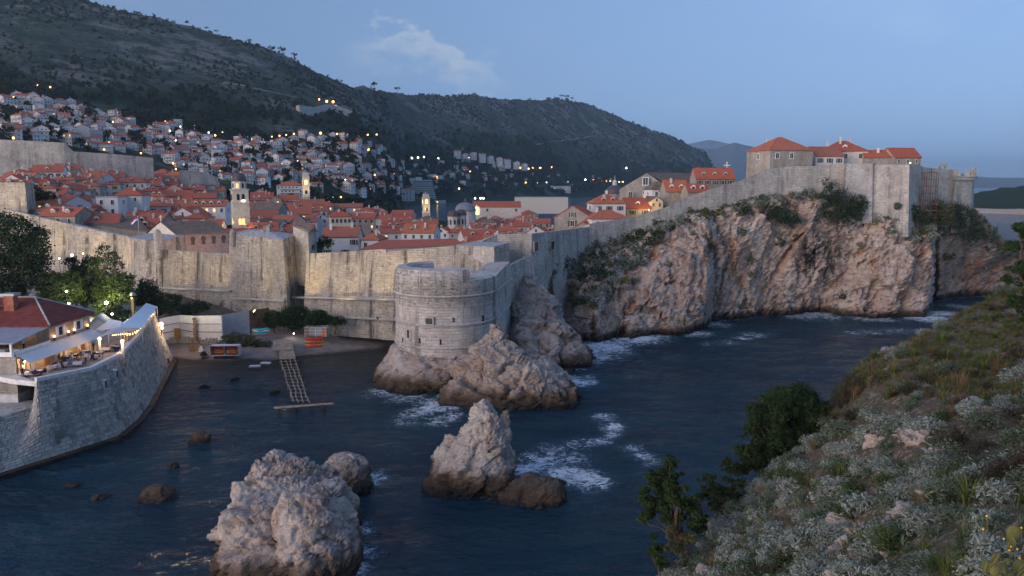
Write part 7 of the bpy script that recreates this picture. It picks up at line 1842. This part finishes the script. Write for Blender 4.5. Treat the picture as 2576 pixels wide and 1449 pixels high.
tree_img('dark drooping pine boughs between the two slope pines', 56, [(1780,1215,26),(1820,1225,32),(1850,1235,30),(1800,1245,28,1),(1770,1275,40),(1830,1270,40),(1880,1250,26)], (1850,1290), 'leaf_dark', 36000, .14, 235, .1, 'low_pine', 'pine', flat=.45, clump=.4, per=20, long=1.8, ragged=(13,.36))
tree_img('dark pine cut off by the right edge of the frame', 62, [(2575,600,40),(2600,640,60),(2565,690,34),(2590,720,50),(2560,745,34),(2620,580,40),(2575,780,30)], (2600,830), 'leaf_pine', 24000, .17, 236, .25, 'young_pine', 'pine', flat=.6, clump=.35, per=20, long=1.6, ragged=(9,.32))

# ------------------------------------------------------------------ shrub kinds for the slopes
def tuft(n, h, spread, w_, seed, curve=.4, leaves=0, lw=.05):
    """radiating blades; optional leaflets along each stem"""
    g = np.random.default_rng(seed); V, F = [], []
    a = g.uniform(0, 2*np.pi, n); tilt = g.uniform(.05, 1.0, n)*spread; L = h*g.uniform(.6, 1.15, n)
    for k in range(n):
        d = np.array([math.cos(a[k])*math.sin(tilt[k]), math.sin(a[k])*math.sin(tilt[k]), math.cos(tilt[k])]); s = np.array([-math.sin(a[k]), math.cos(a[k]), 0])
        o = np.array([math.cos(a[k]), math.sin(a[k]), 0])*h*.18*g.uniform(0,1)
        mid = o+d*L[k]*.55; tip = o+d*L[k]+np.array([d[0],d[1],-.4])*L[k]*curve*.4
        i = len(V); V += [o-s*w_*.5, o+s*w_*.5, mid+s*w_*.45, mid-s*w_*.45, tip+s*w_*.08, tip-s*w_*.08]; F += [(i,i+1,i+2,i+3),(i+3,i+2,i+4,i+5)]
        for j in range(leaves):
            f = g.uniform(.35, 1.0); c = o+(tip-o)*f; q = g.normal(size=3); q[2] = abs(q[2])*.6; q /= np.linalg.norm(q); r_ = np.cross(q, g.normal(size=3)); r_ /= np.linalg.norm(r_)
            i = len(V); l = lw*g.uniform(.7,1.5); V += [c, c+q*l+r_*l*.35, c+q*l*2.1, c+q*l-r_*l*.35]; F += [(i,i+1,i+2,i+3)]
    return np.array(V), np.array(F)
def both(a, b): return np.concatenate([a[0], b[0]]), np.concatenate([a[1], b[1]+len(a[0])])
KIND = {
 'silver': [np_mesh('silver_shrub', *both(tuft(60, .55, 1.2, .02, s, .2, 4, .034), leaf_cloud([(0,0,.22,.5,.5,.36),(.2,.1,.25,.35,.3,.3),(-.2,-.15,.2,.35,.35,.3)], 1300, .085, 700+s, .3, 13, .5, 1.5)), 'leaf_silver') for s in (1,2,3,4)],
 'sage': [np_mesh('sage_shrub', *both(tuft(60, .55, 1.2, .02, s, .2, 4, .036), leaf_cloud([(0,0,.22,.5,.5,.36),(.2,.2,.22,.3,.3,.3)], 1100, .085, 700+s, .3, 13, .5, 1.5)), 'leaf_sage') for s in (5,6,7)],
 'green': [np_mesh('green_shrub', *tuft(100, .6, 1.25, .02, s, .2, 12, .036), 'leaf_mid') for s in (8,9)],
 'heath': [np_mesh('heath_shrub', *tuft(130, .7, 1.25, .018, s, .2, 11, .03), 'heath_leaf') for s in (11,12)],
 'grass': [np_mesh('grass_tuft', *tuft(80, .75, .75, .022, s, 1.1), 'grass_blade') for s in (14,15)],
 'dry': [np_mesh('dry_tuft', *tuft(80, .8, .8, .02, s, 1.1), 'dry_blade') for s in (17,18)],
}
KL = {'silver': ('silver_shrub','low silver-grey shrub on the rocky slope at right','shrub','silver shrubs on the slope'), 'sage': ('sage_shrub','low grey-green shrub on the rocky slope at right','shrub','grey-green shrubs on the slope'),
      'green': ('green_shrub','small bright green shrub on the rocky slope at right','shrub','green shrubs on the slope'), 'heath': ('heath_shrub','dark brownish heath bush on the rocky slope at right','bush','dark heath bushes on the slope'),
      'grass': ('grass_tuft','tall green grass tuft on the slope at right','grass tuft','grass tufts on the slope'), 'dry': ('dry_tuft','dry brown grass tuft on the slope at right','grass tuft','dry tufts on the slope')}
def plant(kind, loc, s, r):
    nm, lab, cat, grp = KL[kind]; o = link(nm, r.choice(KIND[kind]), None, loc, r.uniform(0, 6.28), (s*r.uniform(.9,1.2), s*r.uniform(.9,1.2), s*r.uniform(.75,1.1)))
    return tag(o, lab, cat, grp)
def slope_plants():
    r = random.Random(77); cnt = {k: 0 for k in KIND}
    nz_ = lambda p, s, k: float(fbm(np.array([[p[0]/s, p[1]/s, 0.]]), 3, k)[0])
    tries = 0
    while sum(cnt.values()) < 820 and tries < 9000:
        tries += 1
        i, j = r.randrange(68, 205), r.randrange(4, 252); p = SLOPE[i, j]
        px, py = proj(p)
        if not (1600 < px < 2700 and 560 < py < 1560): continue
        # thin out near the camera so every part of the picture is covered alike
        d = math.hypot(p[0], p[1])
        if r.random() > min(1, (d/55.0)**.8): continue
        a, b = nz_(p, 5.0, 301), nz_(p, 9.0, 305)
        up = (py < 1010 - (2576-px)*.15)               # grassy upper part
        if up: kind = r.choice(['grass','grass','dry','dry','silver','grass','sage','heath'])
        elif b > .16: kind = r.choice(['heath','dry','heath','sage','grass'])
        elif a > -.22: kind = r.choice(['silver','silver','silver','silver','sage','sage','green','dry'])
        else: kind = r.choice(['sage','green','grass','silver'])
        if cnt[kind] >= 300 or (kind == 'silver' and cnt[kind] >= 210): continue
        s = r.uniform(.6, 1.7)*(.75 if d < 28 else 1.15)
        plant(kind, (p[0], p[1], p[2]-.08), s, r); cnt[kind] += 1
    # stones
    RK = []
    for s in range(5):
        V, T = leafrock(s); RK.append(np_mesh('rock', V, T, 'slope_rock'))
    n = 0
    while n < 45:
        i, j = r.randrange(66, 205), r.randrange(4, 252); p = SLOPE[i, j]; px, py = proj(p)
        if not (1620 < px < 2600 and 880 < py < 1500): continue
        if nz_(p, 4.0, 311) < -.05: continue
        d = math.hypot(p[0], p[1]); s = r.uniform(.2, .7)*(.7 if d < 28 else 1.1)
        o = link('rock', RK[r.randrange(5)], None, (p[0], p[1], p[2]-.15*s), r.uniform(0, 6), (s*r.uniform(.8,1.5), s, s*r.uniform(.5,.9))); tag(o, 'loose pale rock lying among the shrubs of the slope', 'rock', 'rocks among the slope shrubs'); n += 1
    # ground cover that nobody could count
    g = np.random.default_rng(5); Vs, Fs = [], []
    base_v, base_f = tuft(16, .34, 1.0, .02, 40, .9); k = 0
    for _ in range(5200):
        i, j = g.integers(66, 208), g.integers(2, 256); p = SLOPE[i, j]; px, py = proj(p)
        if not (1600 < px < 2650 and 560 < py < 1520): continue
        s = g.uniform(.5, 1.4); a = g.uniform(0, 6.28); Rm = np.array([[math.cos(a),-math.sin(a),0],[math.sin(a),math.cos(a),0],[0,0,1]])
        Vs.append(base_v@Rm.T*s+p+np.array([g.uniform(-.3,.3),g.uniform(-.3,.3),-.05])); Fs.append(base_f+k); k += len(base_v)
    def cover(name, mat, cond, n, bv, bf, smin, smax, label):
        Vq, Fq, kk = [], [], 0
        for _ in range(n):
            p = SLOPE[g.integers(64, 208), g.integers(2, 256)]; px, py = proj(p)
            if not (1600 < px < 2650 and 540 < py < 1520) or not cond(px, py): continue
            s = g.uniform(smin, smax); a = g.uniform(0, 6.28); Rm = np.array([[math.cos(a),-math.sin(a),0],[math.sin(a),math.cos(a),0],[0,0,1]])
            Vq.append(bv@Rm.T*s+p+np.array([g.uniform(-.4,.4),g.uniform(-.4,.4),-.05])); Fq.append(bf+kk); kk += len(bv)
        tag(link(name, np_mesh(name, np.concatenate(Vq), np.concatenate(Fq), mat)), label, 'grass', None, 'stuff')
    grassy = lambda px, py: py < 1030-(2576-px)*.12
    cover('grass', 'grass_blade', grassy, 9000, *tuft(22, .62, .8, .03, 41, 1.1), .6, 1.3, 'long green grass on the upper part of the slope')
    cover('dry_grass', 'dry_blade', grassy, 5500, *tuft(22, .62, .8, .03, 42, 1.1), .6, 1.3, 'long dry brown grass on the upper part of the slope')
    o = link('undergrowth', np_mesh('undergrowth', np.concatenate(Vs), np.concatenate(Fs), 'leaf_sage')); tag(o, 'short mixed undergrowth covering the slope at right', 'undergrowth', None, 'stuff')
def leafrock(s):
    n, m_ = 30, 20; t = np.linspace(0, 2*np.pi, n, endpoint=False); f = np.linspace(-1.4, 1.5, m_)
    V = np.stack([np.cos(f)[:,None]*np.cos(t), np.cos(f)[:,None]*np.sin(t), np.sin(f)[:,None]+0*t], -1).reshape(-1,3)
    _, _, cid, fc = worley(V*1.3+s*7, 60+s, True); V = V*(.8+.25*cid[:,None]+fc[:,None]*.75)
    F = grid_faces(m_, n, True); return V, np.concatenate([F[:,[0,1,2]], F[:,[0,2,3]]])
slope_plants()
def cactus():
    b = at(2530,1440,13.5); t = thing('prickly_pear', 'yellowish prickly pear cactus in the bottom right corner', 'cactus', b); r = random.Random(4)
    for k in range(60):
        px, py = r.uniform(2470, 2640), r.uniform(1340, 1500)
        if py < 1330+(2576-px)*.9: continue
        p = at(px, py, r.uniform(12.4, 14.2)); m = MB(); m.ball((0,0,.1), r.uniform(.08,.12), 14, 0, (1,.34,1.3)); o = m.add('pad', 'cactus_pad', t, (0,0,0), True); o.location = p-Vector(b); o.rotation_euler = (r.uniform(-.5,.5), r.uniform(-.5,.5), r.uniform(0,3))
    for k in range(9):
        p = at(r.uniform(2470,2570), r.uniform(1290,1420), 13.6); m = MB(); m.ball((0,0,0), .02, 6); o = m.add('flower', 'petal_yellow', t, (0,0,0)); o.location = p-Vector(b)
        m = MB(); m.tube((0,0,0),(.03,0,-.3), .006, n=4); m.add('stem', 'leaf_olive', o, (0,0,0))
cactus()

# ------------------------------------------------------------------ shrubs on the cliff
def cliff_plants():
    r = random.Random(31); g = [np_mesh('cliff_shrub', *leaf_cloud([(0,0,.3,1,1,.8)], 260, .34, 400+k, .5, 10), m_) for k, m_ in enumerate(('leaf_silver','leaf_sage','leaf_sage','leaf_dark','leaf_olive','gorse_leaf'))]
    nr, nc = CLIFF.shape[:2]; n = 0; tries = 0
    def dens(px, py):
        top_ = np.interp(px, CT[:,0], CT[:,1]); d = py-top_
        if 1412 < px < 1660 and d < np.interp(px, [1412,1440,1520,1600,1660], [60,150,165,120,50]): return .95
        if 1560 < px < 2060 and d < np.interp(px, [1560,1700,1800,1950,2060],[60,40,34,42,26]): return .9
        if 2030 < px < 2110 and d < 120: return .4
        if 1930 < px < 2010 and 20 < d < 130: return .5
        if 2150 < px < 2420 and d < np.interp(px, [2150,2280,2330,2420], [60,60,95,60]): return .85
        if 2380 < px < 2520 and d < 70: return .7
        return .015
    while n < 300 and tries < 12000:
        tries += 1
        i, j = r.randrange(30, nr-2), r.randrange(3, nc-3); p = CLIFF[i, j]; px, py = proj(p)
        if px > 2560 or r.random() > dens(px, py): continue
        k = r.choice([0,0,0,1,1,2,3,4]) if r.random() > .03 else 5; s = r.uniform(.7, 1.6)*(1.0 if k != 3 else 1.3)
        o = link('cliff_shrub', g[k], None, (p[0], p[1]-.1, p[2]-.05), r.uniform(0, 6), s)
        c_ = ['silver-grey','grey-green','grey-green','dark green','olive','yellow-flowering'][k]
        tag(o, f'{c_} shrub rooted in the limestone cliff', 'shrub', f'{c_} shrubs on the cliff'); n += 1
cliff_plants()
def cliff_cover():
    g = np.random.default_rng(8); bv = [leaf_cloud([(0,0,.2,.8,.8,.6)], 40, .42, 600+k, .5, 8) for k in range(3)]
    nr, nc = CLIFF.shape[:2]; out = {'leaf_sage': [[],[],0], 'leaf_dark': [[],[],0], 'leaf_silver': [[],[],0]}
    for _ in range(9000):
        i, j = g.integers(60, nr-2), g.integers(3, nc-3); p = CLIFF[i, j]; px, py = proj(p); d = py-np.interp(px, CT[:,0], CT[:,1])
        lim = np.interp(px, [1410,1440,1520,1600,1660,1720,1800,1950,2060,2120,2180,2280,2330,2420,2500], [70,120,150,105,60,36,34,40,26,60,60,62,95,80,50])
        if d > lim*g.uniform(.4, 1.0): continue
        mt = g.choice(['leaf_sage','leaf_dark','leaf_silver'], p=[.38,.22,.4]); L = out[mt]; v, f = bv[g.integers(3)]; s = g.uniform(.45, 1.1)
        L[0].append(v*s+p); L[1].append(f+L[2]); L[2] += len(v)
    for mt, L in out.items():
        nm = {'leaf_sage':'cliff_greenery','leaf_dark':'cliff_undergrowth','leaf_silver':'cliff_scrub'}[mt]
        tag(link(nm, np_mesh(nm, np.concatenate(L[0]), np.concatenate(L[1]), mt)), 'matted '+{'leaf_sage':'grey-green','leaf_dark':'dark green','leaf_silver':'silvery'}[mt]+' growth along the cliff top', 'greenery', None, 'stuff')
cliff_cover()

# ------------------------------------------------------------------ trees on the hillside and mountain
def far_tree(seed, kind):
    if kind == 'round': V, F = leaf_cloud([(0,0,4,3.2,3.2,3.0),(1.5,1,5,2,2,2),(-1.5,-.5,3.4,2.2,2.2,2)], 170, 1.7, seed, .35, 8)
    elif kind == 'cypress': V, F = leaf_cloud([(0,0,3,1.2,1.2,3),(0,0,6.5,1.0,1.0,3),(0,0,9.5,.55,.55,2.4)], 170, 1.1, seed, .4, 8)
    else: V, F = leaf_cloud([(0,0,6.5,4.2,4.2,1.4),(2,0,7.2,2.4,2.4,1.2),(-2,1,6.8,2.6,2.6,1.1)], 170, 1.5, seed, .35, 8)
    return np_mesh('crown', V, F, 'leaf_far')
FT = {'round': [far_tree(s, 'round') for s in (1,2,3)], 'cypress': [far_tree(s, 'cypress') for s in (4,5)], 'umbrella': [far_tree(6, 'umbrella')]}
tm = MB(); tm.tube((0,0,-1),(0,0,5), .35, .15, 6); FTR = tm.mesh('trunk', 'bark')
def put_tree(px, py, kind, s, r, label, grp, snap=True):
    g = hill_hit(px, py, 300)
    if g is None: return
    t = thing('tree', label, 'tree', g, 0, grp); t.scale = (s,s,s)
    link('crown', r.choice(FT[kind]), t, None, r.uniform(0,6)); link('trunk', FTR, t)
def hill_trees():
    r = random.Random(13); n = 0
    for _ in range(440):
        px = r.uniform(0, 1600); py = r.uniform(np.interp(px, HT[:,0], HT[:,1])+4, np.interp(px, HB[:,0], HB[:,1])+8)
        dn = np.interp(px, [0,500,760,860,1000,1600], [.45,.45,.6,.95,.9,.5])
        if r.random() > dn: continue
        k = r.choice(['round','round','cypress','round']) if px > 700 else r.choice(['round','round','round','cypress'])
        word = {'round':'dark rounded tree','cypress':'slim dark cypress'}[k]
        zone = 'left of the domed bell tower' if px < 590 else 'between the two bell towers' if px < 770 else 'right of the slender yellow tower' if px < 1000 else 'on the far shore across the harbour'
        put_tree(px, py, k, r.uniform(.9, 1.9)*(1 if px < 1000 else 1.8), r, f'{word} among the hillside houses {zone}', f'{word}s {zone}'); n += 1
    for px, py, s in ((683,135,1.6),(709,142,1.9),(740,150,1.5),(628,112,1.0),(545,82,.9),(470,59,1.1),(520,78,.8),(942,224,2.2),(1000,235,2.0),(1425,246,2.6),(1412,249,2.0),(1440,249,1.8)):
        for d in range(0, 12, 2):
            g = hill_hit(px, py+d, 800)
            if g is not None: break
        put_tree(px, py+d, 'umbrella', s, r, {683:'leftmost of three umbrella pines on the skyline',709:'middle of three umbrella pines on the skyline',740:'right of three umbrella pines on the skyline'}.get(px, f'lone tree on the ridge line {"of the near mountain" if px < 800 else "of the farther hill"}'), 'trees on the ridge line')
hill_trees()
def forest():
    g = np.random.default_rng(3)
    base = [leaf_cloud([(0,0,3,2.6,2.6,3.2)], 14, 3.4, 500+k, .45, 7) for k in range(4)]
    Zg = Z; Xg, Yg_ = XX.ravel(), YY.ravel()
    ok = (Yg_ > 480) & (Zg > 12) & (pyv > -30) & (pxg > -60) & (pxg < 1830)
    def scatter(name, prob, n, smin, smax, label):
        idx = np.nonzero(ok)[0]; area = Yg_[idx]**1.6; pr = prob[idx]*area; pr /= pr.sum()
        pick = g.choice(idx, n, p=pr); Vs, Fs, k = [], [], 0
        for q in pick:
            v, f = base[g.integers(4)]; s = g.uniform(smin, smax)*(1+max(0, Yg_[q]-1500)/2500); a = g.uniform(0, 6.28); c_, s_ = math.cos(a), math.sin(a)
            x = Xg[q]+g.uniform(-4,4); y = Yg_[q]+g.uniform(-6,6)
            Vs.append(np.stack([(v[:,0]*c_-v[:,1]*s_)*s+x, (v[:,0]*s_+v[:,1]*c_)*s+y, v[:,2]*s+Zg[q]-.8*s], 1)); Fs.append(f+k); k += len(v)
        o = link(name, np_mesh(name, np.concatenate(Vs), np.concatenate(Fs), 'leaf_far')); tag(o, label, 'forest', None, 'stuff')
    inside = ((pyv > np.interp(pxg, HT[:,0], HT[:,1])) & (pyv < 500) & (pxg < 960)).astype(float)
    scatter('forest', wood**2*(1-.93*inside)+1e-9, 11000, .8, 1.7, 'dark pine forest covering the lower mountain side')
    scrub = np.clip(nn*.8+.35, 0.03, 1)**2*(wood < .5)+1e-9
    scatter('scrub', scrub, 6500, .35, .95, 'scattered dark scrub on the bare mountain side')
forest()
# ================================================================== street lamps and other lit lamps
L1 = lambda x, y: (.25*x, 161+.25*y)
L2 = lambda x, y: (515+.25*x, 290+.25*y)
L3 = lambda x, y: (1030.4+.25*x, 322+.25*y)
LAMPS = []
for f, arr in ((L1, [(380,215,'o'),(505,232,'o'),(140,335,'w'),(430,330,'w'),(160,443,'w'),(378,445,'w'),(652,452,'w'),(318,522,'o'),(714,530,'c'),(820,537,'w'),(875,543,'w'),(883,500,'w'),(1050,600,'c'),(1135,582,'w'),(1268,550,'w'),(1480,612,'w'),(215,680,'O'),(135,745,'O'),(370,600,'o'),(658,640,'o'),(840,650,'o'),(913,700,'w'),(805,745,'o'),
        (1815,630,'o'),(1960,625,'o'),(1710,672,'w'),(1565,727,'o'),(1770,770,'w'),(1885,720,'o'),(2100,690,'w'),(2165,718,'w'),(2095,738,'w'),(2043,765,'w'),(2190,780,'O'),(2240,770,'w'),(2237,690,'w'),(2000,840,'w'),(2025,937,'o'),(1743,1000,'w'),(1770,1058,'o'),(1418,897,'o'),(1048,860,'w'),(1170,795,'o'),(1095,790,'o'),(2380,825,'w'),(2388,752,'w'),(2455,750,'w'),(2553,852,'w'),(2375,1027,'r'),(650,1028,'c'),(1660,577,'o')]),
    (L2, [(325,240,'w'),(396,237,'w'),(478,240,'o'),(545,230,'o'),(680,216,'w'),(752,206,'o'),(820,196,'w'),(897,187,'o'),(963,180,'w'),(1165,180,'O'),(1333,187,'o'),(1415,190,'o'),(1485,230,'o'),(1555,205,'o'),(1640,195,'o'),(1730,195,'o'),(315,310,'w'),(493,337,'w'),(637,362,'w'),(963,358,'w'),(835,385,'c'),(650,440,'c'),(743,440,'c'),(840,440,'w'),(935,460,'c'),(1028,450,'W'),(560,618,'w'),(1093,660,'w'),(893,603,'w'),(1645,345,'O'),(1860,495,'w'),(1995,572,'w'),(1710,600,'o'),(1905,595,'o'),
        (1772,715,'r'),(1412,650,'c'),(2340,625,'O'),(2085,430,'c'),(2147,425,'c'),(2207,418,'c'),(2290,425,'c'),(2350,435,'c'),(1295,825,'g'),(1370,823,'o'),(770,768,'c'),(2038,502,'w')]),
    (L3, [(595,300,'o'),(835,340,'o'),(893,375,'O'),(1085,383,'O'),(1120,400,'O'),(1198,410,'o'),(1240,402,'o'),(1315,402,'w'),(1430,397,'w'),(1170,550,'w'),(1222,550,'w'),(1280,550,'w'),(1378,547,'g'),(1512,543,'o'),(1592,545,'g'),(1768,520,'c'),(1850,520,'r'),(1930,530,'r'),(1977,535,'o'),(2020,537,'o'),(2108,543,'g'),(2145,543,'o'),(2180,403,'c'),(498,610,'w'),(532,545,'o'),(659,707,'c'),(714,707,'c'),(743,708,'c'),(608,440,'w')])):
    for x, y, k in arr: LAMPS.append((*f(x, y), k))
LAMPS += [(822,255,'O'),(838,256,'O'),(803,250,'o'),(845,268,'O')]
_lm = {}
def lamp_mesh(k):
    if k not in _lm:
        m = MB(); m.ball((0,0,0), 1.0, 8); _lm[k] = m.mesh('lamp_head', {'o':'lamp_orange','O':'lamp_orange','w':'lamp_warm','W':'lamp_warm','c':'lamp_white','r':'lamp_red','g':'lamp_green'}[k])
    return _lm[k]
pm = MB(); pm.tube((0,0,0),(0,0,1), .12, .07, 6); POLE = pm.mesh('pole', 'metal_dark')
cc = {}
for px, py, k in sorted(LAMPS):
    g = hill_hit(px, py+3, 300)
    if g is None: continue
    Y = g.y-13; p = at(px, py, Y); zg = float(ground([p.x], [p.y])[0]); hp = max(3.0, min(9.0, p.z-zg)); r_ = .00105*Y*(1.45 if k in 'OW' else 1.0)*(.8 if k in 'rg' else 1)
    c_ = {'o':'orange','O':'orange','w':'yellowish','W':'yellowish','c':'white','r':'red','g':'greenish'}[k]; cc[c_] = cc.get(c_, 0)+1
    t = thing('street_lamp', f'{ordw(cc[c_])} {c_} street lamp from the left among the hillside houses', 'street lamp', (p.x, p.y, p.z-hp), 0, 'street lamps on the hillside')
    link('lamp_head', lamp_mesh(k), t, (0,0,hp), 0, r_); link('pole', POLE, t, None, None, (1,1,hp))
# lamps in the forecourt
def lamp_post(label, px, py, zb, kind, r_, power=0, col=(1,.85,.6), Y=None):
    p = at(px, py, Y); t = thing('lamp_post', label, 'lamp', (p.x, p.y, zb)); hh = p.z-zb
    m = MB(); m.tube((0,0,0),(0,0,hh-.2), .09, .06, 6); m.add('pole', 'metal_dark', t, (0,0,0)); m = MB(); m.ball((0,0,hh), r_, 10); m.add('lamp_head', kind, t, (0,0,0))
    if power: point('glow', p+Vector((0,-.9,.6)), power, col, .3, t)
lamp_post('brightest lamp, glaring below the yellow-lit trees', 267, 762, 11, 'flood_face', .34, 3600, (1,.92,.45), 168)
lamp_post('street lamp glaring in front of the city wall', 181, 642, 11, 'lamp_white', .3, 700, (1,.85,.6), 200)
lamp_post('smaller street lamp right of the glaring one before the wall', 209, 638, 11, 'lamp_warm', .2, 300, (1,.7,.4), 205)
lamp_post('low lamp left of the glaring street lamp', 149, 650, 11, 'lamp_white', .18, 0, Y=203)
lamp_post('white double lamp above the restaurant roof ridge', 173, 764, 11, 'lamp_white', .22, 0, Y=150)
lamp_post('cool white lamp in front of the yellow-lit tree', 167, 733, 11, 'lamp_white', .2, 160, (1,.95,.6), 166)
lamp_post('small lamp shining in the terrace bush', 282, 790, 11, 'lamp_white', .2, 120, (1,.95,.8), 155)
lamp_post('small white lamp under the clipped beach pines', 739, 839, 4, 'lamp_white', .16, 60, (1,.95,.85), 189)
lamp_post('lamp throwing yellow light on the stone house by the cliff wall', 1632, 528, 22, 'lamp_warm', .22, 900, (1,.62,.2), 267)
lamp_post('tiny lamp under the vine pergola on the bastion', 2290, 410, 44, 'lamp_orange', .22, 60, (1,.5,.2), 262)
# floodlights at the foot of the walls (warm wash on the stone)
def wall_flood(label, px, py, Y, aim, power, blend=.9, size=70):
    p = at(px, py, Y); t = thing('wall_floodlight', label, 'floodlight', p, 0, 'floodlights at the foot of the city wall')
    m = MB(); m.box((0,0,0),(.5,.4,.4)); m.box((0,0,-.35),(.12,.12,.4)); m.add('housing', 'metal_dark', t, (0,0,0))
    d = bpy.data.lights.new('beam', 'SPOT'); d.energy = power; d.color = (1.0,.74,.40); d.spot_size = math.radians(size); d.spot_blend = blend; d.shadow_soft_size = .3
    o = bpy.data.objects.new('beam', d); C.objects.link(o); o.parent = t; o.location = (0,0,.35)
    o.rotation_euler = (at(*aim)-p).to_track_quat('-Z', 'Y').to_euler()
for k, (px, py, Y, aim, pw) in enumerate(((20,600,236,(20,480,249),5200),(110,660,224,(110,570,240),6500),(215,690,216,(210,600,232),6500),(290,690,212,(290,610,226),5000),
        (440,760,202,(440,650,213),3400),(530,765,199,(530,650,210),3400),(640,790,193,(640,640,202),2600),(760,790,191,(775,660,200),6200),(860,800,186,(860,680,196),3600),(950,800,182,(950,660,192),4200),(1010,760,178,(1010,640,190),3000))):
    wall_flood(f'{ordw(k+1)} wall floodlight from the left at the foot of the city wall', px, py, Y, aim, pw)
lamp_post('lamp on the wall walk lighting the pink church wall', 520, 636, 18, 'lamp_warm', .12, 1600, (1,.60,.40), 219)
# tower floodlights
def glow(par, loc, power, col=(1,.72,.36), r_=.4): point('glow', loc, power, col, r_, None)
for px, py, Y, pw in ((764,480,512,600),(779,478,512,800),(1066,530,632,600),(1079,528,632,700),(1199,534,499,500),(588,560,290,500),(618,565,291,500)):
    p = at(px, py, Y); t = thing('tower_floodlight', {764:'left floodlight at the slender yellow tower',779:'right floodlight at the slender yellow tower',1066:'left floodlight at the clock tower',1079:'right floodlight at the clock tower',1199:'floodlight in front of the golden gable',588:'left floodlight at the domed bell tower',618:'right floodlight at the domed bell tower'}[px], 'floodlight', p)
    m = MB(); m.box((0,0,0),(.5,.5,.4)); m.box((0,0,-.4),(.2,.2,.6)); m.add('housing', 'metal_dark', t, (0,0,0)); point('glow', p+Vector((0,-.6,.4)), pw, (1,.70,.30), .3, t)
# ================================================================== evening haze
s = NT('haze_air'); s.t.nodes.remove(s.b)
pv = s.n('ShaderNodeVolumePrincipled'); pv.inputs['Color'].default_value = (0.58,0.80,1.0,1); pv.inputs['Density'].default_value = 5.5e-5; pv.inputs['Anisotropy'].default_value = 0.0
s.t.links.new(pv.outputs[0], s.out.inputs['Volume'])
m = MB(); m.box((0,17000,490),(44000,35000,1000)); hz = m.add('haze', 'haze_air'); tag(hz, 'thin blue evening haze', 'haze', None, 'stuff')
